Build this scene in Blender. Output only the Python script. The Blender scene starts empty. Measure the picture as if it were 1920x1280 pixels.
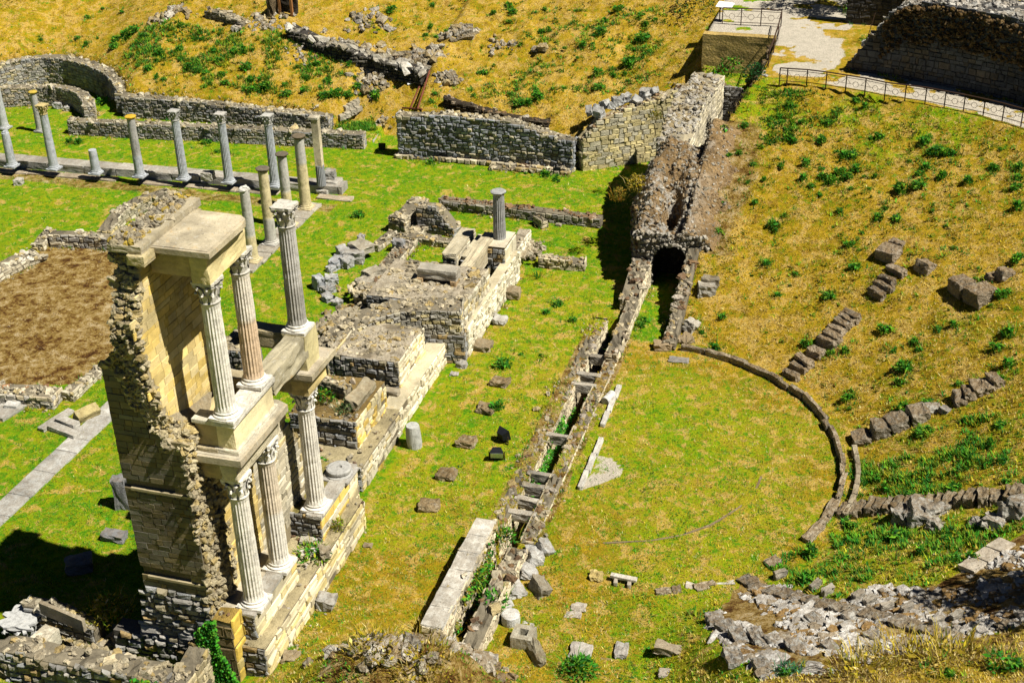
import bpy, math, random
import numpy as np
from mathutils import Matrix, Vector
scene = bpy.context.scene
COL = scene.collection
rng = np.random.default_rng(7)
random.seed(7)
# ------------------------------------------------------------------ camera
# World axes: x across the stage (right), y along the stage front (away), z up; origin at the orchestra.
FPX, PITCH, ROLL, AZ = 2592.72, math.radians(29.486), math.radians(-1.5696), math.radians(17.354)
CAM = np.array([8.728, -37.860, 27.0])
_f = np.array([0, math.cos(PITCH), -math.sin(PITCH)]); _r = np.array([1.0, 0, 0]); _u = np.cross(_r, _f)
_R = math.cos(ROLL)*_r + math.sin(ROLL)*_u; _U = -math.sin(ROLL)*_r + math.cos(ROLL)*_u
_M = np.array([[math.cos(AZ), -math.sin(AZ), 0], [math.sin(AZ), math.cos(AZ), 0], [0, 0, 1]])
CF, CR, CU = _M @ _f, _M @ _R, _M @ _U

def ray(px, py):
    return CF + CR*((px-960)/FPX) - CU*((py-640)/FPX)

def P(px, py, z=None, b=None, a=None):
    """survey point: where the sight line through a photo pixel meets a level or upright plane"""
    d = ray(px, py)
    if b is not None: t = (b-CAM[0])/d[0]
    elif a is not None: t = (a-CAM[1])/d[1]
    else: t = ((z or 0.0)-CAM[2])/d[2]
    return CAM + d*t

def proj(Q):
    v = np.asarray(Q, float)-CAM; w = v @ CF
    return 960+FPX*(v @ CR)/w, 640-FPX*(v @ CU)/w

def Zat(x, y, ypix):
    lo, hi = -5.0, 30.0
    for _ in range(45):
        m = (lo+hi)/2
        if proj((x, y, m))[1] > ypix: lo = m
        else: hi = m
    return lo

cam_d = bpy.data.cameras.new('camera'); cam = bpy.data.objects.new('camera', cam_d); COL.objects.link(cam)
cam_d.sensor_width = 36; cam_d.lens = FPX/1920*36; cam_d.clip_start = 0.5; cam_d.clip_end = 2000
cam.matrix_world = Matrix(((CR[0], CU[0], -CF[0], CAM[0]), (CR[1], CU[1], -CF[1], CAM[1]), (CR[2], CU[2], -CF[2], CAM[2]), (0, 0, 0, 1)))
scene.camera = cam
# ------------------------------------------------------------------ noise
_perm = np.random.default_rng(3).random((256, 256))
_perm3 = np.random.default_rng(5).random((64, 64, 64))
def vnoise(x, y):
    x = np.asarray(x, float); y = np.asarray(y, float)
    xi = np.floor(x).astype(int); yi = np.floor(y).astype(int)
    fx = x-xi; fy = y-yi; fx = fx*fx*(3-2*fx); fy = fy*fy*(3-2*fy)
    g = lambda i, j: _perm[i % 256, j % 256]
    return (g(xi, yi)*(1-fx)+g(xi+1, yi)*fx)*(1-fy)+(g(xi, yi+1)*(1-fx)+g(xi+1, yi+1)*fx)*fy
def fbm(x, y, o=4, lac=2.03, gain=.5):
    s = 0; a = 1; t = 0
    for k in range(o):
        s = s+a*vnoise(x*lac**k+13.7*k, y*lac**k+7.1*k); t += a; a *= gain
    return s/t
def noise3(p):
    i = np.floor(p).astype(int); f = p-i; f = f*f*(3-2*f); r = 0
    for dx in (0, 1):
        for dy in (0, 1):
            for dz in (0, 1):
                w = (f[..., 0] if dx else 1-f[..., 0])*(f[..., 1] if dy else 1-f[..., 1])*(f[..., 2] if dz else 1-f[..., 2])
                r = r+w*_perm3[(i[..., 0]+dx) % 64, (i[..., 1]+dy) % 64, (i[..., 2]+dz) % 64]
    return r
def sstep(a, b, x):
    t = np.clip((x-a)/(b-a), 0, 1); return t*t*(3-2*t)
# ------------------------------------------------------------------ mesh builder
class MB:
    def __init__(s): s.v = []; s.q = []; s.t = []; s.c = []; s.n = 0
    def add(s, v, q=None, t=None, c=(.4, .38, .33)):
        v = np.asarray(v, float).reshape(-1, 3)
        if len(v) == 0: return
        if q is not None and len(q): s.q.append(np.asarray(q, int).reshape(-1, 4)+s.n)
        if t is not None and len(t): s.t.append(np.asarray(t, int).reshape(-1, 3)+s.n)
        c = np.asarray(c, float)
        if c.ndim == 1: c = np.tile(c, (len(v), 1))
        s.c.append(c); s.v.append(v); s.n += len(v)
    def mesh(s, name, mat, smooth=False, origin=(0, 0, 0)):
        me = bpy.data.meshes.new(name)
        v = np.concatenate(s.v)-np.asarray(origin, float); c = np.concatenate(s.c)
        q = np.concatenate(s.q) if s.q else np.zeros((0, 4), int)
        t = np.concatenate(s.t) if s.t else np.zeros((0, 3), int)
        me.vertices.add(len(v)); me.vertices.foreach_set('co', v.ravel())
        nl = q.size+t.size
        me.loops.add(nl); me.loops.foreach_set('vertex_index', np.concatenate([q.ravel(), t.ravel()]).astype(np.int32))
        me.polygons.add(len(q)+len(t))
        st = np.concatenate([np.arange(len(q))*4, q.size+np.arange(len(t))*3]).astype(np.int32)
        me.polygons.foreach_set('loop_start', st)
        me.polygons.foreach_set('use_smooth', np.full(len(q)+len(t), smooth))
        at = me.color_attributes.new('Col', 'FLOAT_COLOR', 'POINT')
        at.data.foreach_set('color', np.hstack([c, np.ones((len(c), 1))]).astype(np.float32).ravel())
        me.update(calc_edges=True); me.validate()
        me.materials.append(mat)
        return me
    def build(s, name, mat, parent=None, smooth=False, origin=None):
        if origin is None:
            if parent is not None: origin = tuple(parent.location) if parent.parent is None else (0, 0, 0)
            else:
                v = np.concatenate(s.v); origin = (v[:, 0].mean(), v[:, 1].mean(), v[:, 2].min())
        o = bpy.data.objects.new(name, s.mesh(name, mat, smooth, origin)); COL.objects.link(o)
        if parent is not None: o.parent = parent
        else: o.location = origin
        return o
def tag(o, label=None, cat=None, group=None, kind=None):
    if label: o['label'] = label
    if cat: o['category'] = cat
    if group: o['group'] = group
    if kind: o['kind'] = kind
    return o
def empty(name, loc, label, cat, group=None):
    o = bpy.data.objects.new(name, None); COL.objects.link(o); o.location = loc; o.empty_display_size = .2
    return tag(o, label, cat, group)
def dup(root):
    c = root.copy(); COL.objects.link(c)
    for ch in list(root.children):
        d = ch.copy(); COL.objects.link(d); d.parent = c
        for g in list(ch.children):
            e = g.copy(); COL.objects.link(e); e.parent = d
    return c
def child_of_mesh(o, mb, name, mat, smooth=False):
    """a part of a thing that is itself one mesh (thing at its own location, unrotated)"""
    w = np.array(o.location)
    if o.parent: w = w+np.array(o.parent.location)
    c = bpy.data.objects.new(name, mb.mesh(name, mat, smooth, tuple(w))); COL.objects.link(c); c.parent = o
    return c
# ------------------------------------------------------------------ materials
def newmat(name, rough=.95):
    m = bpy.data.materials.new(name); m.use_nodes = True; nt = m.node_tree
    b = nt.nodes['Principled BSDF']; b.inputs['Roughness'].default_value = rough; b.inputs['Specular IOR Level'].default_value = .15
    return m, nt, b
class NT:
    def __init__(s, nt): s.nt = nt; s.n = nt.nodes; s.l = nt.links
    def node(s, t, **k):
        n = s.n.new(t)
        for a, v in k.items(): setattr(n, a, v)
        return n
    def inp(s, n, i, v):
        if hasattr(v, 'is_output'): s.l.new(v, n.inputs[i])
        else: n.inputs[i].default_value = v
    def noise(s, vec, scale, detail=4, rough=.6, dist=0):
        n = s.node('ShaderNodeTexNoise'); s.inp(n, 'Vector', vec); s.inp(n, 'Scale', scale); s.inp(n, 'Detail', detail); s.inp(n, 'Roughness', rough); s.inp(n, 'Distortion', dist)
        return n.outputs['Fac']
    def math(s, op, a, b=0.0, clamp=False):
        n = s.node('ShaderNodeMath', operation=op, use_clamp=clamp); s.inp(n, 0, a); s.inp(n, 1, b); return n.outputs[0]
    def mix(s, f, a, b, mode='MIX'):
        n = s.node('ShaderNodeMix', data_type='RGBA', blend_type=mode, clamp_factor=True); s.inp(n, 0, f); s.inp(n, 6, a); s.inp(n, 7, b); return n.outputs[2]
    def ramp(s, f, stops):
        n = s.node('ShaderNodeValToRGB'); e = n.color_ramp.elements
        while len(e) < len(stops): e.new(.5)
        for k, (p, c) in enumerate(stops):
            e[k].position = p; e[k].color = (*c, 1) if not isinstance(c, (int, float)) else (c, c, c, 1)
        s.inp(n, 0, f); return n.outputs[0]
    def smooth(s, f, lo, hi):
        n = s.node('ShaderNodeMapRange', interpolation_type='SMOOTHSTEP'); s.inp(n, 0, f); s.inp(n, 1, lo); s.inp(n, 2, hi); return n.outputs[0]
    def bump(s, h, strength, dist, bsdf):
        n = s.node('ShaderNodeBump'); s.inp(n, 'Height', h); s.inp(n, 'Strength', strength); s.inp(n, 'Distance', dist); s.l.new(n.outputs[0], bsdf.inputs['Normal'])
    def pos(s): return s.node('ShaderNodeNewGeometry').outputs['Position']
    def col(s):
        n = s.node('ShaderNodeVertexColor', layer_name='Col'); return n.outputs['Color']
def stone_mat(name, dark=.55, light=1.35, lichen=0.0, orange=0.0, bscale=14, bdist=.05, spots=.35, pit=0.0, sc=1.0, brown=0.0):
    m, nt, b = newmat(name); k = NT(nt); p = k.pos(); c = k.col()
    n1 = k.noise(p, 2.3*sc, 6, .7); n2 = k.noise(p, 11*sc, 5, .72); n3 = k.noise(p, 34*sc, 3, .6)
    f = k.ramp(k.math('ADD', k.math('MULTIPLY', n1, .5), k.math('MULTIPLY', n2, .5)), [(.3, dark), (.5, 1.0), (.68, light)])
    c = k.mix(1.0, c, f, 'MULTIPLY')
    stn = k.noise(p, .55*sc, 4, .65, .4); c = k.mix(1.0, c, k.ramp(stn, [(.34, .62), (.5, 1.0), (.66, 1.16)]), 'MULTIPLY')
    sp = k.smooth(n2, .56, .66)
    c = k.mix(k.math('MULTIPLY', sp, spots), c, (.05, .045, .035, 1))
    if lichen:
        l = k.smooth(k.noise(p, 6*sc, 5, .75, .5), .56, .63); c = k.mix(k.math('MULTIPLY', l, lichen), c, (.55, .53, .46, 1))
    if orange:
        l = k.smooth(k.noise(p, 3.4*sc, 5, .7, .4), .6, .68); c = k.mix(k.math('MULTIPLY', l, orange), c, (.5, .25, .02, 1))
    if brown:
        sx = k.node('ShaderNodeSeparateXYZ'); nt.links.new(k.node('ShaderNodeNewGeometry').outputs['Normal'], sx.inputs[0])
        l = k.math('MULTIPLY', k.smooth(k.math('ADD', k.noise(p, 4.5*sc, 5, .75), k.math('MULTIPLY', sx.outputs[2], .16)), .56, .70), brown); c = k.mix(l, c, k.mix(n2, (.085, .045, .014, 1), (.21, .13, .045, 1)))
    nt.links.new(c, b.inputs['Base Color'])
    h = k.math('ADD', k.math('MULTIPLY', n2, .7), k.math('MULTIPLY', n3, .4))
    if pit:
        v = k.node('ShaderNodeTexVoronoi'); k.inp(v, 'Vector', p); k.inp(v, 'Scale', 9.0*sc); h = k.math('ADD', h, k.math('MULTIPLY', v.outputs[0], pit))
    k.bump(h, 1.0, bdist, b)
    return m
M_MAS = stone_mat('masonry_stone', .45, 1.2, .06, .12, bdist=.04, spots=.4)
M_RUB = stone_mat('rubble_stone', .42, 1.2, .12, .12, bdist=.07, spots=.5, pit=.5, brown=.25)
M_ASH = stone_mat('ashlar_stone', .66, 1.15, .05, .12, bdist=.02, spots=.3)
M_ROOF = stone_mat('weathered_slab', .6, 1.25, .3, .3, bdist=.03, spots=.5)
def marble_mat(name):
    m, nt, b = newmat(name, .9); k = NT(nt); p = k.pos(); c = k.col()
    mp = k.node('ShaderNodeMapping'); k.inp(mp, 0, p); mp.inputs['Scale'].default_value = (1, 1, .12)
    st = k.noise(mp.outputs[0], 9, 5, .7); n2 = k.noise(p, 7, 6, .72); n3 = k.noise(p, 30, 3, .6)
    c = k.mix(1.0, c, k.ramp(n2, [(.3, .62), (.5, 1.0), (.7, 1.15)]), 'MULTIPLY')
    c = k.mix(k.math('MULTIPLY', k.smooth(st, .54, .66), .45), c, (.10, .09, .075, 1)); c = k.mix(k.math('MULTIPLY', k.smooth(n2, .60, .68), .35), c, (.36, .24, .09, 1))
    nt.links.new(c, b.inputs['Base Color']); k.bump(k.math('ADD', n2, k.math('MULTIPLY', n3, .5)), 1.0, .02, b); return m
M_MARB = marble_mat('column_marble')
M_BANK = stone_mat('bank_rock', .45, 1.3, .5, .0, bdist=.08, spots=.45, pit=.5, brown=.38)
M_LIME = stone_mat('pale_limestone', .5, 1.15, .2, .05, bdist=.05, spots=.55, brown=.3)
M_ROCK = stone_mat('lichened_rock', .45, 1.25, .35, .05, bdist=.09, spots=.5, pit=.6, brown=.6)
M_EARTH = stone_mat('bare_earth', .5, 1.4, .0, .0, bdist=.1, spots=.3)

def leaf_mat(name, tr=.35):
    m, nt, b = newmat(name, .7); k = NT(nt); c = k.col()
    n = k.noise(k.pos(), 9, 3); c = k.mix(1.0, c, k.ramp(n, [(.3, .7), (.7, 1.3)]), 'MULTIPLY')
    nt.links.new(c, b.inputs['Base Color'])
    t = nt.nodes.new('ShaderNodeBsdfTranslucent'); nt.links.new(c, t.inputs['Color'])
    mx = nt.nodes.new('ShaderNodeMixShader'); mx.inputs[0].default_value = tr
    nt.links.new(b.outputs[0], mx.inputs[1]); nt.links.new(t.outputs[0], mx.inputs[2]); nt.links.new(mx.outputs[0], nt.nodes['Material Output'].inputs['Surface'])
    return m
M_LEAF = leaf_mat('weed_leaf'); M_GRASS = leaf_mat('grass_blade', .3)
def flat_mat(name, col, rough=.5, metal=0.0, var=.25, sc=6):
    m, nt, b = newmat(name, rough); k = NT(nt)
    n = k.noise(k.pos(), sc, 5, .65); c = k.mix(1.0, (*col, 1), k.ramp(n, [(.3, 1-var), (.7, 1+var)]), 'MULTIPLY')
    nt.links.new(c, b.inputs['Base Color']); b.inputs['Metallic'].default_value = metal
    k.bump(n, .3, .01, b); return m
M_IRON = flat_mat('rusty_iron', (.05, .028, .018), .75, .1); M_RAIL = flat_mat('rusted_rail', (.16, .05, .03), .85)
M_BLACK = flat_mat('black_housing', (.012, .013, .016), .45); M_GLASS = flat_mat('lamp_glass', (.55, .65, .72), .1)
M_WHITE = flat_mat('white_panel', (.75, .75, .74), .4); M_WOOD = flat_mat('old_timber', (.3, .14, .05), .8)
M_BARK = flat_mat('bark', (.1, .07, .045), .9, 0, .4, 8)

# palettes: linear albedo
GREY = [(.34, .32, .27), (.27, .255, .225), (.40, .37, .29), (.22, .205, .18), (.36, .31, .21)]
GREYB = [tuple(.86*q for q in c) for c in [(.32, .32, .31), (.27, .275, .27), (.36, .345, .31), (.36, .31, .2), (.21, .20, .18), (.30, .28, .24), (.25, .24, .21), (.34, .32, .28), (.38, .27, .12)]]  # darkened so faces turned from the sun look shaded
TAN = [tuple(.95*q for q in c) for c in [(.44, .37, .22), (.38, .32, .19), (.48, .41, .26), (.34, .29, .19), (.44, .34, .15)]]
YEL = [(.64, .48, .18), (.60, .45, .18), (.66, .51, .22), (.62, .45, .14), (.60, .48, .23), (.64, .46, .13), (.57, .45, .22), (.62, .47, .18)]
PALE = [(.50, .45, .33), (.42, .37, .26), (.55, .49, .36), (.46, .37, .19), (.36, .32, .23)]
SHADE_ASH = [tuple(.66*q for q in c) for c in [(.24, .20, .12), (.22, .185, .115), (.26, .205, .105), (.20, .18, .13), (.23, .21, .16), (.235, .19, .105), (.19, .165, .11)]]  # ashlar tones darkened to deepen the shade on the viewer-side face
BROWN = [(.2, .12, .06), (.26, .17, .09), (.34, .28, .2), (.16, .1, .06), (.42, .37, .3)]
RUBB = [(.45, .38, .24), (.38, .33, .23), (.52, .45, .31), (.33, .29, .21), (.4, .3, .13)]
def pick(pal, n, r=None, var=.12):
    r = r or rng; pal = np.array(pal); c = pal[r.integers(0, len(pal), n)]
    return np.clip(c*(1+var*r.standard_normal((n, 1))), .02, .85)
# ------------------------------------------------------------------ generic shapes
def _boxgrid(n):
    """unit cube surface as an n x n grid per side, shared verts"""
    idx = {}; V = []; Q = []
    def vid(p):
        if p not in idx: idx[p] = len(V); V.append(p)
        return idx[p]
    for ax in range(3):
        for s in (0, n):
            for i in range(n):
                for j in range(n):
                    def mk(a, b):
                        p = [0, 0, 0]; p[ax] = s; p[(ax+1) % 3] = a; p[(ax+2) % 3] = b; return vid(tuple(p))
                    f = [mk(i, j), mk(i+1, j), mk(i+1, j+1), mk(i, j+1)]
                    Q.append(f if s else f[::-1])
    return np.array(V)/n*2-1, np.array(Q)
ROCKT = []
for k in range(7):
    v, q = _boxgrid(2); r = np.random.default_rng(100+k)
    l = np.linalg.norm(v, axis=1, keepdims=True); v = v*(.5+.5/l)*.82
    v = v+r.normal(0, .13, v.shape); ROCKT.append((v, q))
def rotm(rz, tx=None, ty=None):
    n = len(rz); c, s = np.cos(rz), np.sin(rz); R = np.zeros((n, 3, 3)); R[:, 0, 0] = c; R[:, 0, 1] = -s; R[:, 1, 0] = s; R[:, 1, 1] = c; R[:, 2, 2] = 1
    if tx is not None:
        c, s = np.cos(tx), np.sin(tx); X = np.zeros((n, 3, 3)); X[:, 0, 0] = 1; X[:, 1, 1] = c; X[:, 1, 2] = -s; X[:, 2, 1] = s; X[:, 2, 2] = c
        c, s = np.cos(ty), np.sin(ty); Y = np.zeros((n, 3, 3)); Y[:, 1, 1] = 1; Y[:, 0, 0] = c; Y[:, 0, 2] = s; Y[:, 2, 0] = -s; Y[:, 2, 2] = c
        R = R @ X @ Y
    return R
def rocks(mb, C, S, pal, tilt=.4, r=None, jit=.07):
    r = r or rng; C = np.asarray(C, float).reshape(-1, 3); n = len(C)
    if n == 0: return
    S = np.asarray(S, float)
    if S.ndim == 1 and len(S) == n: S = S[:, None]*np.array([1, .8, .65])*(1+.25*r.standard_normal((n, 3)))
    elif S.ndim == 1: S = np.tile(S, (n, 1))
    S = np.abs(S)+.01
    R = rotm(r.uniform(0, 6.28, n), r.normal(0, tilt, n), r.normal(0, tilt, n))
    tm = r.integers(0, len(ROCKT), n); cols = pick(pal, n, r)
    for k in range(len(ROCKT)):
        m = np.where(tm == k)[0]
        if not len(m): continue
        v, q = ROCKT[k]; nv = len(v)
        vv = v[None]+r.normal(0, jit, (len(m), nv, 3)); vv = vv*S[m][:, None]*.5
        vv = np.einsum('nij,nkj->nki', R[m], vv)+C[m][:, None]
        mb.add(vv.reshape(-1, 3), q=(q[None]+np.arange(len(m))[:, None, None]*nv).reshape(-1, 4), c=np.repeat(cols[m], nv, 0))
def block(mb, c, s, rz=0, tilt=(0, 0), n=5, bev=.12, amp=.05, pal=GREY, seed=None, col=None):
    """worn squared stone: a rounded box with noise; c = centre of the underside"""
    r = np.random.default_rng(seed if seed is not None else int(rng.integers(1e9)))
    v, q = _boxgrid(n); s = np.array(s, float)
    l = np.max(np.abs(v), axis=1, keepdims=True); e = np.sort(np.abs(v), axis=1)[:, 1:2]  # second largest: how close to an edge
    v = v*(1-bev*np.clip(e-.55, 0, 1)**2)
    off = r.random(3)*40
    nz = np.stack([noise3(v*1.7+off+k*9.3) for k in range(3)], 1)-.5+.5*(np.stack([noise3(v*4.1+off+k*5.3) for k in range(3)], 1)-.5)
    v = v*s*.5+nz*amp*2*min(1.0, 3*s.min()); v[:, 2] += s[2]/2
    R = rotm(np.array([rz]), np.array([tilt[0]]), np.array([tilt[1]]))[0]
    v = v @ R.T+np.asarray(c, float)
    cc = np.asarray(col if col is not None else pick(pal, 1, r)[0])
    mb.add(v, q=q, c=np.clip(cc*(.85+.3*noise3(v*2.3+off))[:, None], 0, .85))
def box(mb, lo, hi, c, sub=None):
    lo = np.array(lo, float); hi = np.array(hi, float); v, q = _boxgrid(1)
    mb.add(lo+(v+1)/2*(hi-lo), q=q, c=c)
def obox(mb, c, s, rz, col):
    v, q = _boxgrid(1); R = rotm(np.array([rz]))[0]
    mb.add((v*np.array(s)*.5+np.array([0, 0, s[2]/2])) @ R.T+np.array(c), q=q, c=col)
def tube(mb, p0, p1, r, col, seg=8, r1=None):
    p0 = np.array(p0, float); p1 = np.array(p1, float); d = p1-p0; L = np.linalg.norm(d); d /= L
    a = np.array([0, 0, 1.0]) if abs(d[2]) < .9 else np.array([1.0, 0, 0]); x = np.cross(d, a); x /= np.linalg.norm(x); y = np.cross(d, x)
    th = np.arange(seg)/seg*2*np.pi; ring = np.cos(th)[:, None]*x+np.sin(th)[:, None]*y
    r1 = r if r1 is None else r1
    v = np.vstack([p0+ring*r, p1+ring*r1, [p0], [p1]]); i = np.arange(seg); j = (i+1) % seg
    mb.add(v, q=np.stack([i, j, j+seg, i+seg], 1)[:, ::-1], t=np.vstack([np.stack([i, j, np.full(seg, 2*seg)], 1), np.stack([j+seg, i+seg, np.full(seg, 2*seg+1)], 1)]), c=col)
WALLS = []
class Path:
    def __init__(s, pts):
        s.p = np.array(pts, float)[:, :2]; d = np.diff(s.p, axis=0); s.l = np.hypot(d[:, 0], d[:, 1]); s.u = np.concatenate([[0], np.cumsum(s.l)]); s.L = s.u[-1]
        s.d = d/s.l[:, None]
        n = np.stack([s.d[:, 1], -s.d[:, 0]], 1)            # right of travel
        vn = np.vstack([n[:1], (n[:-1]+n[1:])/2, n[-1:]]); s.vn = vn/np.maximum(.3, np.linalg.norm(vn, axis=1, keepdims=True))
    def at(s, u, w=0):
        u = np.asarray(u, float); x = np.interp(u, s.u, s.p[:, 0]); y = np.interp(u, s.u, s.p[:, 1])
        nx = np.interp(u, s.u, s.vn[:, 0]); ny = np.interp(u, s.u, s.vn[:, 1])
        nx = np.where(u < 0, s.vn[0, 0], nx)
        return np.stack([x+nx*w, y+ny*w], -1)
def masonry(mb, mapf, L, topf, z0f, ch=.17, sl=.3, d=.03, gap=.012, pal=GREY, r=None, rnd=.3, wob=.014, keep=None, u0=0.0, chv=.2, inset=.22):
    """courses of separate stones on a face; mapf(u, v, w) -> points (u along, v height, w out)"""
    r = r or rng
    zs = 0.0; zmax = max(float(np.max(topf(np.linspace(u0, L, 60)))), .1); zmin = float(np.min(z0f(np.linspace(u0, L, 60)))); z = zmin
    A = []
    while z < zmax:
        h = ch*(1+chv*r.standard_normal()); h = max(h, ch*.6)
        n = int((L-u0)/sl*1.6)+4; w = sl*np.clip(1+.35*r.standard_normal(n), .45, 2); e = u0+np.concatenate([[-w[0]*r.random()], np.cumsum(w)])
        a, b = e[:-1].copy(), e[1:].copy(); a = np.maximum(a, u0); m = (b > u0+.03) & (a < L-.03); a, b = a[m], np.minimum(b[m], L)
        t = topf((a+b)/2); zb = z0f((a+b)/2); m = (z+h*.6 < t) & (z+h > zb)
        if rnd > 0 and d >= .02: m &= r.random(len(a)) > .02
        if keep is not None: m &= keep((a+b)/2, z+h/2)
        A.append(np.stack([a[m], b[m], np.full(m.sum(), z), np.full(m.sum(), z+h)], 1)); z += h
    A = np.concatenate(A); n = len(A)
    if n == 0: return
    a, b, z, y = A[:, 0]+gap/2, A[:, 1]-gap/2, A[:, 2]+gap/2, A[:, 3]-gap/2
    wv = lambda: r.normal(0, wob, n)
    dd = d*np.clip(1+.5*r.standard_normal(n), .15, 2.2); ix = np.minimum((b-a)*inset, .06+rnd*.05); iz = np.minimum((y-z)*inset, .05+rnd*.05)
    co = [(a+wv(), z+wv()), (b+wv(), z+wv()), (b+wv(), y+wv()), (a+wv(), y+wv())]
    fr = [(co[0][0]+ix, co[0][1]+iz), (co[1][0]-ix, co[1][1]+iz), (co[2][0]-ix, co[2][1]-iz), (co[3][0]+ix, co[3][1]-iz)]
    md = [((p[0]*.62+f[0]*.38), (p[1]*.62+f[1]*.38)) for p, f in zip(co, fr)]
    V = [mapf(p[0], p[1], np.full(n, -.03)) for p in co]+[mapf(p[0], p[1], dd*.62+wv()*.5) for p in md]+[mapf(p[0], p[1], dd+wv()) for p in fr]
    V = np.stack(V, 1).reshape(-1, 3)
    q = []
    for o in (0, 4):
        for k in range(4): q.append([o+k, o+(k+1) % 4, o+4+(k+1) % 4, o+4+k])
    q.append([8, 9, 10, 11]); q = np.array(q)
    mb.add(V, q=(q[None]+np.arange(n)[:, None, None]*12).reshape(-1, 4), c=np.repeat(pick(pal, n, r), 12, 0))
def cfun(v): return (lambda u: np.full(np.shape(u), float(v))) if np.isscalar(v) else v
def wall(name, pts, tops, z0=0.0, t=.6, pal=GREY, cpal=RUBB, ch=.17, sl=.3, d=.022, faces='RLSE', jag=.12, label=None, cat='wall', group=None, crest=1.0, rs=.16, seed=1, mat=None, gap=.008, rnd=.3, crestname='wall_crest', mort=(.17, .145, .1), parent=None, inset=.22, keep=None, steps=.0):
    """a masonry wall along a path: core, coursed faces, rubble crest (its own part)"""
    r = np.random.default_rng(seed); pa = Path(pts); L = pa.L; WALLS.append((pa, t/2))
    tops = np.array(tops, float) if not np.isscalar(tops) else np.full(len(pts), float(tops))
    j1, j2 = r.random()*90, r.random()*90
    def top(u):
        v = np.interp(u, pa.u, tops)+jag*(fbm(np.asarray(u)*.7+j1, np.asarray(u)*0+j2, 3)-.5)*2
        if steps: v = v+steps*(np.round(vnoise(np.asarray(u)*.35+j2, np.asarray(u)*0+j1)*3)/3-.5)
        return v
    zf = (lambda u: np.interp(u, pa.u, np.array(z0, float))) if not np.isscalar(z0) else cfun(z0)
    mb = MB(); nu = max(3, int(L/.22)+1); u = np.linspace(0, L, nu); h = t/2
    tp = top(u); zb = zf(u)-.25
    ws = [h-.01, h-.02, h*.5, 0, -h*.5, -h+.02, -h+.01]; V = []
    for k, w in enumerate(ws):
        xy = pa.at(u, w); z = zb if k in (0, 6) else tp-.06+(.05*r.standard_normal(nu) if k in (2, 3, 4) else 0)
        V.append(np.column_stack([xy, z]))
    V = np.stack(V, 0).reshape(-1, 3); q = []
    for k in range(6):
        i = np.arange(nu-1); q.append(np.stack([k*nu+i, k*nu+i+1, (k+1)*nu+i+1, (k+1)*nu+i], 1))
    mb.add(V, q=np.vstack(q), c=np.array(mort))
    for e in (0, nu-1):
        rows = [V[k*nu+e] for k in range(7)]+[V[6*nu+e]]
        mb.add(np.array(rows), q=[[0, 1, 2, 3], [0, 3, 4, 7], [4, 5, 6, 7]], c=np.array(mort))
    if 'R' in faces: masonry(mb, lambda u, v, w: np.column_stack([pa.at(u, h+w), v]), L, top, zf, ch, sl, d, gap, pal, r, rnd, inset=inset, keep=keep)
    if 'L' in faces: masonry(mb, lambda u, v, w: np.column_stack([pa.at(L-u, -h-w), v]), L, lambda u: top(L-u), lambda u: zf(L-u), ch, sl, d, gap, pal, r, rnd, inset=inset)
    if 'S' in faces:
        f = pa.p[0]; dn = -pa.d[0]; rt = pa.vn[0]
        masonry(mb, lambda u, v, w: np.column_stack([f+np.outer(u-h, rt)+np.outer(w, dn), v]), t, lambda u: np.full(np.shape(u), float(top(0))), lambda u: np.full(np.shape(u), float(zf(0))), ch, sl, d, gap, pal, r, rnd, inset=inset)
    if 'E' in faces:
        f2 = pa.p[-1]; dn2 = pa.d[-1]; rt2 = pa.vn[-1]
        masonry(mb, lambda u, v, w: np.column_stack([f2+np.outer(h-u, rt2)+np.outer(w, dn2), v]), t, lambda u: np.full(np.shape(u), float(top(L))), lambda u: np.full(np.shape(u), float(zf(L))), ch, sl, d, gap, pal, r, rnd, inset=inset)
    o = mb.build(name, mat or M_MAS, parent)
    if label: tag(o, label, cat, group)
    if crest > 0:
        n = int(L*t/(rs*rs)*1.0*crest)+2; uu = r.uniform(0, L, n); ww = r.uniform(-h, h, n)*.96
        xy = pa.at(uu, ww); S = rs*np.clip(np.exp(r.normal(-.12, .5, n)), .35, 2.6); m_ = fbm(uu*1.1+j2, ww*1.3+j1, 3) > .33; xy, uu, S = xy[m_], uu[m_], S[m_]
        c = MB(); rocks(c, np.column_stack([xy, top(uu)-.07+.03*r.standard_normal(len(uu))]), S[:, None]*np.array([1.15, .9, .6])*(1+.2*r.standard_normal((len(uu), 3))), cpal, .3, r)
        child_of_mesh(o, c, crestname, M_RUB)
    return o
def rockface(mb, mapf, keep, U, V, size, pal, r, d=.1, dens=1.0):
    """torn rubble core: rough stones bedded in a face; mapf(u, v, w), keep(u, v)"""
    n = int((U[1]-U[0])*(V[1]-V[0])/(size*size)*1.35*dens); u = r.uniform(*U, n); v = r.uniform(*V, n); m = keep(u, v); u, v = u[m], v[m]
    S = size*np.clip(1+.35*r.standard_normal(len(u)), .45, 1.9)
    rocks(mb, mapf(u, v, d*(r.random(len(u))-.35)), S, pal, .5, r)
def scatter_rocks(name, center, rad, n, size, pal, zf, label, cat='rubble', mat=None, seed=0, sink=.25, group=None, kind='stuff'):
    r = np.random.default_rng(seed); x = center[0]+rad[0]*r.normal(0, .45, n); y = center[1]+rad[1]*r.normal(0, .45, n)
    S = size*np.clip(1+.5*r.standard_normal(n), .35, 2.3); mb = MB()
    rocks(mb, np.column_stack([x, y, zf(x, y)+S*(.3-sink)]), S, pal, .5, r)
    return tag(mb.build(name, mat or M_ROCK), label, cat, group, kind)
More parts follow.
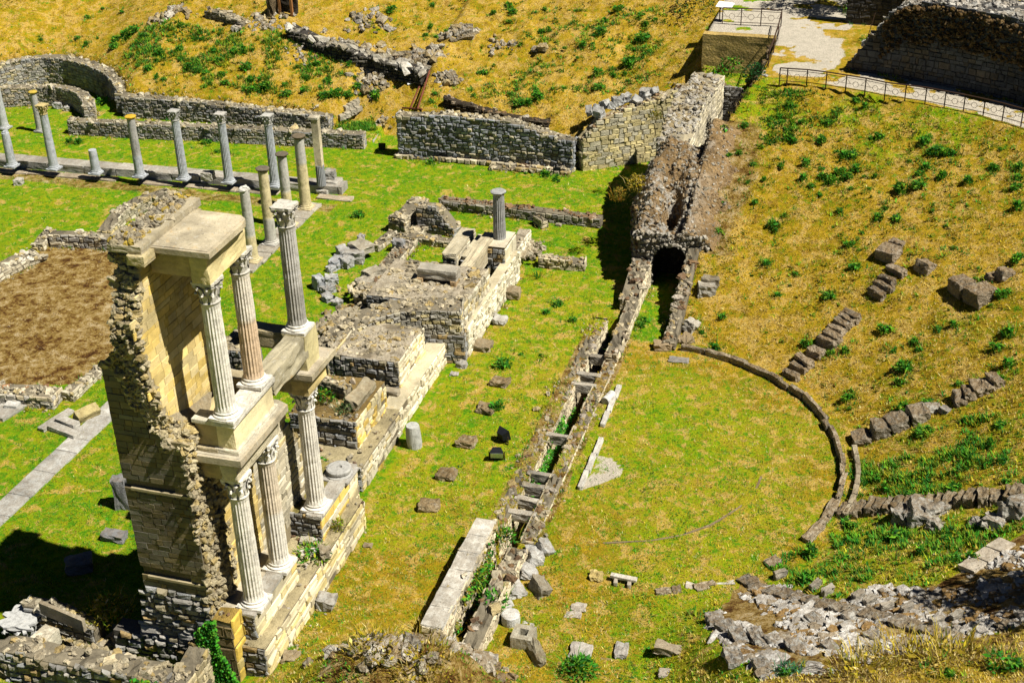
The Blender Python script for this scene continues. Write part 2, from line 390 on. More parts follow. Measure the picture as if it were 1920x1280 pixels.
def hull_slab(mb, poly, z0, z1, c, r=None, jag=0.0, zn=0.0):
    """prism over a plan outline"""
    p = np.array(poly, float); n = len(p)
    if jag: p = p+np.random.default_rng(5).normal(0, jag, p.shape)
    v = np.vstack([np.column_stack([p, np.full(n, z0)]), np.column_stack([p*1.0, np.full(n, z1)]), [[*p.mean(0), z1+zn]], [[*p.mean(0), z0]]])
    i = np.arange(n); j = (i+1) % n
    mb.add(v, q=np.stack([i, j, j+n, i+n], 1), t=np.vstack([np.stack([i+n, j+n, np.full(n, 2*n)], 1), np.stack([j, i, np.full(n, 2*n+1)], 1)]), c=c)
# ------------------------------------------------------------------ columns
def lathe(mb, prof, base, col, seg=32, flutes=0, fd=.09, fr=None, wobble=0.0, r=None, cap=True, lean=(0, 0)):
    prof = np.array(prof, float); m = len(prof)
    if flutes: seg = flutes*6
    th = np.arange(seg)/seg*2*np.pi; R = np.tile(prof[:, 0:1], (1, seg))
    if flutes:
        ph = (np.arange(seg) % 6)/6.0; f = np.where(ph == 0, 0, np.sin(np.pi*np.clip((ph-.08)/.84, 0, 1)))**.7
        msk = np.ones(m) if fr is None else np.array(fr, float); R = R*(1-fd*f[None]*msk[:, None])
    z = np.tile(prof[:, 1:2], (1, seg))
    if wobble:
        nz = noise3(np.stack([np.cos(th)[None]*2.5+z*0+9, np.sin(th)[None]*2.5+z*0+9, z*3.1], -1)+(r.random()*30 if r is not None else 0))-.5; R = R*(1+wobble*2*nz)
    t = z/max(prof[-1, 1], .01)
    V = np.stack([base[0]+R*np.cos(th)+lean[0]*t, base[1]+R*np.sin(th)+lean[1]*t, base[2]+z], -1).reshape(-1, 3)
    q = []
    for k in range(m-1):
        i = np.arange(seg); j = (i+1) % seg; q.append(np.stack([k*seg+i, k*seg+j, (k+1)*seg+j, (k+1)*seg+i], 1))
    c = np.asarray(col); c = c if c.ndim == 1 else np.repeat(c, seg, 0)
    n = m*seg; V = np.vstack([V, [[base[0]+lean[0], base[1]+lean[1], base[2]+prof[-1, 1]+(.0 if cap else 0)]]])
    cc = np.vstack([np.tile(c, (n, 1)) if c.ndim == 1 else c, [c if c.ndim == 1 else c[-1]]])
    i = np.arange(seg); j = (i+1) % seg
    mb.add(V, q=np.vstack(q), t=np.stack([(m-1)*seg+i, (m-1)*seg+j, np.full(seg, n)], 1) if cap else None, c=cc)
def attic_base(R, h, plinth=True):
    """profile of torus, scotia, torus"""
    p = []; t1, sc, t2 = .40*h, .25*h, .28*h
    for a in np.linspace(-90, 90, 7): p.append((R*1.22+t1/2*math.cos(math.radians(a)), t1/2+t1/2*math.sin(math.radians(a))))
    p += [(R*1.18, t1+.03*h), (R*1.12, t1+sc*.5), (R*1.13, t1+sc)]
    for a in np.linspace(-90, 90, 7): p.append((R*1.08+t2/2*math.cos(math.radians(a)), t1+sc+t2/2+t2/2*math.sin(math.radians(a))))
    p.append((R*1.02, h)); return p
def corinthian(mb, base, R, h, col, r, worn=.0, mb_ab=None):
    x0, y0, z0 = base
    lathe(mb, [(R*.98, 0), (R*1.12, .01*h), (R*1.16, .05*h), (R*1.02, .09*h), (R*.92, .12*h), (R*.94, .5*h), (R*1.05, .75*h), (R*1.3, .88*h)], base, np.array(col)*.8, 24)
    for row, (zb, hh, rr, off) in enumerate(((.08, .42, .98, 0), (.3, .46, 1.0, .5))):
        for k in range(8):
            if r.random() < worn: continue
            th = (k+off)/8*2*np.pi; ct, stt = math.cos(th), math.sin(th); w = R*.36
            V = []; prof = [(0, 0, .8), (.04, .3, 1), (.08, .6, 1.05), (.18, .86, .85), (.34, 1.0, .6), (.42, .9, .35)]
            for (o, zz, ww) in prof:
                for s in (-1, 0, 1):
                    rad = rr*R+o*R*(1+.15*r.standard_normal())+(.06*R if s == 0 else 0); lat = s*w*ww
                    V.append((x0+ct*rad-stt*lat, y0+stt*rad+ct*lat, z0+h*(zb+hh*zz)))
            q = []
            for i in range(5):
                for j in range(2): q.append([i*3+j, i*3+j+1, (i+1)*3+j+1, (i+1)*3+j])
            mb.add(V, q=q, c=np.clip(np.array(col)*(.95+.2*r.random()), 0, .85))
            rocks(mb, [V[13], V[16]], np.array([R*.3, R*.24]), [tuple(col)], .4, r)
    for k in range(4):                                           # corner volutes
        if r.random() < worn: continue
        th = (k+.5)/4*2*np.pi; d = np.array([math.cos(th), math.sin(th), 0]); c = np.array(base)+d*R*1.5+np.array([0, 0, h*.8]); tn = np.array([-d[1], d[0], 0])
        tube(mb, c-tn*R*.14, c+tn*R*.14, R*.2, np.array(col), 10)
        tube(mb, np.array(base)+d*R*1.0+np.array([0, 0, h*.5]), c, R*.1, np.array(col), 6, R*.16)
    n = 28; pts = []                                             # abacus with hollow sides
    for k in range(n):
        th = k/n*2*np.pi; q4 = abs(((th/(np.pi/2)) % 1)-.5)*2; pts.append((x0+math.cos(th)*R*(1.72 if q4 < .25 else 1.28+.1*(1-q4))*1.02*(1+worn*.5*r.standard_normal()), y0+math.sin(th)*R*(1.72 if q4 < .25 else 1.28+.1*(1-q4))*(1+worn*.5*r.standard_normal())))
    hull_slab(mb_ab if mb_ab is not None else mb, pts, z0+.88*h, z0+h, np.array(col)*1.02, zn=.01)
def column(px_base=None, loc=None, H=4.0, R=.3, flutes=20, cap='corinthian', base=True, label='', col=(.56, .54, .48), col2=None, split=None, seed=0, lean=(0, 0), taper=.86, caph=None, name='column', cat='column', group=None, lichen=None, basecol=None, plinth=True):
    r = np.random.default_rng(seed); loc = np.array(loc, float); o = empty(name, loc, label, cat, group)
    z = 0.0; hb = R*.95 if base else 0
    bc = np.array(basecol if basecol is not None else col)
    if base:
        mb = MB()
        if plinth: block(mb, loc, (R*2.75, R*2.75, R*.38), 0, n=4, amp=.02, col=bc*.92, seed=seed)
        z = R*.36 if plinth else 0; lathe(mb, attic_base(R, hb-z), loc+[0, 0, z], bc, 40, wobble=.02, r=r); mb.build('column_base', M_MARB, o, origin=loc)
    hc = (caph if caph else R*2.5) if cap == 'corinthian' else (R*.6 if cap == 'plain' else 0)
    hs = H-hb-hc; ns = max(8, int(hs/.16)); prof = []; msk = []; cs = []
    cuts = [c for c in ([split] if split else [])]+[r.uniform(.2, .8)]
    for k in range(ns+1):
        t = k/ns; rr = R*(1-(1-taper)*t**1.5)
        for c in cuts:
            if abs(t-c) < .5/ns: rr *= .965
        if base and t < .03: rr *= 1.06
        if t > .97 and cap == 'corinthian': rr *= 1.05
        prof.append((rr, hs*t)); msk.append(0 if (t < .03 or (t > .96 and cap)) else 1)
        c = np.array(col) if (col2 is None or t < (split or .5)) else np.array(col2); cs.append(np.clip(c*(.93+.14*r.random()), 0, .85))
    mb = MB(); lathe(mb, prof, loc+[0, 0, hb], np.array(cs), 28, flutes, .1, msk, wobble=.02 if flutes else .03, r=r, lean=lean)
    if cap == 'broken':
        rocks(mb, [loc+[lean[0], lean[1], H-.02], loc+[lean[0]+R*.3, lean[1], H]], np.array([R*1.7, R*1.1]), [tuple(cs[-1])], .3, r)
    mb.build('shaft', M_MARB, o, origin=loc)
    if cap:
        mb = MB(); top = loc+np.array([lean[0], lean[1], hb+hs])
        if cap == 'corinthian': corinthian(mb, top, R*taper, hc, np.array(lichen if lichen is not None else col)*1.02, r, worn=.08)
        elif cap == 'plain': lathe(mb, [(R*.9, 0), (R*1.0, hc*.3), (R*1.18, hc*.5), (R*1.22, hc*.8), (R*1.0, hc)], top, np.array(lichen if lichen is not None else col), 20, wobble=.1, r=r)
        if cap != 'broken': mb.build('capital', M_MARB, o, origin=loc)
    return o
# ------------------------------------------------------------------ terrain
OC = np.array([.3, 1.2])                                # centre of the orchestra circle
LW0, LW1 = P(135, 250, z=0), P(685, 277, z=0)           # low portico wall
UW0, UW1 = P(237, 214, z=.5), P(622, 241, z=.5)         # upper portico wall
UT0, UT1 = Zat(UW0[0], UW0[1], 176), Zat(UW1[0], UW1[1], 214)
EXO = [P(x, y, z=UT0)[:2] for x, y in ((232, 168), (224, 150), (205, 132), (170, 117), (130, 107), (85, 104), (40, 108), (0, 116), (-60, 130), (-150, 150))]
EXI = [P(x, y, z=1.25)[:2] for x, y in ((166, 198), (165, 186), (154, 172), (138, 164), (112, 159), (75, 157), (40, 157), (0, 160), (-50, 165))]
_fk = sorted([(p[0], p[1]) for p in EXO[1:]]+[(UW0[0], UW0[1]), (UW1[0], UW1[1]), (UW1[0]+.6, UW1[1]+1.0), (-17.2, 27.8), (-16.7, 26.3), (-7.5, 25.9), (-5.5, 27.1), (-3.7, 28.3), (-2.4, 29.3), (-90, 30)])
_fx, _fy = np.array([p[0] for p in _fk]), np.array([p[1] for p in _fk])
_hx = np.array([-60, UW0[0], UW1[0]-.2, UW1[0]+.6, -17.3, -16.6, -8, -7.3, -5.5, -3.7, -2.2]); _hz = np.array([UT0, UT0, UT1, .3, .3, 1.0, 1.2, 1.5, 2.3, 3.2, 4.3])
def cav(x, y):
    r = np.hypot(x-OC[0], y-OC[1]); az = np.degrees(np.arctan2(y-OC[1], x-OC[0])); return r, az
PITX = [-.35, .35, 1.0, 1.7]
def zfun(x, y, fine=False):
    x = np.asarray(x, float); y = np.asarray(y, float)
    r, az = cav(x, y)
    zc = .43*np.clip(r-8.35, 0, 13.85)
    w = sstep(-74, -62, az)*np.where(y > 15.2, sstep(.1, .5, x), np.where(y > 8, sstep(.55, .8, x), 1))*(az < 97)
    z = zc*w
    z = z+(sstep(-9, -14, y)*sstep(-3.0, 6, x)*.9+sstep(-12, -17, y)*sstep(3, 9, x)*1.0)*(1-w)
    # hill behind the portico
    ft = np.interp(x, _fx, _fy); zt = np.interp(x, _hx, _hz); dh = y-ft-.3
    zm = np.interp(x, [-60, -30, -12, -6, -2], [2.0, 1.9, 1.5, 2.2, 3.8]); k_ = np.exp(-np.clip(dh, 0, 60)/1.3)
    hz = zt*k_+zm*(1-k_)+.33*np.clip(dh, 0, 45)+.5*np.clip(dh/4, 0, 1)*(fbm(x*.22+5, y*.22+3, 3)-.5)*2
    z = np.where((dh > 0) & (x < -1.6), np.minimum(hz, 13), z)
    z = np.where((y > np.interp(x, [LW0[0], LW1[0]], [LW0[1], LW1[1]])+.35) & (x < LW1[0]+.3) & (dh <= 0) & (x > LW0[0]), .45, z)
    for cx, cy, rr, hh in ((-4.0, -12.7, 1.7, 1.5), (-2.3, -12.1, 1.5, 1.2), (-1.2, -11.6, 1.2, .8)): z = z+hh*np.exp(-((x-cx)**2+(y-cy)**2)/rr**2)
    # terrace and path level, pit of the collapsed passage
    ter = ((x > -1.9) & (y > 29.6)) | ((x > 1.7) & (y > 19) & (r > 22.1)) | ((x > 1.7) & (y > 24.5))
    z = np.where(ter, 6.08, z)
    pit = (x > -1.2) & (x < np.interp(y, [19.2, 20.2, 22, 24.5], PITX)) & (y > 19.0) & (y <= 29.6) & ~ter
    z = np.where(pit, np.where(y > 26.5, 4.2, 1.6), z)
    z = np.where((x <= -1.2) & (x > -1.9) & (y > 29) & (y < 29.6), 4.6, z)
    z = np.where((x > 2) & (r > 25.9) & (az < 74) & (az > -30), 9.0, z)
    tr = (x > -2.3) & (x < -1.6) & (y > -9.3) & (y < 10.5)
    z = np.where(tr, -1.3, z)
    z = z+.10*(fbm(x*.5, y*.5, 3)-.5)*(~tr)+.22*np.clip(z/2, 0, 1)*(fbm(x*.35+9, y*.35, 4)-.5)*(z < 6)
    if fine:
        rough = np.clip(.3+.5*np.clip(z/1.5, 0, 1), 0, 1)*(~tr)*(1-.8*ter)
        hm = np.exp(-(((x+11)/7.5)**2+((y-33)/5.5)**2)**2)*(y > np.interp(x, _fx, _fy)+1); z = z+hm*.55*(np.abs(fbm(x*.55+2, y*.8, 4)-.5)*2-.25)
        z = z+.09*rough*(fbm(x*2.2, y*2.2, 3)-.5)*2
    return z
def T(px, py):
    """first point of the terrain along the sight line of a photo pixel"""
    d = ray(px, py); t = np.linspace(22, 130, 1600); q = CAM+d*t[:, None]; m = q[:, 2] <= zfun(q[:, 0], q[:, 1])
    k = int(np.argmax(m)) if m.any() else len(t)-1
    lo, hi = t[max(k-1, 0)], t[k]
    for _ in range(14):
        mid = (lo+hi)/2; c = CAM+d*mid
        if c[2] <= zfun(c[0], c[1]): hi = mid
        else: lo = mid
    return CAM+d*hi
def Tm(pts):
    return np.array([T(*p) for p in pts])
def inpoly(x, y, poly):
    c = np.zeros(x.shape, bool); n = len(poly); j = n-1
    for i in range(n):
        xi, yi = poly[i][:2]; xj, yj = poly[j][:2]
        m = ((yi > y) != (yj > y)) & (x < (xj-xi)*(y-yi)/(yj-yi+1e-12)+xi); c ^= m; j = i
    return c
BROWNP = [P(x, y, z=0)[:2] for x, y in ((-60, 560), (0, 525), (75, 470), (110, 452), (225, 458), (260, 560), (215, 660), (195, 690), (130, 722), (0, 722), (-60, 722))]
PATCH = [P(x, y, z=0)[:2] for x, y in ((1092, 918), (1106, 880), (1124, 850), (1150, 858), (1170, 872), (1168, 890), (1140, 903), (1110, 912))]
ROCKP = [T(x, y)[:2] for x, y in ((1328, 1165), (1370, 1120), (1395, 1078), (1470, 1095), (1560, 1135), (1640, 1100), (1750, 1098), (1830, 1055), (1940, 985), (1940, 1165), (1830, 1195), (1700, 1222), (1560, 1262), (1430, 1275), (1400, 1235), (1335, 1192))]
DRYP = [T(x, y)[:2] for x, y in ((1400, 1310), (1432, 1272), (1560, 1262), (1700, 1224), (1830, 1197), (1960, 1165), (1960, 1310))]
MOUND = [P(x, y, z=1.5)[:2] for x, y in ((560, 1330), (600, 1250), (650, 1190), (700, 1172), (780, 1200), (900, 1180), (960, 1210), (960, 1330))]
def axis(a, b, st, extra):
    v = np.concatenate([np.arange(a, b, st), extra]); v = np.unique(np.round(v, 3)); return np.concatenate([[a-700, a-150, a-30], v, [b+30, b+150, b+700]])
gx = axis(-44, 27, .16, [-2.302, -2.298, -1.602, -1.598, 1.69, 1.7, -1.2, -1.21]); gy = axis(-17, 62, .16, [10.495, 10.505, -9.3, -9.31, 29.6, 29.61, 19.0, 19.01])
GX, GY = np.meshgrid(gx, gy); GZ = zfun(np.clip(GX, -60, 60), np.clip(GY, -40, 80), True)
nx, ny = len(gx), len(gy)
X, Y = GX.ravel(), GY.ravel(); Z = GZ.ravel()
r_, az_ = cav(X, Y)
n1 = fbm(X*.25+3, Y*.25+8, 4); n2 = fbm(X*.9+3, Y*.9+8, 4)
ft_ = np.interp(X, _fx, _fy)
dry = np.full(X.shape, .08)
dry = np.where((X > -7.2) & (X < -1.9) & (Y < 14), .42+.9*(n1-.5), dry)
dry = np.where((X > -7.2) & (X < -1) & (Y < -6), .62+.6*(n1-.5), dry)
dry = np.where((X >= -1.9) & (r_ < 9.5) & (Y < 9), .52+.9*(n1-.5)+.3*sstep(4, 7.5, r_)*sstep(-30, 40, az_), dry)
dry = np.where((X >= -1.9) & (Y < -3) & (az_ < -58), .45+.7*(n1-.5), dry)
dry = np.where((r_ > 8.1) & (X > .5) & (az_ > -64), .82+.5*(n1-.5)-.42*sstep(25, -25, az_)-.1*sstep(16, 22, r_), dry)
dry = np.where((r_ > 17.5) & (r_ < 22.6) & (X > 1) & (az_ > 52), dry-.42*sstep(17.5, 20.5, r_)*sstep(50, 66, az_)*sstep(.42, .55, n2), dry)
dry = np.where((Y > ft_) & (X < -1.6), .86+.35*(n1-.5), dry)
indry = inpoly(X, Y, DRYP); dry = np.where(indry, .95, dry); dry = np.where((X > -1) & (X < 3.2) & (Y < -5.5), dry+.3, dry)
dry = np.clip(dry+.25*(n2-.5), 0, 1)
brown = inpoly(X, Y, BROWNP)*(.8+.5*(n2-.5))
brown = np.maximum(brown, inpoly(X, Y, ROCKP)*.9)
brown = np.maximum(brown, inpoly(X, Y, MOUND)*.7); brown = np.maximum(brown, indry*(.5+1.6*(n2-.5)))
for e0, e1 in ((-2.85, -2.3), (-1.6, -1.0)):
    brown = np.maximum(brown, ((X > e0-.1*n2) & (X < e1+.25*n2) & (Y > -4.5) & (Y < 9))*(.6+.8*(n2-.5)))
brown = np.maximum(brown, sstep(.75, .2, np.abs(X+12.6+.8*(n2-.5)))*((Y > 6) & (Y < 19.5))*.8)
brown = np.maximum(brown, sstep(3.4, 1.6, X+1.5*(n2-.5)+1.2*(n1-.5))*((X > .3) & (Y > 13.6) & (Y < 21))*.6)
brown = np.maximum(brown, sstep(.9, .3, np.abs(Y-18.0+.5*(n2-.5)))*(X < -17.5)*.55)
wob = .5*(n2-.5)+.5*(n1-.5)
g1 = sstep(5.5, 4.7, X+wob)*sstep(24.1, 24.5, Y)*sstep(22.3, 22.6, r_)*np.where(Y < 29.6, sstep(1.7, 1.75, X), sstep(-1.95, -1.85, X))
g2 = sstep(22.4, 22.9, r_+.3*wob)*sstep(25.6, 25.2, r_)*sstep(82, 76, az_)*sstep(1.8, 2.2, X)
grav = np.maximum(g1, g2)*(1-.75*sstep(.56, .66, n2))
patch = inpoly(X, Y, PATCH)*(.75+1.2*(n2-.5))
grav = np.maximum(grav, patch)
ground = MB()
i, j = np.meshgrid(np.arange(nx-1), np.arange(ny-1)); i = i.ravel(); j = j.ravel()
ground.add(np.column_stack([X, Y, Z]), q=np.stack([j*nx+i, j*nx+i+1, (j+1)*nx+i+1, (j+1)*nx+i], 1), c=np.column_stack([np.clip(dry, 0, 1), np.clip(brown, 0, 1), np.clip(grav, 0, 1)]))

def ground_mat():
    m, nt, b = newmat('grass_and_earth', 1.0); k = NT(nt); p = k.pos()
    sep = k.node('ShaderNodeSeparateColor'); nt.links.new(k.col(), sep.inputs[0]); R, G, B = sep.outputs
    big = k.noise(p, .55, 5, .6, .3); mid = k.noise(p, 2.6, 6, .68, .3); fin = k.noise(p, 11, 5, .72); mic = k.noise(p, 38, 3, .7)
    h = k.math('ADD', k.math('ADD', k.math('MULTIPLY', mid, .38), k.math('MULTIPLY', fin, .44)), k.math('MULTIPLY', mic, .18))
    h = k.math('ADD', k.math('MULTIPLY', k.math('SUBTRACT', h, .5), 1.7), .5)
    f = k.math('ADD', h, k.math('MULTIPLY', k.math('SUBTRACT', big, .5), .45))
    fl = k.math('ADD', f, k.math('MULTIPLY', k.math('SUBTRACT', R, .22), .30))
    lawn = k.ramp(fl, [(.20, (.025, .16, .001)), (.32, (.09, .26, .001)), (.43, (.21, .33, .002)), (.56, (.32, .335, .004)), (.68, (.44, .33, .025)), (.82, (.62, .44, .14))])
    fd = k.math('ADD', f, k.math('MULTIPLY', k.math('SUBTRACT', R, .8), .5))
    dryc = k.ramp(fd, [(.16, (.03, .15, .002)), (.30, (.14, .21, .002)), (.41, (.28, .225, .004)), (.52, (.43, .27, .010)), (.64, (.56, .365, .045)), (.80, (.70, .51, .2))])
    c = k.mix(k.smooth(k.math('ADD', R, k.math('MULTIPLY', k.math('SUBTRACT', mid, .5), .5)), .42, .72), lawn, dryc)
    # green herb patches, straw patches
    gp = k.noise(p, 3.1, 5, .72, .4); tp = k.noise(p, 1.5, 6, .74, .5)
    gsh = k.math('MULTIPLY', k.smooth(k.math('SUBTRACT', gp, k.math('MULTIPLY', R, .075)), .50, .57), .8)
    c = k.mix(gsh, c, k.ramp(fin, [(.35, (.015, .10, .001)), (.5, (.05, .25, .002)), (.65, (.14, .36, .003))]))
    tsh = k.math('MULTIPLY', k.smooth(k.math('ADD', tp, k.math('MULTIPLY', R, .06)), .54, .62), .85)
    c = k.mix(tsh, c, k.ramp(fin, [(.35, (.36, .18, .02)), (.5, (.58, .38, .08)), (.65, (.74, .56, .24))]))
    # dark specks from the fine noise
    c = k.mix(k.math('MULTIPLY', k.smooth(fin, .54, .63), .72), c, k.mix(.85, c, (.03, .03, .002, 1)))
    c = k.mix(k.math('MULTIPLY', k.smooth(mic, .54, .64), .6), c, k.mix(.85, c, (.03, .03, .002, 1)))
    db = k.math('MULTIPLY', k.math('MULTIPLY', k.smooth(k.noise(p, 1.9, 6, .78, .6), .53, .63), .72), k.smooth(R, .5, .75))
    c = k.mix(db, c, k.ramp(fin, [(.35, (.07, .03, .003)), (.5, (.2, .11, .008)), (.65, (.36, .22, .03))]))
    fb = k.math('ADD', f, k.math('ADD', k.math('MULTIPLY', k.math('SUBTRACT', k.noise(p, .9, 6, .7, .8), .5), .8), k.math('MULTIPLY', k.math('SUBTRACT', mid, .5), .8)))
    bro = k.ramp(fb, [(.22, (.05, .018, .004)), (.38, (.14, .07, .015)), (.5, (.25, .165, .04)), (.62, (.34, .235, .09)), (.8, (.46, .36, .2))])
    c = k.mix(k.smooth(k.math('ADD', G, k.math('MULTIPLY', k.math('SUBTRACT', fin, .5), .8)), .35, .6), c, bro)
    gra = k.ramp(k.math('ADD', k.math('MULTIPLY', fin, .5), k.math('MULTIPLY', mid, .5)), [(.3, (.33, .30, .23)), (.45, (.47, .42, .33)), (.55, (.55, .49, .39)), (.7, (.63, .58, .48))])
    c = k.mix(k.smooth(k.math('ADD', B, k.math('MULTIPLY', k.math('SUBTRACT', fin, .5), .7)), .4, .6), c, gra)
    nt.links.new(c, b.inputs['Base Color'])
    k.bump(k.math('ADD', k.math('MULTIPLY', fin, 1.0), k.math('MULTIPLY', mic, .5)), 1.0, .09, b)
    return m
go = ground.build('ground', ground_mat(), smooth=True, origin=(0, 0, 0)); tag(go, 'undulating grass ground of the ancient theatre, lawn below and dry slopes around', 'ground', kind='structure')
# ------------------------------------------------------------------ the stage building
def PV(px, py, p0, p1):
    """point of the upright plane through plan points p0, p1 on the sight line of a photo pixel"""
    d = ray(px, py); n = np.array([-(p1[1]-p0[1]), p1[0]-p0[0], 0.0]); t = ((np.array([p0[0], p0[1], 0])-CAM) @ n)/(d @ n); return CAM+d*t
def toprough(mb, b0, b1, a0, a1, z, col, r, amp=.05, st=.16, pal=None):
    nx = max(2, int((b1-b0)/st)+1); ny = max(2, int((a1-a0)/st)+1); x, y = np.meshgrid(np.linspace(b0, b1, nx), np.linspace(a0, a1, ny)); x = x.ravel(); y = y.ravel()
    zz = z+amp*(fbm(x*2.3+r.random()*30, y*2.3, 4)-.5)*2; i, j = np.meshgrid(np.arange(nx-1), np.arange(ny-1)); i = i.ravel(); j = j.ravel()
    mb.add(np.column_stack([x, y, zz]), q=np.stack([j*nx+i, j*nx+i+1, (j+1)*nx+i+1, (j+1)*nx+i], 1), c=np.clip(np.array(col)*(.8+.4*fbm(x*1.3, y*1.3+9, 4))[:, None], 0, .8))
def podium(name, b0, b1, a0, a1, z0, z1, label, cat='podium', fpal=GREYB, rpal=PALE, top='rubble', ch=.17, sl=.28, d=.03, seed=1, rd=.02, group=None, topcol=(.4, .35, .26), rs=.13, rch=.2, rsl=.4, mat=None, faces='FR', rmat=None, parent=None):
    r = np.random.default_rng(seed); mb = MB(); e = .02
    if z0 < .4: WALLS.append((Path([(b1, a0), (b1, a1)]), .02))
    if z0 < .4: WALLS.append((Path([(b0, a0), (b1, a0)]), .02))
    v, q = _boxgrid(1); lo = np.array([b0+e, a0+e, z0-.3]); hi = np.array([b1-e, a1-e, z1-.04]); mb.add(lo+(v+1)/2*(hi-lo), q=q, c=(.2, .165, .11))
    if 'F' in faces: masonry(mb, lambda u, v, w: np.column_stack([b0+u, a0-w, v]), b1-b0, cfun(z1), cfun(z0), ch, sl, d, .014, fpal, r)
    if 'L' in faces: masonry(mb, lambda u, v, w: np.column_stack([b0-w, a1-u, v]), a1-a0, cfun(z1), cfun(z0), ch, sl, d, .014, fpal, r)
    if 'B' in faces: masonry(mb, lambda u, v, w: np.column_stack([b1-u, a1+w, v]), b1-b0, cfun(z1), cfun(z0), ch, sl, d, .014, fpal, r)
    o = mb.build(name, mat or M_MAS, parent); 
    if label: tag(o, label, cat, group)
    if 'R' in faces:
        m = MB(); masonry(m, lambda u, v, w: np.column_stack([b1+w, a0+u, v]), a1-a0, cfun(z1), cfun(z0), rch, rsl, rd, .01, rpal, r, inset=.14); child_of_mesh(o, m, 'stone_facing', rmat or M_ASH)
    m = MB()
    if top == 'rubble':
        n = int((b1-b0)*(a1-a0)/(rs*rs)*.9); toprough(m, b0+.01, b1-.01, a0+.01, a1-.01, z1-.03, topcol, r, .04)
        n = int(n*1.5); x_, y_ = r.uniform(b0+.04, b1-.04, n), r.uniform(a0+.04, a1-.04, n); m_ = fbm(x_*1.2+seed, y_*1.2, 3) > .42; x_, y_ = x_[m_], y_[m_]; n = len(x_); S_ = rs*np.clip(np.exp(r.normal(-.2, .55, n)), .3, 2.8)
        rocks(m, np.column_stack([x_, y_, z1-.06+.03*r.standard_normal(n)]), S_[:, None]*np.array([1.2, .9, .6])*(1+.2*r.standard_normal((n, 3))), RUBB, .2, r); child_of_mesh(o, m, 'rubble_top', M_RUB)
    elif top == 'slab': toprough(m, b0, b1, a0, a1, z1, topcol, r, .02); child_of_mesh(o, m, 'slab_top', M_ROOF)
    elif top == 'earth':
        toprough(m, b0+.01, b1-.01, a0+.01, a1-.01, z1+.0, topcol, r, .1); n = int((b1-b0)*(a1-a0)*14)
        rocks(m, np.column_stack([r.uniform(b0, b1, n), r.uniform(a0, a1, n), z1+.01+.04*r.standard_normal(n)]), .09*np.clip(1+.6*r.standard_normal(n), .3, 2.5), BROWN+RUBB, .4, r); child_of_mesh(o, m, 'earth_fill', M_EARTH)
    return o
A1 = -12.4
sw = empty('stage_building_wall', (-9.0, -10.5, 0), 'tall broken ashlar wall of the stage building with stepped rubble edge', 'ruined wall')
R1 = np.random.default_rng(21)
FE = np.array([(-10.04, 9.8), (-9.6, 9.72), (-9.38, 8.95), (-9.1, 8.6), (-8.84, 8.1), (-8.45, 7.7), (-8.0, 7.66)])
YEz = np.array([7.4, 7.7, 8.4, 9.1, 10.0, 10.9, 11.7, 12.3, 13.3]); YEa = np.array([-11.5, -11.9, -12.35, -12.6, -12.7, -12.85, -12.6, -12.3, -12.2])
bt = lambda b: np.interp(b, FE[:, 0], FE[:, 1])
# ashlar face towards the viewer, darkened for shade, two torn string courses in it
mb = MB()
mapA = lambda u, v, w: np.column_stack([-10.0+u, A1-w, v])
slot = lambda u, z: ~((np.abs(z-6.2) < .13) | (np.abs(z-3.27) < .13))
stepb = lambda u: bt(np.round((-10.0+u)/.4)*.4)
masonry(mb, mapA, 1.98, stepb, cfun(2.75), .165, .36, .006, .004, SHADE_ASH, R1, keep=lambda u, z: slot(u, z) & (z > 2.75), wob=.004, inset=.05)
for z in (6.2, 3.27): box(mb, (-9.98, A1+.10, z-.2), (-8.03, A1+.3, z+.2), (.12, .1, .06)); box(mb, (-9.8, A1-.035, z-.2), (-8.05, A1+.1, z-.125), (.36, .3, .18))
box(mb, (-9.97, A1+.015, 0), (-8.03, A1+.4, 3.07), (.13, .1, .06)); box(mb, (-9.97, A1+.015, 3.4), (-8.03, A1+.4, 6.05), (.13, .1, .06)); box(mb, (-9.97, A1+.015, 6.33), (-8.03, A1+.4, 7.55), (.13, .1, .06))
box(mb, (-9.97, A1+.4, 0), (-8.04, -9.3, 7.45), (.2, .16, .1))
for b0, b1 in zip(np.arange(-9.97, -8.1, .2), np.arange(-9.77, -7.9, .2)): box(mb, (b0, A1+.02, 7.3), (min(b1, -8.03), A1+.5, float(bt((b0+b1)/2))-.12), (.2, .16, .1))
mb.build('ashlar_face', M_ASH, sw)
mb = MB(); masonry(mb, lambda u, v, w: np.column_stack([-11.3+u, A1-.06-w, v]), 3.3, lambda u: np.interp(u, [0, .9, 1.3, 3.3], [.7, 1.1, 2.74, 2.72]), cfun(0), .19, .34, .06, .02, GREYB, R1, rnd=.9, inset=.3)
box(mb, (-9.98, A1-.04, 0), (-8.0, A1+.1, 2.6), (.1, .09, .075)); box(mb, (-11.28, A1-.04, 0), (-9.98, A1+.5, .9), (.1, .09, .075))
mb.build('cobble_plinth', M_MAS, sw)
# torn strip towards the stage, from which the facing has fallen
mb = MB(); strip_w = lambda v: -10.95+.25*(vnoise(v*1.1, v*0+4)-.5)
rockface(mb, lambda u, v, w: np.column_stack([-8.05+w, u, v]), lambda u, v: u < strip_w(v), (A1-.05, -10.6), (1.9, 7.6), .165, TAN, R1, .12, 1.9)
box(mb, (-8.5, A1+.02, 1.6), (-8.06, -10.9, 7.5), (.22, .18, .11))
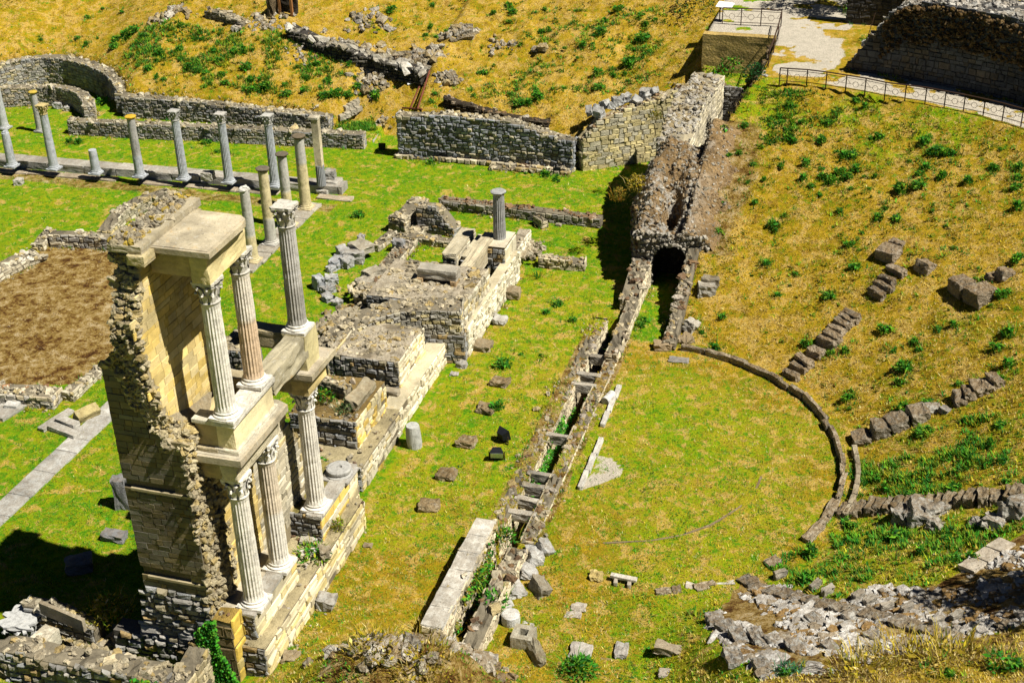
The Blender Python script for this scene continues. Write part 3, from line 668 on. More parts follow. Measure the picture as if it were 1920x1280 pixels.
# sloping broken top between the dark face and the yellow face
Yl = np.array([(-8.75, -12.9, 10.9), (-8.75, -12.7, 10.2), (-8.75, -12.65, 9.4), (-8.7, -12.55, 8.9), (-8.6, -12.3, 8.4), (-8.3, -11.6, 7.8), (-8.0, -11.1, 7.5)])
Fl = np.column_stack([FE[:, 0], np.full(7, A1+.02), FE[:, 1]-.05]); Bk = Yl+np.array([-.5, 1.2, .2])
mb.add(np.vstack([Fl, Yl, Bk]), q=[[i, i+1, 7+i+1, 7+i] for i in range(6)]+[[7+i, 8+i, 15+i, 14+i] for i in range(6)], c=(.3, .25, .16))
n = 420; t = R1.uniform(0, 5.999, n); k = t.astype(int); f = (t-k)[:, None]; s = R1.random((n, 1)); C = (Fl[k]*(1-f)+Fl[k+1]*f)*(1-s)+(Yl[k]*(1-f)+Yl[k+1]*f)*s
rocks(mb, C, .16*np.clip(1+.35*R1.standard_normal(n), .4, 1.9), TAN, .5, R1)
n = 120; rocks(mb, np.column_stack([R1.uniform(-8.6, -7.95, n), R1.uniform(A1, -11.2, n), 7.55+.1*R1.standard_normal(n)]), .2*np.clip(1+.4*R1.standard_normal(n), .4, 2), TAN, .5, R1)
rocks(mb, [(-8.15, -11.85, 7.75), (-8.4, -11.6, 7.8)], np.array([.55, .4]), TAN, .3, R1)
mb.build('torn_core', M_RUB, sw)
# upper wall with the yellow facing, broken end of layered rubble
mb = MB(); ae = lambda z: np.interp(z, YEz, YEa)+.07*(vnoise(np.asarray(z)*3.1, np.asarray(z)*0+2)-.5)
masonry(mb, lambda u, v, w: np.column_stack([-8.55+w, -13.2+u, v]), 3.6, cfun(12.95), cfun(7.45), .215, .42, .006, .004, YEL, R1, keep=lambda u, z: (-13.2+u) > ae(z)+.1, wob=.003, inset=.04)
zs = np.linspace(7.3, 13.0, 24); V = []
for z in zs: a = float(ae(z))+.1; V += [(-8.56, -9.6, z), (-8.56, a, z), (-9.2, a+.1, z), (-9.2, -9.6, z)]
q = []
for i in range(len(zs)-1):
    for j in range(4): q.append([i*4+j, i*4+(j+1) % 4, (i+1)*4+(j+1) % 4, (i+1)*4+j])
q.append([(len(zs)-1)*4+j for j in range(4)])
mb.add(V, q=np.array(q)[:, ::-1], c=(.34, .28, .17))
mb.build('yellow_facing', M_ASH, sw)
mb = MB(); n = 420; z = np.round(R1.uniform(7.6, 13.0, n)/.16)*.16+.025*R1.standard_normal(n); u = R1.random(n); a = ae(z)+.03+.14*R1.random(n)
rocks(mb, np.column_stack([-9.22+.66*u, a+.08*(1-u), z]), np.column_stack([R1.uniform(.12, .26, n), R1.uniform(.16, .4, n), R1.uniform(.1, .17, n)]), TAN, .2, R1)
rockface(mb, lambda u, v, w: np.column_stack([-9.2-w, u, v]), lambda u, v: u > ae(v), (-13, -9.6), (7.4, 13.1), .2, TAN, R1, .08, 1.2)
n = 260; rocks(mb, np.column_stack([R1.uniform(-9.2, -8.5, n), R1.uniform(-12.3, -9.4, n), 13.18+.05*R1.standard_normal(n)]), .16*np.clip(1+.4*R1.standard_normal(n), .4, 2), RUBB+[(.5, .36, .06)], .4, R1)
mb.build('broken_end', M_RUB, sw)
mb = MB(); block(mb, (-8.74, -10.9, 12.98), (.9, 3.0, .2), n=8, amp=.015, bev=.03, col=(.42, .36, .24)); mb.build('parapet', M_ROOF, sw)
mb = MB(); block(mb, (-8.42, -11.05, 12.72), (.46, 2.9, .26), n=7, amp=.012, bev=.04, col=(.45, .37, .2)); mb.build('cornice', M_ROOF, sw)
# lower wall carrying on behind the columns, broken down in steps
mb = MB(); topR = lambda u: np.interp(u, [0, .6, 1.0, 1.5, 2.1, 2.6, 3.1, 3.5], [7.0, 6.9, 6.4, 6.1, 5.3, 4.6, 3.8, 3.2])
masonry(mb, lambda u, v, w: np.column_stack([-8.0+w, -11.15+u, v]), 2.0, cfun(7.4), cfun(1.9), .25, .5, .010, .008, YEL, R1, wob=.005, inset=.06)
masonry(mb, lambda u, v, w: np.column_stack([-8.0+w, -9.25+u, v]), 3.5, topR, cfun(1.6), .22, .42, .02, .01, PALE, R1, wob=.01, inset=.12)
for i in range(14):
    u0, u1 = i*.25, (i+1)*.25; box(mb, (-8.9, -9.25+u0, 0), (-8.02, -9.25+u1, float(topR((u0+u1)/2))-.08), (.28, .23, .14))
mb.build('lower_facing', M_ASH, sw)
mb = MB(); n = 230; u = R1.uniform(0, 3.5, n); rocks(mb, np.column_stack([R1.uniform(-8.9, -8.0, n), -9.25+u, topR(u)-.05+.06*R1.standard_normal(n)]), .2*np.clip(1+.4*R1.standard_normal(n), .4, 2), TAN, .4, R1)
rockface(mb, lambda u, v, w: np.column_stack([-8.9+u, -5.75+w, v]), lambda u, v: v < 3.2, (0, .9), (0, 3.3), .2, TAN, R1, .1)
mb.build('broken_crest', M_RUB, sw)
# roof slab carried by the upper columns
rf = empty('entablature_roof', (-7.6, -10.8, 12.05), 'flat lichened roof slab and architraves resting on the two upper columns', 'roof')
mb = MB(); pts = [(-8.45, -11.98), (-6.74, -11.98), (-6.72, -10.3), (-6.8, -9.95), (-7.0, -9.78), (-8.45, -9.72)]; hull_slab(mb, pts, 12.86, 13.0, np.array((.46, .39, .26)), zn=0)
toprough(mb, -8.4, -6.82, -11.9, -9.95, 13.012, (.48, .41, .28), R1, .012, .12); mb.build('roof_slab', M_ROOF, rf)
mb = MB(); pts = [(-8.45, -11.86), (-6.84, -11.86), (-6.84, -9.9), (-8.45, -9.9)]; hull_slab(mb, pts, 12.76, 12.858, np.array((.44, .36, .2))); mb.build('cornice', M_ROOF, rf)
mb = MB(); block(mb, (-7.17, -10.8, 12.07), (.46, 2.06, .69), n=8, amp=.03, bev=.05, col=(.58, .48, .24)); mb.build('front_architrave', M_ASH, rf)
mb = MB(); block(mb, (-7.95, -11.55, 12.2), (1.1, .44, .56), n=6, amp=.015, bev=.04, col=(.44, .34, .17)); mb.build('side_architrave', M_ASH, rf)
mb = MB(); block(mb, (-7.95, -10.02, 12.2), (1.1, .4, .56), n=6, amp=.015, bev=.04, col=(.44, .34, .17)); mb.build('side_architrave', M_ASH, rf)
# lower entablature with the pedestal of the upper order
en = empty('lower_entablature', (-7.2, -10.6, 6.35), 'marble architrave, lichened cornice and pedestal between lower and upper columns', 'entablature')
mb = MB(); block(mb, (-7.17, -10.62, 6.34), (.48, 2.5, .5), n=9, amp=.02, bev=.05, col=(.66, .58, .4)); mb.build('architrave', M_LIME, en)
mb = MB(); block(mb, (-7.7, -11.62, 6.36), (.62, .46, .48), n=5, amp=.015, bev=.05, col=(.44, .35, .18)); mb.build('return_architrave', M_ASH, en)
mb = MB(); hull_slab(mb, [(-8.02, -11.92), (-6.84, -11.92), (-6.84, -9.25), (-8.02, -9.25)], 6.85, 6.96, np.array((.5, .42, .25)))
hull_slab(mb, [(-8.02, -12.03), (-6.68, -12.03), (-6.68, -9.2), (-7.0, -9.02), (-8.02, -9.1)], 6.963, 7.16, np.array((.42, .36, .25)), jag=.015); toprough(mb, -7.98, -6.75, -11.95, -9.25, 7.172, (.42, .37, .27), R1, .02, .12); mb.build('cornice', M_ROOF, en)
mb = MB(); block(mb, (-7.16, -10.62, 7.16), (.68, 2.42, .14), n=9, amp=.015, bev=.05, col=(.66, .6, .46)); block(mb, (-7.7, -11.6, 7.16), (.6, .5, .13), n=5, amp=.015, col=(.5, .42, .26)); mb.build('pedestal_base', M_LIME, en)
mb = MB(); block(mb, (-7.16, -10.62, 7.29), (.5, 2.26, .74), n=9, amp=.012, bev=.03, col=(.68, .58, .34)); block(mb, (-7.7, -11.55, 7.28), (.62, .36, .74), n=5, amp=.012, bev=.03, col=(.4, .32, .17)); mb.build('pedestal', M_ASH, en)
mb = MB(); block(mb, (-7.15, -10.62, 8.0), (.64, 2.46, .13), n=9, amp=.015, bev=.06, col=(.68, .64, .54)); block(mb, (-7.72, -11.58, 8.0), (.66, .5, .12), n=5, amp=.012, col=(.64, .6, .48)); mb.build('pedestal_cap', M_LIME, en)
mb = MB(); block(mb, (-8.1, -10.5, 7.17), (.7, 1.9, .42), n=7, amp=.02, bev=.04, col=(.5, .4, .2)); mb.build('inner_ledge', M_ASH, en)
bm = MB(); block(bm, (-7.2, -8.3, 7.5), (.6, 2.25, .68), n=10, amp=.05, bev=.08, col=(.34, .3, .2)); tag(bm.build('stone_beam', M_ROOF), 'rough weathered stone beam bridging the two pedestals of the upper columns', 'stone beam')
bm = MB(); block(bm, (-8.35, -6.85, 7.55), (1.5, .5, .55), n=8, amp=.025, bev=.05, col=(.34, .28, .16)); tag(bm.build('stone_beam', M_ROOF), 'plain stone beam running back from the pedestal of the single upper column', 'stone beam')
bm = MB(); block(bm, (-8.25, -9.35, 7.45), (1.2, .45, .55), n=8, amp=.03, bev=.05, col=(.34, .28, .17)); tag(bm.build('stone_beam', M_ROOF), 'short stone beam behind the second upper column', 'stone beam')
podium('masonry_pier', -9.7, -8.9, -7.4, -6.2, 0, 7.52, 'slim grey masonry pier carrying the back end of the plain beam', 'pier', top='rubble', seed=31, rpal=GREY)
e3 = empty('lower_entablature', (-7.2, -6.7, 6.2), 'short piece of entablature with pedestal under the single upper column', 'entablature')
mb = MB(); block(mb, (-7.2, -6.72, 6.26), (.52, 1.3, .5), n=7, amp=.015, bev=.05, col=(.64, .5, .22)); mb.build('architrave', M_ASH, e3)
mb = MB(); block(mb, (-7.95, -7.1, 6.26), (1.0, .45, .5), n=5, amp=.015, bev=.05, col=(.44, .35, .18)); mb.build('return_architrave', M_ASH, e3)
mb = MB(); hull_slab(mb, [(-8.3, -7.46), (-6.8, -7.46), (-6.8, -5.98), (-8.3, -5.98)], 6.77, 6.9, np.array((.5, .42, .24))); hull_slab(mb, [(-8.35, -7.55), (-6.68, -7.55), (-6.68, -5.9), (-8.35, -5.9)], 6.903, 7.08, np.array((.42, .36, .24)), jag=.02); toprough(mb, -8.3, -6.73, -7.5, -5.95, 7.09, (.42, .36, .26), R1, .02, .12); mb.build('cornice', M_ROOF, e3)
mb = MB(); block(mb, (-7.25, -6.9, 7.08), (.68, .85, 1.12), n=7, amp=.02, bev=.04, col=(.58, .5, .26)); mb.build('pedestal', M_ASH, e3)
# columns of the stage front
WCOL = (.70, .66, .57)
CL = [((-7.18, -11.51), 4.34, 'front fluted lower column of the stage building, nearest the broken wall'), ((-7.2, -9.82), 4.34, 'second fluted lower column, under the middle of the entablature'), ((-7.3, -6.95), 4.24, 'fluted lower column standing alone under the short entablature')]
for k, ((b, a), H, lb) in enumerate(CL): column(loc=(b, a, 2.0), H=H, R=.285, label=lb, col=WCOL, seed=40+k, group='lower order columns of the stage building', caph=.66, split=.5 if k == 1 else None, col2=(.62, .53, .4) if k == 1 else None)
CUp = [((-7.18, -11.5), 8.13, 12.07, 'front fluted upper column under the left corner of the roof slab'), ((-7.2, -9.85), 8.15, 12.07, 'cracked fluted upper column under the right side of the roof slab'), ((-7.25, -6.95), 8.2, 12.05, 'free-standing upper column with white capital and nothing on top')]
for k, ((b, a), z, t, lb) in enumerate(CUp): column(loc=(b, a, z), H=t-z, R=.265, label=lb, col=(.6, .45, .3) if k == 1 else ((.33, .315, .28) if k == 2 else WCOL), seed=50+k, group='upper order columns of the stage building', caph=.62, split=.55 if k == 1 else (.42 if k == 2 else None), col2=(.66, .6, .5) if k == 1 else ((.46, .44, .4) if k == 2 else None), basecol=WCOL, lichen=(.5, .47, .4))
# podiums and blocks of the stage
podium('stage_podium', -8.6, -6.96, -12.0, -9.25, .9, 2.0, 'stuccoed podium carrying the two front lower columns', rpal=[(.62, .52, .27), (.68, .58, .33), (.6, .46, .16), (.7, .62, .42)], top='slab', topcol=(.45, .39, .28), seed=61, rch=.45, rsl=.9, rd=.012)
podium('stage_podium', -9.8, -6.98, -7.4, -4.55, .3, 1.96, 'podium of grey masonry with grass on top under the lone column', rpal=[(.62, .52, .3), (.68, .58, .36), (.62, .44, .12), (.66, .6, .44)], top='earth', topcol=(.24, .2, .06), seed=62, rch=.3, rsl=.6)
mb = MB(); block(mb, (-7.2, -6.0, 1.9), (.5, 2.9, .16), n=9, amp=.02, bev=.05, col=(.4, .38, .33)); tag(mb.build('edge_slab', M_LIME), 'grey coping slab along the edge of the lone column podium', 'slab')
mb = MB(); block(mb, (-7.18, -10.7, 1.93), (.5, 2.7, .12), n=9, amp=.02, bev=.05, col=(.38, .36, .31)); tag(mb.build('edge_slab', M_LIME), 'grey coping slab along the edge of the front podium', 'slab')
podium('low_stage_wall', -8.0, -6.6, -12.3, -5.1, 0, 1.12, 'long low front wall of the stage nearest the viewer', 'wall', rpal=[(.62, .54, .36), (.68, .6, .42), (.58, .5, .32), (.64, .52, .24)], top='earth', topcol=(.42, .35, .2), seed=63, rch=.22, rsl=.5, rd=.025)
podium('low_stage_wall', -10.2, -7.42, -3.3, .4, 0, .95, 'low stepped stage wall with dark end face beside the column drum', 'wall', top='earth', topcol=(.36, .3, .17), seed=64)
podium('stage_block', -10.4, -7.95, -2.25, .5, .6, 2.0, 'square masonry block with earth and weeds on top', 'masonry block', top='earth', topcol=(.25, .17, .06), seed=65, rpal=[(.62, .54, .36), (.68, .58, .34), (.62, .44, .12)])
podium('low_stage_wall', -8.2, -7.5, .4, 5.9, 0, .9, 'low middle stretch of the stage front wall below the square rubble block', 'wall', top='slab', topcol=(.5, .43, .28), seed=66, rpal=[(.64, .56, .38), (.7, .62, .44), (.58, .5, .34)], rch=.2, rsl=.35, rd=.035)
podium('stage_block', -10.5, -8.0, 1.9, 4.6, .5, 1.98, 'large square masonry block with flat rubble top in the middle of the stage', 'masonry block', seed=67, rpal=[(.64, .56, .38), (.7, .62, .44), (.58, .5, .34), (.6, .46, .2)])
podium('stage_block', -10.9, -10.55, 1.9, 4.4, .5, 1.9, 'narrow masonry strip beside the flat rubble block', 'masonry block', seed=68)
mb = MB(); block(mb, (-8.9, 1.45, .85), (2.1, .3, .25), n=8, amp=.02, col=(.36, .31, .22)); tag(mb.build('edge_slab', M_LIME), 'thin kerb slab in front of the flat rubble block', 'slab')
wall('niche_wall', [(-11.3, 1.9), (-11.1, 3.3), (-10.4, 4.6), (-9.3, 5.55), (-8.2, 5.98), (-6.98, 6.2)], [1.6, 1.9, 2.2, 2.3, 2.3, 2.3], .2, 1.1, pal=[(.42, .38, .28), (.36, .33, .26), (.5, .42, .22), (.33, .31, .26)], label='curved masonry wall of the stage niche with rubble core on top', seed=69, jag=.04, ch=.14, sl=.26, faces='RE')
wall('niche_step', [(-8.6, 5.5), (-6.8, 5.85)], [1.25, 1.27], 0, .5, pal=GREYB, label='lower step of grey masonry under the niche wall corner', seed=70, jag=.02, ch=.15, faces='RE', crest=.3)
podium('stage_block', -11.0, -6.97, 6.3, 9.6, 0, 2.15, 'broad rubble platform behind the curved niche wall', 'masonry block', seed=71, rs=.16, rpal=PALE, rch=.18, rsl=.34, rd=.035)
tr = empty('stone_trough', (-8.6, 8.1, 2.1), 'hollow stone trough lying on the rubble platform', 'trough')
mb = MB(); block(mb, (-8.6, 8.1, 2.3), (1.65, .55, .42), n=8, amp=.03, bev=.06, col=(.33, .3, .24)); mb.build('trough_body', M_ROOF, tr)
for dx in (-.7, .7):
    mb = MB(); block(mb, (-8.6+dx, 7.95, 2.08), (.24, .4, .24), n=4, amp=.01, col=(.4, .28, .15)); mb.build('brick_foot', M_MAS, tr)
podium('low_stage_wall', -7.25, -6.8, 6.1, 13.2, 0, 1.25, 'far stretch of the pale stage front wall below the fluted stump', 'wall', top='slab', topcol=(.5, .43, .28), seed=72, rpal=[(.64, .58, .42), (.7, .64, .48), (.56, .5, .34)], rch=.2, rsl=.34, rd=.04)
podium('low_stage_wall', -7.6, -7.1, 13.2, 16.0, 0, 1.0, 'pale end of the stage front wall at its far corner', 'wall', top='rubble', seed=73, rpal=[(.64, .58, .42), (.7, .64, .48)], rch=.2, rsl=.34, rd=.04)
podium('masonry_pier', -9.45, -8.85, 10.9, 13.6, 0, 1.7, 'pale double masonry pier at the far end of the stage', 'pier', seed=74, top='slab', rpal=PALE, topcol=(.42, .37, .26))
podium('masonry_pier', -8.75, -8.35, 11.1, 13.4, 0, 1.55, 'lower pier between the pale pier and the long beam', 'pier', seed=75, top='slab', topcol=(.38, .33, .22))
for k, (b, a, w, l) in enumerate(((-9.15, 12.2, .6, 2.7), (-8.5, 12.2, .35, 2.2))):
    mb = MB(); block(mb, (b, a, 1.68 if k == 0 else 1.53), (w, l, .26), n=8, amp=.04, bev=.08, col=(.4, .35, .24)); tag(mb.build('coping_stone', M_ROOF), ('broad', 'narrow')[k]+' coping stone lying along the '+('pale pier', 'lower pier')[k], 'coping stone')
mb = MB(); block(mb, (-8.02, 11.35, 1.2), (.52, 3.6, .85), n=12, amp=.04, bev=.05, col=(.42, .36, .24)); tag(mb.build('stone_beam', M_ROOF), 'long thick stone beam leading to the fluted column stump', 'stone beam')
podium('masonry_pier', -8.3, -7.3, 12.2, 13.9, 0, 1.2, 'rubble support beneath the far end of the long beam', 'pier', seed=76)
podium('column_pedestal', -7.85, -7.02, 11.9, 13.5, .9, 1.98, 'pale pedestal block under the grey fluted column stump', 'pedestal', seed=77, rpal=[(.66, .6, .44), (.6, .54, .38)], top='slab', topcol=(.5, .44, .32), rch=.5, rsl=.8)
cs = P(937, 445, z=2.0); column(loc=(cs[0], cs[1], 1.98), H=Zat(cs[0], cs[1], 357)-1.98, R=.27, cap='plain', base=False, label='grey fluted column stump standing alone at the far end of the stage', col=(.30, .30, .29), seed=58)
dr = P(637, 890, z=1.96); o = empty('round_base_stone', tuple(dr), 'round stone column base with a hole in its top on the lone podium', 'column base')
mb = MB(); lathe(mb, [(.4, 0), (.44, .04), (.44, .12), (.38, .15), (.37, .19), (.40, .21), (.40, .28), (.34, .31), (.1, .315), (.08, .24)], dr, (.36, .35, .32), 28, wobble=.04, r=R1); mb.build('torus', M_MARB, o)
mb = MB(); block(mb, dr-np.array([0, 0, .02]), (.95, .95, .1), n=4, amp=.02, col=(.36, .34, .3)); mb.build('plinth', M_MARB, o)
# brown masonry post and wall with ivy at the near corner
podium('masonry_post', -7.95, -7.32, -12.6, -12.02, 0, 2.15, 'tall rough post of yellowish masonry at the near corner of the stage', 'post', fpal=[(.2, .15, .07), (.16, .12, .06)], rpal=[(.6, .48, .18), (.66, .56, .3), (.6, .42, .08)], top='earth', topcol=(.36, .24, .06), seed=78, rch=.4, rsl=.6, ch=.35, sl=.5, d=.015)  # front stones coloured dark for shade, right side bright for sun
wall('rubble_wall', [(-8.35, -14.6), (-8.35, -12.5)], [.95, 1.35], 0, .62, pal=TAN, label='ivy-clad rubble wall running back to the tall stage wall', seed=79, jag=.08, faces='RS')
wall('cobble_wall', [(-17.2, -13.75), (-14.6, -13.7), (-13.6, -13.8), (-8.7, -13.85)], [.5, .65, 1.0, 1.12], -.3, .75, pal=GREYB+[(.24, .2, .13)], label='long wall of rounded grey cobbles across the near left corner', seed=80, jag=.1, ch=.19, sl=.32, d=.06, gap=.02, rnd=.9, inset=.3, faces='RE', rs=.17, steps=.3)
# ------------------------------------------------------------------ portico: far walls
UPAL = GREY+[(.3, .3, .29)]
wall('portico_wall', [LW0, LW1], [Zat(LW0[0], LW0[1], 222), Zat(LW1[0], LW1[1], 247)], 0, .6, pal=UPAL, label='long low grey masonry wall behind the portico columns', seed=101, jag=.05, faces='RSE', ch=.15, sl=.27, cpal=PALE)
up = (UW1-UW0); wall('portico_wall', [UW0, UW0+up*.25, UW0+up*.5, UW0+up*.75, UW1], [UT0, UT0-.05, UT0*.65+UT1*.35, UT1+.1, UT1], .3, .7, pal=UPAL, label='upper grey masonry wall holding the dry slope behind the low portico wall', seed=102, jag=.06, faces='RE', ch=.15, sl=.27, cpal=PALE)
ex = [tuple(p) for p in EXO[::-1]]+[tuple(UW0[:2]-np.array([.25, -.2]))]
wall('curved_wall', ex, UT0, 0, .8, pal=UPAL+[(.4, .34, .2)], label='tall curved recess wall at the far left, half in shadow', seed=103, jag=.12, faces='RE', ch=.15, sl=.27, cpal=PALE)
wall('curved_wall', [tuple(p) for p in EXI[::-1]], 1.2, 0, .62, pal=[(.4, .36, .28), (.36, .3, .2), (.3, .28, .25)], label='lower inner curved wall inside the tall curved recess', seed=104, jag=.08, faces='RLE', ch=.14, sl=.26, cpal=PALE)
for k, (x, y, s, lb) in enumerate(((110, 203, .42, 'larger grey loose stone at the foot of the inner curved wall'), (127, 208, .34, 'smaller grey loose stone beside the inner curved wall'), (141, 250, .5, 'flat pale block at the left end of the low portico wall'))):
    p = P(x, y, z=0); mb = MB(); block(mb, p, (s*1.2, s*.8, s*.8), .2, n=4, amp=.05, bev=.2, col=(.42, .41, .38)); tag(mb.build('loose_stone', M_LIME), lb, 'stone')
# stylobate with its columns
s0, s1 = P(-60, 308, z=0), P(640, 366, z=0); sd_ = (s1-s0)/np.linalg.norm(s1-s0); ZS = .42
st = MB(); st2 = MB(); Ls = np.linalg.norm((s1-s0)[:2]); r = np.random.default_rng(105); u = 0
ang = math.atan2(sd_[1], sd_[0]); nn = np.array([-sd_[1], sd_[0], 0])
while u < Ls:
    l = min(r.uniform(1.2, 2.2), Ls-u+.05); c = s0+sd_*(u+l/2)+nn*.42; block(st, c-np.array([0, 0, .15]), (l-.02, .84, ZS+.15), ang, n=6, amp=.02, bev=.07, col=np.array((.40, .38, .33))*r.uniform(.8, 1.15)); u += l
so_ = tag(st.build('stylobate', M_LIME), 'long worn stone stylobate carrying the row of portico columns', 'stylobate')
u = 0
while u < Ls*.97:
    l = r.uniform(1.0, 2.4)
    st2 = MB(); block(st2, s0+sd_*(u+l/2)-nn*.45-np.array([0, 0, .12]), (l-.03, .5, .2), ang, n=5, amp=.03, bev=.1, col=np.array((.44, .37, .27))*r.uniform(.7, 1.1))
    if r.random() < .8: child_of_mesh(so_, st2, 'step_stone', M_LIME)
    u += l
PB = (.38, .40, .42); PBL = (.42, .43, .43)
def pcol(px, tx, ty, cap, lb, col=PB, R=.23, z=ZS, fl=20, split=None, col2=None, seed=0, base=True, lichen=None, **k):
    p = P(px[0], px[1], z=z); q = (p[0], p[1]); H = Zat(p[0], p[1], ty)-z
    return column(loc=(p[0], p[1], z), H=H, R=R, flutes=fl, cap=cap, base=base, label=lb, col=col, seed=seed, split=split, col2=col2, lichen=lichen, taper=.84, caph=.5 if cap == 'corinthian' else None, group='portico columns', plinth=True, **k)
YL = (.5, .36, .06); CREAM = (.56, .47, .27); CGR = (.44, .42, .37)
pcol((9, 241), 0, 150, 'plain', 'leftmost portico column, cut by the edge of the picture', seed=1, z=.05, fl=0, col=PBL)
pcol((76, 246), 65, 171, 'plain', 'slim unfluted portico column set back near the curved wall', seed=2, fl=0, R=.2, z=.05, col=(.36, .35, .33), lichen=YL)
pcol((23, 312), 13, 249, 'broken', 'short broken portico column with a slanting top', seed=3, fl=0)
pcol((102, 317), 79, 196, 'corinthian', 'tall portico column with yellow lichen on its worn capital', seed=4, fl=0, lichen=(.45, .36, .16))
pcol((181, 325), 178, 281, None, 'low stump between two tall portico columns', seed=5, fl=0, base=True)
pcol((263, 331), 248, 217, 'plain', 'tall grey portico column with a flat orange lichened top', seed=6, fl=0, lichen=(.55, .33, .03), split=.35, col2=(.32, .31, .29))
pcol((345, 336), 328, 207, 'corinthian', 'fluted grey portico column with a worn capital above the low wall', seed=7, split=.34, col2=PB, lichen=(.36, .35, .32))
pcol((430, 342), 413, 212, 'corinthian', 'fluted grey portico column next to a loose block on the stylobate', seed=8, lichen=(.40, .38, .34))
pcol((516, 349), 501, 215, 'corinthian', 'fluted grey portico column partly behind a cream column', seed=9, lichen=(.42, .41, .37))
pcol((574, 391), 560, 253, 'plain', 'cream unfluted column with a dark mossy top at the corner of the portico', seed=10, col=CREAM, col2=CGR, split=.62, fl=0, R=.27, z=.05, lichen=(.14, .11, .07))
pcol((543, 424), 523, 287, 'plain', 'cream column rising behind the white capital of the upper stage column', seed=11, col=CREAM, col2=CGR, split=.5, fl=0, R=.25, z=.05, lichen=(.12, .1, .07))
pcol((509, 457), 494, 314, 'plain', 'cream column with dark crumbling top between two grey-cream columns', seed=12, col=CGR, col2=CREAM, split=.34, fl=0, R=.26, z=.05, lichen=(.13, .11, .08))
pcol((475, 490), 460, 355, 'broken', 'cracked cream column nearest the roof slab', seed=13, col=CREAM, col2=CGR, split=.35, fl=0, R=.25, z=.05)
pp = P(603, 347, z=ZS); H = Zat(pp[0], pp[1], 219)-ZS; o = empty('pillar', (pp[0], pp[1], ZS), 'square cream pillar with dark fluted foot at the end of the stylobate', 'pillar')
mb = MB(); lathe(mb, [(.23, 0), (.22, H*.3)], (pp[0], pp[1], ZS), (.25, .26, .27), 28, 18); mb.build('fluted_foot', M_MARB, o)
mb = MB(); block(mb, (pp[0], pp[1], ZS+H*.28), (.34, .34, H*.72), .1, n=8, amp=.006, bev=.03, col=(.72, .62, .42)); mb.build('square_shaft', M_LIME, o)
mb = MB(); block(mb, (pp[0]-.05, pp[1], ZS+H*.97), (.5, .42, .12), .1, n=4, amp=.02, col=(.66, .6, .46)); mb.build('worn_top', M_LIME, o)
# strip of footing under the near column row
r = np.random.default_rng(9); mb = MB()
for a in np.arange(11.2, 18.6, .95): block(mb, (-18.75+r.normal(0, .03), a, -.12), (.95, .9, .22), r.normal(0, .03), n=5, amp=.03, bev=.1, col=np.array((.42, .39, .32))*r.uniform(.8, 1.1))
tag(mb.build('footing', M_LIME), 'flat stone footing strip under the cream columns', 'footing')
for k, (x, y, s, rz, lb) in enumerate(((391, 337, (.62, .45, .42), .1, 'rough loose block lying on the stylobate between two columns'), (623, 354, (.95, .75, .5), -.1, 'larger lower block of the stacked pair at the right end of the stylobate'), (607, 361, (.62, .62, .22), 0, 'round base stone at the right end of the stylobate'), (36, 346, (.42, .4, .3), .3, 'small grey stone on the grass below the stylobate'))):
    p = P(x, y, z=ZS if k == 0 else 0); mb = MB(); block(mb, p, s, rz, n=5, amp=.04, bev=.35 if k == 2 else .14, col=(.42, .40, .35)); tag(mb.build('loose_block', M_LIME), lb, 'block')
    if k == 1: mb = MB(); block(mb, p+np.array([-.1, .15, .5]), (.5, .5, .42), .2, n=5, amp=.04, col=(.36, .35, .32)); tag(mb.build('loose_block', M_LIME), 'smaller grey block stacked on the block at the right end of the stylobate', 'block')
# ------------------------------------------------------------------ low walls on the portico lawn at the left
wall('ruin_wall', [P(x, y, z=0) for x, y in ((100, 458), (150, 459), (217, 464))], [.62, .65, .6], 0, .62, pal=[(.4, .37, .3), (.34, .32, .28), (.46, .4, .28)], label='short ruined wall at the far edge of the bare brown earth', seed=111, faces='RSE', cpal=PALE, jag=.05)
wall('ruin_wall', [P(x, y, z=0) for x, y in ((72, 470), (88, 455), (102, 448))], [.35, .5, .55], 0, .55, pal=PALE, label='little return of ruined wall at the corner of the brown earth', seed=112, faces='RS', cpal=PALE, jag=.06)
wall('ruin_wall', [P(x, y, z=.2) for x, y in ((195, 440), (225, 408), (265, 386), (318, 372))], [.4, .55, .6, .65], 0, .7, pal=PALE, label='curving ruined wall running up behind the top of the tall stage wall', seed=113, faces='RSE', cpal=PALE, jag=.1)
wall('ruin_wall', [P(x, y, z=.1) for x, y in ((-30, 530), (0, 512), (38, 492), (70, 480))], [.3, .4, .4, .3], 0, 1.0, pal=PALE, label='broad low wall of pale stones at the left edge above the brown earth', seed=114, faces='RE', cpal=PALE+[(.62, .58, .48)], jag=.08)
wall('ruin_wall', [P(x, y, z=0) for x, y in ((-30, 748), (45, 752), (112, 757))], [.55, .55, .5], 0, .85, pal=[(.42, .38, .3), (.5, .42, .28), (.36, .33, .28)], label='low ruined wall along the near edge of the brown earth', seed=115, faces='RE', cpal=PALE+[(.3, .16, .08)], jag=.1)
wall('ruin_wall', [P(x, y, z=0) for x, y in ((128, 752), (160, 722), (200, 684))], [.35, .25, .15], 0, .55, pal=PALE, label='crumbling corner wall running from the brown earth towards the tall wall', seed=116, faces='RS', cpal=PALE, jag=.1)
pv = MB(); r = np.random.default_rng(117); p0, p1 = P(-60, 1020, z=0), P(205, 772, z=0); d = (p1-p0); L = np.linalg.norm(d); d /= L; n_ = np.array([d[1], -d[0], 0]); u = 0
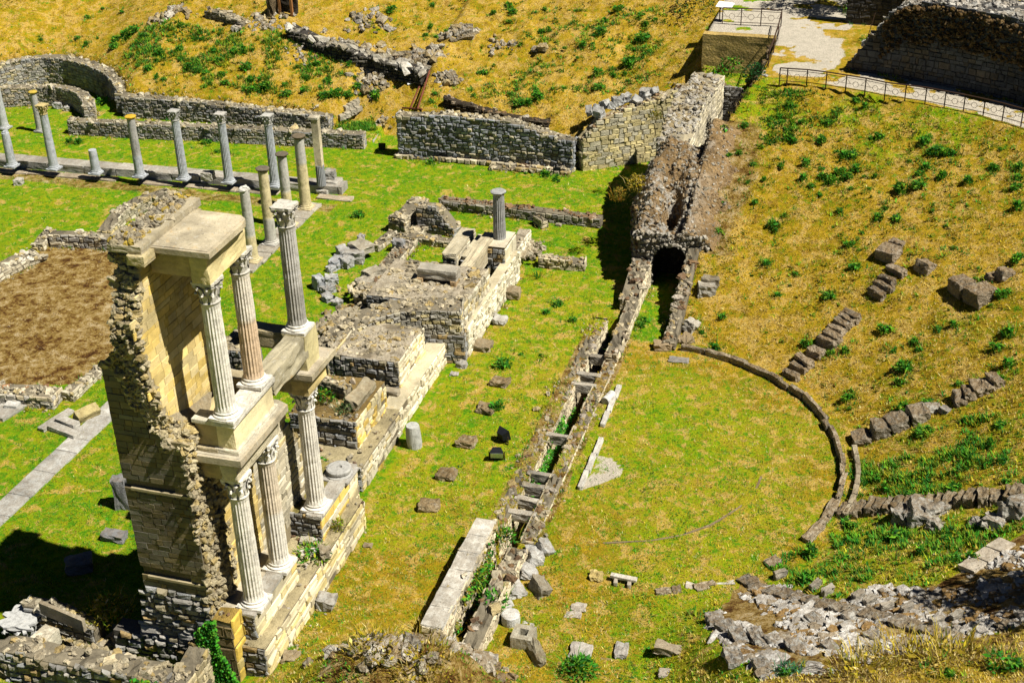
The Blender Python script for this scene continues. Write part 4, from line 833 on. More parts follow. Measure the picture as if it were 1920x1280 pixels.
while u < L:
    l = r.uniform(.8, 1.7); block(pv, p0+d*(u+l/2)-np.array([0, 0, .1]), (l-.015, .86, .16), math.atan2(d[1], d[0])+r.normal(0, .01), n=6, amp=.015, bev=.06, col=np.array((.45, .44, .40))*r.uniform(.8, 1.12)); u += l
tag(pv.build('paved_strip', M_LIME), 'grey paved strip crossing the lawn behind the stage wall', 'paving')
for k, (x, y, s, rz, lb) in enumerate(((121, 812, (1.35, .35, .2), -.25, 'lower grey step slab beside the paved strip'), (128, 799, (.95, .32, .28), -.25, 'upper grey step slab beside the paved strip'), (106, 790, (.32, 1.5, .14), -.25, 'thin kerb slab leading up from the step slabs'), (163, 783, (.4, .9, .42), -.5, 'tilted tan block leaning on the paved strip'), (20, 768, (.9, 1.5, .16), -.25, 'pale slab at the left edge near the low wall'), (28, 757, (.5, .7, .14), .1, 'white slab lying on the pale slab at the left edge'))):
    p = P(x, y, z=0 if k != 5 else .15); mb = MB(); block(mb, p, s, rz, (0, .35 if k == 3 else 0), n=6, amp=.02, bev=.08, col=(.36, .3, .14) if k == 3 else ((.6, .59, .55) if k == 5 else (.42, .40, .35))); tag(mb.build('slab', M_LIME), lb, 'slab')
# near-left corner: small ruin with slab, rubble heap and half buried capital
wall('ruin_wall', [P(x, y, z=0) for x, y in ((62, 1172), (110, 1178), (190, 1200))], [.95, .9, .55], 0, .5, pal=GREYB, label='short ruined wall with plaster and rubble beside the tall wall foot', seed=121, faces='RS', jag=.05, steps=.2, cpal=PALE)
mb = MB(); p = P(120, 1165, z=.9); block(mb, p, (1.7, .12, .42), -.22, n=6, amp=.015, bev=.04, col=(.36, .31, .22)); tag(mb.build('plaster_slab', M_LIME), 'upright thin slab set on the short ruined wall', 'slab')
mb = MB(); p = P(78, 1222, z=.3); block(mb, p, (.5, 1.15, .5), -.15, n=6, amp=.02, bev=.05, col=(.6, .55, .42)); tag(mb.build('slab', M_LIME), 'pale squared slab lying behind the cobble wall', 'slab')
p = P(45, 1188, z=.1); o = empty('fallen_capital', tuple(p), 'half buried white marble capital at the left edge', 'capital')
mb = MB(); corinthian(mb, p+np.array([0, 0, .0]), .38, .62, (.42, .42, .40), np.random.default_rng(2), .3); mb.build('carved_block', M_MARB, o, origin=tuple(p))
scatter_rocks('rubble_heap', P(160, 1200, z=0)[:2], (1.2, .7), 150, .2, TAN+RUBB, zfun, 'heap of tan rubble at the foot of the tall stage wall', seed=122, mat=M_RUB)
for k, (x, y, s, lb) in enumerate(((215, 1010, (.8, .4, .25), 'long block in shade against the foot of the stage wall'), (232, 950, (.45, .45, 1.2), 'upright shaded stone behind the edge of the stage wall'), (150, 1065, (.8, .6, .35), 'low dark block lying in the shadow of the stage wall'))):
    p = P(x, y, z=0); mb = MB(); block(mb, p, s, .3*k, n=5, amp=.05, col=(.2, .2, .2)); tag(mb.build('shaded_block', M_LIME), lb, 'block')  # grey darkened for the wall shadow the blocks stand in
# ------------------------------------------------------------------ far middle walls
W2 = [P(x, y, z=0) for x, y in ((752, 290), (860, 297), (960, 306), (1078, 318))]
wall('hill_wall', W2, [Zat(W2[0][0], W2[0][1], 212), Zat(W2[1][0], W2[1][1], 216)+.1, Zat(W2[2][0], W2[2][1], 226)+.05, Zat(W2[3][0], W2[3][1], 262)], 0, .75, pal=[(.3, .31, .32), (.26, .27, .285), (.36, .35, .32), (.22, .23, .24), (.42, .37, .25)], label='broad grey masonry wall below the dry hill in the middle distance', seed=131, faces='RSE', ch=.17, sl=.3, cpal=PALE, d=.045, rnd=.7, jag=.05)
wall('wall_footing', [p+np.array([-.1, -.35, 0]) for p in W2], .18, 0, .5, pal=RUBB, label='rough projecting footing along the broad grey wall', seed=132, faces='RSE', d=.08, rnd=.9, crest=1.2, jag=.08)
L0 = np.array([-7.3, 25.5]); L1 = np.array([-1.9, 29.25])
lt = [PV(x, y, L0, L1) for x, y in ((1088, 258), (1120, 222), (1160, 206), (1200, 190), (1240, 178), (1285, 160))]
wall('diagonal_wall', [p[:2] for p in lt], [p[2] for p in lt], [0, 0, 0, 0, .2, .5], .7, pal=[(.56, .48, .26), (.5, .42, .22), (.44, .40, .28), (.6, .5, .24), (.46, .42, .3)], label='sunlit diagonal masonry wall climbing to the passage ruin', seed=133, faces='RS', ch=.2, sl=.34, cpal=BROWN+RUBB, d=.018, jag=.05, gap=.008, mort=(.3, .25, .14), inset=.12)
scatter_rocks('rubble_heap', (lt[0]+np.array([.1, .3, 0]))[:2], (.35, .4), 60, .2, TAN, lambda x, y: x*0+.9, 'dark rubble core where the grey wall meets the diagonal wall', seed=134)
for k in range(13):
    t = k/12; q = lt[1]*(1-t)+lt[4]*t; r = np.random.default_rng(140+k); mb = MB(); z = q[2]-.05; block(mb, (q[0]-.35+r.normal(0, .15), q[1]+.35+r.normal(0, .2), z), (r.uniform(.3, .6), r.uniform(.25, .45), r.uniform(.3, .45)), r.uniform(0, 3), (r.normal(0, .3), r.normal(0, .3)), n=4, amp=.05, bev=.15, col=np.array((.38, .38, .36))*r.uniform(.8, 1.15))
    tag(mb.build('tumbled_block', M_LIME), 'tumbled grey block on the slope above the diagonal wall', 'block', 'grey blocks tumbled along the top of the diagonal wall')
wall('low_footing', [P(x, y, z=0) for x, y in ((922, 313), (1000, 318), (1072, 325))], [.12, .16, .2], 0, .8, pal=RUBB, label='low brown rubble footing in front of the broad grey wall', seed=135, faces='RS', d=.05, cpal=BROWN+RUBB)
def contour_wall(name, pxs, h, label, seed, t=.5, cat='wall', **k):
    p = [T(x, y) for x, y in pxs]; return wall(name, [q[:2] for q in p], [q[2]+hh for q, hh in zip(p, h if not np.isscalar(h) else [h]*len(p))], [q[2]-.3 for q in p], t, label=label, seed=seed, cat=cat, **k)
contour_wall('step_wall', [(836, 196), (880, 208), (940, 220), (1032, 230)], [.55, .45, .35, .1], 'dark little retaining wall stepped into the hill above the broad grey wall', 136, pal=[(.07, .055, .035), (.1, .08, .05)], mort=(.04, .03, .02), faces='R', crest=.4, cpal=BROWN)  # shade on the face is put into near-black stone and mortar
contour_wall('scarp_wall', [(548, 68), (600, 88), (650, 105), (700, 122), (755, 138), (800, 145)], [.55, .5, .6, .6, .5, .4], 'long dark broken wall with tumbled rocks crossing the dry hill', 137, t=.9, pal=[(.07, .065, .055), (.1, .09, .07)], mort=(.04, .035, .03), faces='R', rs=.3, crest=1.4, cpal=[(.5, .47, .4), (.4, .37, .3), (.3, .27, .2)], jag=.3, d=.08, rnd=.9)  # face stones coloured near-black as shade; crest keeps rock tones
contour_wall('scarp_wall', [(390, 28), (430, 36), (462, 46)], [.3, .35, .2], 'short low rock ledge high on the hill at upper left', 138, t=.6, pal=[(.3, .27, .2)], faces='R', rs=.28, crest=1.2, jag=.2)
for k, (x, y, rx, n, s, lb) in enumerate(((640, 88, 1.6, 90, .32, 'pale rocks tumbled above the left part of the dark broken wall'), (720, 112, 1.8, 110, .34, 'pale rocks tumbled above the middle of the dark broken wall'), (800, 110, 1.4, 90, .4, 'cluster of pale boulders at the right end of the dark broken wall'), (862, 60, 1.1, 60, .42, 'pile of flat grey boulders high on the middle of the hill'), (700, 150, 1.3, 60, .3, 'scatter of rocks below the dark broken wall'), (845, 145, 1.0, 40, .3, 'small rock scatter beside the rusty rails'), (320, 30, 1.8, 60, .34, 'earthy rock knoll high on the left hill'), (500, 40, 1.6, 50, .32, 'rock scatter below the timber frame on the hill'), (690, 36, 1.3, 40, .34, 'rock pile near the top of the hill'), (940, 85, 1.2, 35, .3, 'eroded brown bank with rocks in the middle of the hill'), (560, 98, 1.2, 30, .26, 'few brown rocks on the slope left of the dark broken wall'), (1010, 95, .4, 6, .4, 'pair of boulders on the right part of the hill'), (690, 170, .9, 25, .3, 'small rocks above the grassy stair gap'), (715, 232, .6, 18, .22, 'rubble at the corner of the grassy gap by the broad grey wall'))):
    p = T(x, y); scatter_rocks('rock_scatter', p[:2], (rx, rx*.7), n, s, [(.42, .38, .3), (.5, .46, .38), (.34, .29, .2), (.4, .32, .17)], zfun, lb, 'rocks', seed=150+k)
# rusty rails, panel, timber frame, small floodlights by the wall
ra = empty('rail_pair', tuple(T(790, 180)), 'pair of rusty rails lying up the slope beside the broad wall', 'rails')
for (a, b) in (((770, 207), (796, 145)), ((783, 209), (806, 138))):
    mb = MB(); p, q = T(*a), T(*b); tube(mb, p+[0, 0, .12], q+[0, 0, .16], .045, (.2, .07, .04), 6); mb.build('rail', M_RAIL, ra)
mb = MB(); p, q = T(755, 207), T(792, 210); tube(mb, p+[0, 0, .14], q+[0, 0, .14], .05, (.2, .08, .05), 6); mb.build('cross_bar', M_RAIL, ra)
pn = T(772, 156); mb = MB(); block(mb, pn+np.array([0, 0, .1]), (.5, .36, .03), .5, (.5, -.35), n=3, amp=.002, bev=.02, col=(.8, .8, .8)); tag(mb.build('white_panel', M_WHITE), 'small tilted white panel lying beside the rusty rails', 'panel')
fr = empty('timber_frame', tuple(T(534, 28)), 'small timber frame over a dark hole at the top of the hill', 'timber frame')
for px in ((526, 26), (548, 30)):
    mb = MB(); p = T(*px); block(mb, p, (.14, .14, 1.3), 0, n=3, amp=.005, bev=.03, col=(.35, .17, .06)); mb.build('post', M_WOOD, fr)
mb = MB(); p = (T(526, 26)+T(548, 30))/2; block(mb, p+np.array([0, 0, 1.25]), (1.05, .14, .14), -.2, n=3, amp=.005, col=(.3, .15, .06)); mb.build('beam', M_WOOD, fr)
mb = MB(); block(mb, p+np.array([-.1, .35, -.2]), (1.4, .25, 1.3), -.1, n=5, amp=.1, col=(.05, .04, .03)); mb.build('back_wall', M_EARTH, fr)
mb = MB(); block(mb, p+np.array([-.75, .0, -.2]), (.35, 1.0, 1.2), -.1, n=5, amp=.1, col=(.12, .09, .05)); mb.build('side_bank', M_EARTH, fr)
def floodlight(px, s, rz, tilt, lb, panel=True, z=None):
    p = P(*px, z=0) if z is None else P(*px, z=z); o = empty('floodlight', tuple(p), lb, 'floodlight', 'floodlights on the grass'); Rm = rotm(np.array([rz]), np.array([tilt]), np.array([0.0]))[0]
    mb = MB(); v, q = _boxgrid(4); v = v.copy(); t = (v[:, 1]+1)/2; v[:, 0] *= (1-.45*t); v[:, 2] *= (1-.35*t); mb.add((v*np.array([.5, .26, .42])*.5*s) @ Rm.T+p+np.array([0, 0, .3*s]), q=q, c=(.02, .02, .025)); mb.build('housing', M_BLACK, o)
    mb = MB(); v, q = _boxgrid(1); mb.add((v*np.array([.43, .012, .35])*.5*s+np.array([0, -.135*s, 0])) @ Rm.T+p+np.array([0, 0, .3*s]), q=q, c=(.6, .7, .8)); mb.build('glass', M_GLASS if panel else M_BLACK, o)
    mb = MB(); ax = rotm(np.array([rz]))[0]
    for sx in (-1, 1): tube(mb, p+ax @ np.array([sx*.27*s, 0, 0]), p+ax @ np.array([sx*.27*s, 0, .32*s]), .018*s, (.03, .03, .03), 6)
    tube(mb, p+ax @ np.array([-.27*s, 0, .012]), p+ax @ np.array([.27*s, 0, .012]), .02*s, (.03, .03, .03), 6); mb.build('bracket', M_IRON, o)
floodlight((943, 828), 1.0, 2.6, -.2, 'black floodlight seen from behind on the lawn between the stage and the ditch', False)
floodlight((932, 861), 1.0, .25, .5, 'floodlight with pale glass facing up, nearest the viewer on the lawn')
floodlight((832, 300), .8, .1, 0, 'small dark floodlight in front of the left part of the broad grey wall', False)
floodlight((1045, 327), .8, .1, 0, 'small dark floodlight before the low brown footing of the broad wall', False)
floodlight((718, 281), .8, .1, 0, 'small dark floodlight in the grassy gap between the far walls', False)
# steps and return in the gap between the walls
mb = MB(); p0, p1 = P(690, 268, z=.1), P(712, 240, z=.15); d = p1-p0
for k in range(3): block(mb, p0+d*(k+.5)/3-[0, 0, .15], (.6, np.linalg.norm(d)/3, .3), math.atan2(d[1], d[0])-1.57, n=4, amp=.03, col=(.48, .45, .38))
tag(mb.build('kerb', M_LIME), 'pale kerb stones turning back from the end of the low portico wall', 'kerb')
for k, (a, b) in enumerate((((635, 224), (677, 204)), ((645, 207), (672, 192)))):
    mb = MB(); p0, p1 = T(*a), T(*b); d = p1-p0; n = 4
    for i in range(n): block(mb, p0+d*(i+.5)/n-[0, 0, .1], (np.linalg.norm(d[:2])/n-.02, .3, .3), math.atan2(d[1], d[0]), n=4, amp=.03, col=(.5, .45, .34))
    tag(mb.build('stone_step', M_LIME), ('lower', 'upper')[k]+' stone step climbing the slope behind the upper portico wall', 'step')
# ------------------------------------------------------------------ ditch along the orchestra
DIT = [(.50, .42, .28), (.44, .37, .25), (.56, .49, .33)]
wall('ditch_wall', [(-2.55, -4.6), (-2.55, 2.0), (-2.5, 10.4)], [.06, .05, .05], -1.3, .5, pal=DIT, faces='RE', crest=.8, cpal=BROWN+RUBB, label='rubble-topped left side wall of the long ditch', seed=201, jag=.05, rs=.13)
wall('ditch_wall', [(-1.35, 7.0), (-1.35, 1.0), (-1.35, -4.6)], [.06, .05, .06], -1.3, .46, pal=DIT, faces='RLE', crest=.8, cpal=BROWN+RUBB, label='rubble-topped right side wall of the long ditch', seed=202, jag=.05, rs=.13)
wall('ditch_wall', [(-1.36, 7.1), (-1.36, 9.2), (-1.4, 11.3)], [.3, .42, .5], -1.3, .5, pal=DIT, faces='RLS', crest=.6, cpal=BROWN+RUBB, label='raised brown wall between the far ditch and the vaulted passage', seed=203, jag=.04, rs=.17)
wall('ditch_wall', [(-2.6, -10.0), (-2.6, -7.5), (-2.58, -5.0)], [.85, .9, .85], -1.2, .62, pal=DIT, faces='RLS', crest=.35, cpal=PALE+[(.6, .56, .48)], label='free-standing pale wall with flat top at the near end of the ditch', seed=204, jag=.03, rs=.22, mort=(.5, .46, .38))
mb = MB()
for k in range(6): block(mb, (-2.6, -9.55+k*.86, .8), (.66, .84, .12), np.random.default_rng(k).normal(0, .02), n=6, amp=.03, bev=.06, col=np.array((.56, .53, .46))*(.9+.05*k))
tag(mb.build('coping_stone', M_LIME), 'white weathered coping along the pale wall at the near end of the ditch', 'coping')
wall('ditch_wall', [(-1.42, -10.2), (-1.42, -8), (-1.42, -5.2)], [.55, .7, .35], -1.2, .55, pal=DIT, faces='RLS', crest=1, cpal=PALE+BROWN, label='overgrown lower wall opposite the pale wall at the near end of the ditch', seed=205, jag=.1, rs=.2)
for k, (x, y, w, lb) in enumerate(((1095, 664, .3, 'farthest rounded stone wedged across the ditch'), (1097, 700, .3, 'upper stone beam of the far pair across the ditch'), (1090, 719, .22, 'pale lower stone beam of the far pair across the ditch'), (1044, 815, .25, 'single stone beam across the green middle of the ditch'), (1006, 886, .26, 'farthest of the four close stone beams across the near ditch'), (1001, 910, .26, 'second of the four close stone beams across the near ditch'), (991, 935, .3, 'third of the four close stone beams across the near ditch'), (979, 960, .28, 'nearest stone beam across the ditch, with a clean pale top'))):
    a = P(x, y, z=.05)[1]; mb = MB(); block(mb, (-1.95, a, -.3), (.95 if k else .55, w*.8, .36), .04*(k % 3-1), n=6, amp=.03, bev=.08, col=np.array((.38, .35, .29))*(1.25 if k in (2, 6, 7) else .85)); tag(mb.build('cross_beam', M_LIME), lb, 'stone beam')
# ------------------------------------------------------------------ orchestra: kerb, marble strips, small stones
kb = MB(); r = np.random.default_rng(210); th = 84.0
while th > -66:
    l = r.uniform(3.0, 9); t = math.radians(th-l/2); R = 7.55; c = np.array((OC[0]+R*math.cos(t), OC[1]+R*math.sin(t), -.12))
    hh = .36 if th > -8 else (.26 if th > -28 else .2)
    if th < -30: l = r.uniform(2, 4); hh = .17
    if th > -20 or r.random() < .6: block(kb, c+np.array([r.normal(0, .025), r.normal(0, .025), 0]), (r.uniform(.13, .2) if th > -8 else r.uniform(.2, .32), R*math.radians(l)*.99, hh+.05*r.random()), t+r.normal(0, .03), (0, r.normal(0, .06)), n=6, amp=.05, bev=.12, col=np.array((.36, .30, .21))*r.uniform(.7, 1.2))
    th -= l
ko = tag(kb.build('orchestra_kerb', M_ROCK), 'curved stone kerb around the grass orchestra', 'kerb')
mb = MB()
for th in np.arange(13, -14, -4.2): t = math.radians(th); block(mb, (OC[0]+8.05*math.cos(t), OC[1]+8.05*math.sin(t), .0), (.16, .56, .26), t, n=4, amp=.04, col=(.34, .29, .2))
child_of_mesh(ko, mb, 'drain_edge', M_LIME)
arc = [P(x, y, z=0) for x, y in ((1428, 893), (1418, 915), (1395, 945), (1365, 965), (1330, 985), (1280, 1003), (1220, 1014), (1130, 1018))]
mb = MB()
for p, q in zip(arc[:-1], arc[1:]):
    d = q-p; block(mb, (p+q)/2-[0, 0, .06], (np.linalg.norm(d)*1.0, .07, .085), math.atan2(d[1], d[0]), n=4, amp=.02, col=(.22, .17, .10))
tag(mb.build('thin_kerb', M_LIME), 'thin curved line of kerb stones inside the orchestra', 'kerb')
for k, (a0, a1, b, lb) in enumerate(((2.55, 5.35, -.63, 'white marble strip lying in the far orchestra grass'), (-1.35, 1.75, -.47, 'white marble strip beside the grey paved patch'))):
    mb = MB(); n = 3
    for i in range(n): block(mb, (b+.01*i, a0+(a1-a0)*(i+.5)/n, -.03), (.17, (a1-a0)/n*.985, .17), .03, n=6, amp=.02, bev=.08, col=np.array((.6, .58, .52))*(.9+.08*i))
    tag(mb.build('marble_strip', M_LIME), lb, 'marble strip')
o = empty('column_fragment', tuple(P(1141, 745, z=0)), 'short fluted column fragment lying by the far marble strip', 'column fragment')
mb = MB(); p = P(1141, 745, z=.12); d = np.array([.25, .97, 0])*.3; tube(mb, p-d, p+d, .15, (.5, .49, .46), 16); mb.build('drum', M_MARB, o)
def stone(px, s, lb, col=(.46, .42, .34), rz=None, z=None, sink=.12, name='loose_stone', cat='stone', group=None, tilt=(0, 0), mat=None, amp=.06, bev=.22, n=6, seed=None):
    p = T(*px) if z is None else P(px[0], px[1], z=z); r = np.random.default_rng(int(px[0]*7+px[1]))
    s = np.array(s)*np.array([1, 1, 1.0]); col = np.array(col)*.78; tilt = (tilt[0]+r.normal(0, .05), tilt[1]+r.normal(0, .05))
    mb = MB(); block(mb, p-[0, 0, sink], s, (r.uniform(0, 3) if rz is None else rz)+r.normal(0, .09), tilt, n=n, amp=amp, bev=bev, col=col, seed=int(px[0]*13+px[1])); return tag(mb.build(name, mat or M_LIME), lb, cat, group)
stone((1168, 789), (.55, .42, .08), 'flat brown slab set in the grass between the marble strips', (.26, .17, .08), 0)
for k, (x, y) in enumerate(((1130, 868), (1147, 885), (1108, 893), (1160, 868))): pass
BR = (.36, .29, .18); GY = (.44, .42, .37)
for px, s, lb, col in (((959, 556), (.75, .6, .5), 'brown squared block against the far part of the stage front wall', BR), ((936, 604), (.55, .5, .35), 'pale flat-topped block near the stage front wall, below the brown one', (.55, .53, .47)), ((905, 653), (.7, .6, .4), 'brown mossy block beside the grey step under the niche corner', BR), ((866, 687), (.42, .35, .3), 'grey stone in the grass by the flat ledge of the stage', GY), ((852, 702), (.3, .26, .2), 'smallest pale stone in the grass by the flat ledge of the stage', (.55, .53, .5)), ((612, 1135), (.55, .5, .5), 'cut grey block at the foot of the near stage wall', GY), ((547, 1240), (.5, .42, .4), 'rounded brown block at the foot of the near stage wall', BR), ((690, 1022), (.3, .22, .15), 'tiny stone at the corner of the near stage wall', BR)): stone(px, s, lb, col, rz=.1, z=0)
for k, px in enumerate(((938, 720), (912, 770), (875, 832), (838, 893), (805, 951))):
    stone(px, (.66, .56, .32), ('farthest', 'second', 'middle', 'fourth', 'nearest')[k]+' brown square stone base in the line on the stage lawn', (.36, .28, .16), mat=M_ROCK, rz=.06*(k-2), z=0, name='square_base', cat='stone base', group='line of square stone bases on the stage lawn')
p = P(778, 836, z=0); o = empty('column_stump', tuple(p), 'leaning grey column stump on the lawn beside the stage wall', 'column stump')
mb = MB(); lathe(mb, [(.26, 0), (.27, .2), (.26, .6), (.23, .85), (.1, .86)], p, (.40, .40, .37), 24, wobble=.05, r=R1, lean=(-.05, .02)); mb.build('shaft', M_MARB, o)
for px, s, lb, col in (((1243, 653), (.7, .5, .38), 'lichened brown boulder at the end of the orchestra kerb', (.4, .3, .18)), ((1273, 676), (.75, .35, .2), 'flat grey slab just inside the orchestra kerb', (.36, .35, .33)), ((1118, 1083), (.38, .36, .3), 'yellow stone in the near orchestra grass', (.6, .47, .18)), ((1092, 1040), (.7, .5, .08), 'pale flat rock patch in the near orchestra', (.62, .58, .5)), ((1062, 1038), (.5, .3, .08), 'thin pale stone left of the pale flat rock patch', (.6, .54, .44)), ((1113, 1027), (.25, .3, .1), 'small white stone above the pale flat rock patch', (.6, .58, .54)), ((1024, 1079), (.55, .22, .08), 'narrow white stone sunk in the dry grass', (.62, .6, .55)), ((1085, 1140), (.45, .3, .22), 'pale broken stone in the near grass', (.55, .5, .42)), ((1075, 1152), (.5, .3, .16), 'low pale stone below the pale broken stone', (.55, .5, .42)), ((990, 1168), (.4, .2, .12), 'thin pale stone by the round white drum', (.6, .57, .5)), ((1088, 1224), (.62, .7, .22), 'broad grey slab at the near edge, left of a brown strip', (.48, .45, .4)), ((1165, 1222), (.36, .6, .25), 'narrow upright grey slab right of a brown strip', (.44, .42, .38)), ((1128, 1230), (.6, .3, .1), 'brown strip of earth-covered stone between two grey slabs', (.3, .22, .12)), ((1260, 1220), (1.0, .36, .3), 'long brown-grey block lying at the near edge', (.4, .34, .24)), ((1255, 1260), (.6, .3, .12), 'thin pale slab at the bottom edge', (.5, .45, .38)), ((1300, 1098), (.5, .3, .12), 'pale stones at the end of the broken kerb', (.6, .55, .46)), ((1350, 1088), (.9, .35, .12), 'long white rock at the end of the broken kerb', (.62, .6, .54)), ((1420, 938), (.3, .2, .1), 'small pale stone near the thin curved kerb', (.55, .52, .45)), ((1412, 980), (.3, .16, .1), 'second small pale stone inside the orchestra', (.55, .52, .45))): stone(px, s, lb, col, rz=.1)
o = empty('stone_table', tuple(P(1168, 1092, z=0)), 'small marble frame of two legs and a lintel in the near grass', 'stone frame')
p = P(1168, 1094, z=0)
mb = MB(); block(mb, p+np.array([0, .1, .12]), (.82, .17, .09), -.05, n=5, amp=.015, col=(.62, .58, .5)); mb.build('lintel', M_LIME, o)
for dx in (-.22, .2): mb = MB(); block(mb, p+np.array([dx, 0, -.05]), (.11, .32, .18), .1, n=4, amp=.015, col=(.45, .4, .32)); mb.build('leg', M_LIME, o)
# near end of the ditch: tumbled white slabs, drum, pierced block
for k, (x, y, s, lb) in enumerate(((1000, 1045, (.5, .95, .35), 'topmost of the tumbled white slabs beside the ditch'), (985, 1068, (.5, 1.1, .3), 'second tumbled white slab beside the ditch'), (957, 1098, (.55, 1.3, .3), 'largest tumbled white slab beside the ditch'), (938, 1125, (.4, .8, .3), 'narrow tumbled white slab below the largest one'), (1007, 1108, (.4, .7, .5), 'dark leaning slab right of the tumbled white slabs'), (925, 1140, (.3, .7, .25), 'lowest tumbled white slab by the round drum'), (1016, 1030, (.4, .6, .4), 'grey slab at the top end of the tumbled white slabs'))):
    stone((x, y), s, lb, (.56, .55, .51) if k != 4 else (.32, .29, .22), rz=.35+.1*k, tilt=(.1*k-.2, .35), name='tumbled_slab', cat='slab', amp=.05)
o = empty('round_drum', tuple(T(958, 1165)), 'round white stone drum at the near end of the ditch', 'drum'); mb = MB(); lathe(mb, [(.27, 0), (.28, .1), (.27, .32), (.24, .34)], T(958, 1165)-[0, 0, .03], (.6, .59, .55), 22, wobble=.04, r=R1); mb.build('drum_body', M_LIME, o)
p = T(982, 1205); o = empty('pierced_block', tuple(p), 'square grey block with a square hole through its top', 'stone block')
mb = MB()
for dx, dy, sx, sy in ((-.22, 0, .18, .62), (.22, 0, .18, .62), (0, -.22, .27, .18), (0, .22, .27, .18)): block(mb, p+np.array([dx, dy, 0]), (sx, sy, .42), 0, n=4, amp=.008, bev=.03, col=(.42, .39, .3))
mb.build('block_ring', M_LIME, o)
stone((997, 1232), (.25, .9, .45), 'dark leaning stone over a hole near the bottom edge', (.34, .3, .2), rz=.5, tilt=(.2, .5), amp=.08)
stone((880, 1168), (.2, .9, .25), 'white squared bar leaning below the overgrown ditch wall', (.6, .57, .5), rz=-.3, amp=.02)
scatter_rocks('rubble_mound', P(720, 1245, z=1.2)[:2], (1.7, .8), 150, .3, [(.46, .42, .34), (.36, .32, .24), (.3, .23, .14), (.52, .48, .4)], zfun, 'overgrown rubble mound in the near foreground', seed=231)
scatter_rocks('rubble_mound', P(880, 1225, z=.9)[:2], (.9, .6), 70, .3, [(.56, .52, .44), (.46, .4, .3), (.36, .28, .17)], zfun, 'pale broken rubble below the near end of the ditch walls', seed=232)
# ------------------------------------------------------------------ vaulted passage and the ruin above it
ps = empty('passage_ruin', (-.4, 17, 0), 'ruined mass of a vaulted passage with a dark round arch', 'passage ruin')
R2 = np.random.default_rng(240)
def ruin_h(x, y):
    ridge = np.interp(y, [13.8, 14.6, 16, 18, 19.3, 20.2], [2.35, 2.6, 3.1, 3.9, 4.3, 4.3])
    prof = np.interp(x, [-2.6, -2.2, -1.7, -.9, -.2, .8, 2.0], [-1.0, -.4, 0, .05, -.15, -.6, -1.3])
    h = ridge+prof+.95*(fbm(x*.9+3, y*.9, 4)-.5)*2*sstep(-2.6, -1.5, x)
    hole = np.exp(-(((x+.72)/.42)**2+((y-15.7)/.85)**2)**2); h = h-1.8*hole
    zc = .43*np.clip(np.hypot(x-OC[0], y-OC[1])-8.35, 0, 13.85)
    fl = zc+.08+.55*sstep(1.9, .2, x)+.6*(fbm(x*1.3+5, y*1.3, 4)-.5)-.8*sstep(1.0, 2.8, x+1.8*(fbm(x*.0+y*.9, y*.7, 3)-.5))
    return np.maximum(h, np.where(x > -.25, fl-1.5*sstep(.2, -.25, x), -9))
xs = np.linspace(-1.8, 3.2, 66); ys = np.linspace(13.82, 20.3, 80); xx, yy = np.meshgrid(xs, ys); zz = ruin_h(xx, yy)
ed = .5*(fbm(yy*.8, zz*0+3, 3)-.5); bl = -.75*np.exp(-((yy-16.9)/1.5)**2)
for c_, w_ in enumerate((1, .85, .7, .55, .42, .3, .2, .1)): xx[:, c_] += w_*bl[:, c_]+max(0, 1-.35*c_)*ed[:, c_]
zz = ruin_h(xx, yy)
mb = MB(); nx_, ny_ = len(xs), len(ys); i, j = np.meshgrid(np.arange(nx_-1), np.arange(ny_-1)); i = i.ravel(); j = j.ravel(); q = np.stack([j*nx_+i, j*nx_+i+1, (j+1)*nx_+i+1, (j+1)*nx_+i], 1)
cc = np.array([.27, .18, .085])*(.55+.9*fbm(xx.ravel()*1.5, yy.ravel()*1.5, 4))[:, None]; wv = (sstep(.5, .62, fbm(xx.ravel()*.9+7, yy.ravel()*.9, 4))*sstep(1.2, -.6, xx.ravel()))[:, None]; cc = cc*(1-wv)+np.array([.36, .33, .28])*wv
mb.add(np.column_stack([xx.ravel(), yy.ravel(), zz.ravel()]), q=q, c=np.clip(cc, .03, .7))
L_ = np.column_stack([xx[:, 0], yy[:, 0], zz[:, 0]]); L2_ = L_.copy(); L2_[:, 2] = -.2; L2_[:, 0] -= .1; k = np.arange(ny_-1); mb.add(np.vstack([L_, L2_]), q=np.stack([k, k+1, ny_+k+1, ny_+k], 1), c=(.22, .19, .14))
B_ = np.column_stack([xx[-1], yy[-1], zz[-1]]); B2_ = B_.copy(); B2_[:, 2] = 1.0; k = np.arange(nx_-1); mb.add(np.vstack([B_, B2_]), q=np.stack([k, k+1, nx_+k+1, nx_+k], 1)[:, ::-1], c=(.2, .15, .09))
mb.build('earth_mass', M_ROCK, ps)
RC = [(.36, .33, .27), (.29, .25, .18), (.22, .15, .08), (.42, .39, .33), (.26, .19, .11)]
mb = MB(); n = 1500; y = R2.uniform(13.85, 20.2, n); x = R2.uniform(-1.85, .2, n)+.9*(R2.random(n)<.15); x = np.where(x < -.9, x-.7*np.exp(-((y-16.9)/1.5)**2)*(-.9-x)/.95, x); rocks(mb, np.column_stack([x, y, ruin_h(x, y)-.02]), .12*np.clip(1+.55*R2.standard_normal(n), .35, 2.6), RC, .5, R2)
n = 500; x = R2.uniform(-.2, 2.0, n); y = R2.uniform(13.9, 20.2, n); rocks(mb, np.column_stack([x, y, ruin_h(x, y)-.02]), .085*np.clip(1+.55*R2.standard_normal(n), .35, 2.6), RC[1:3]+RC[4:]+[(.45, .4, .33)], .5, R2)
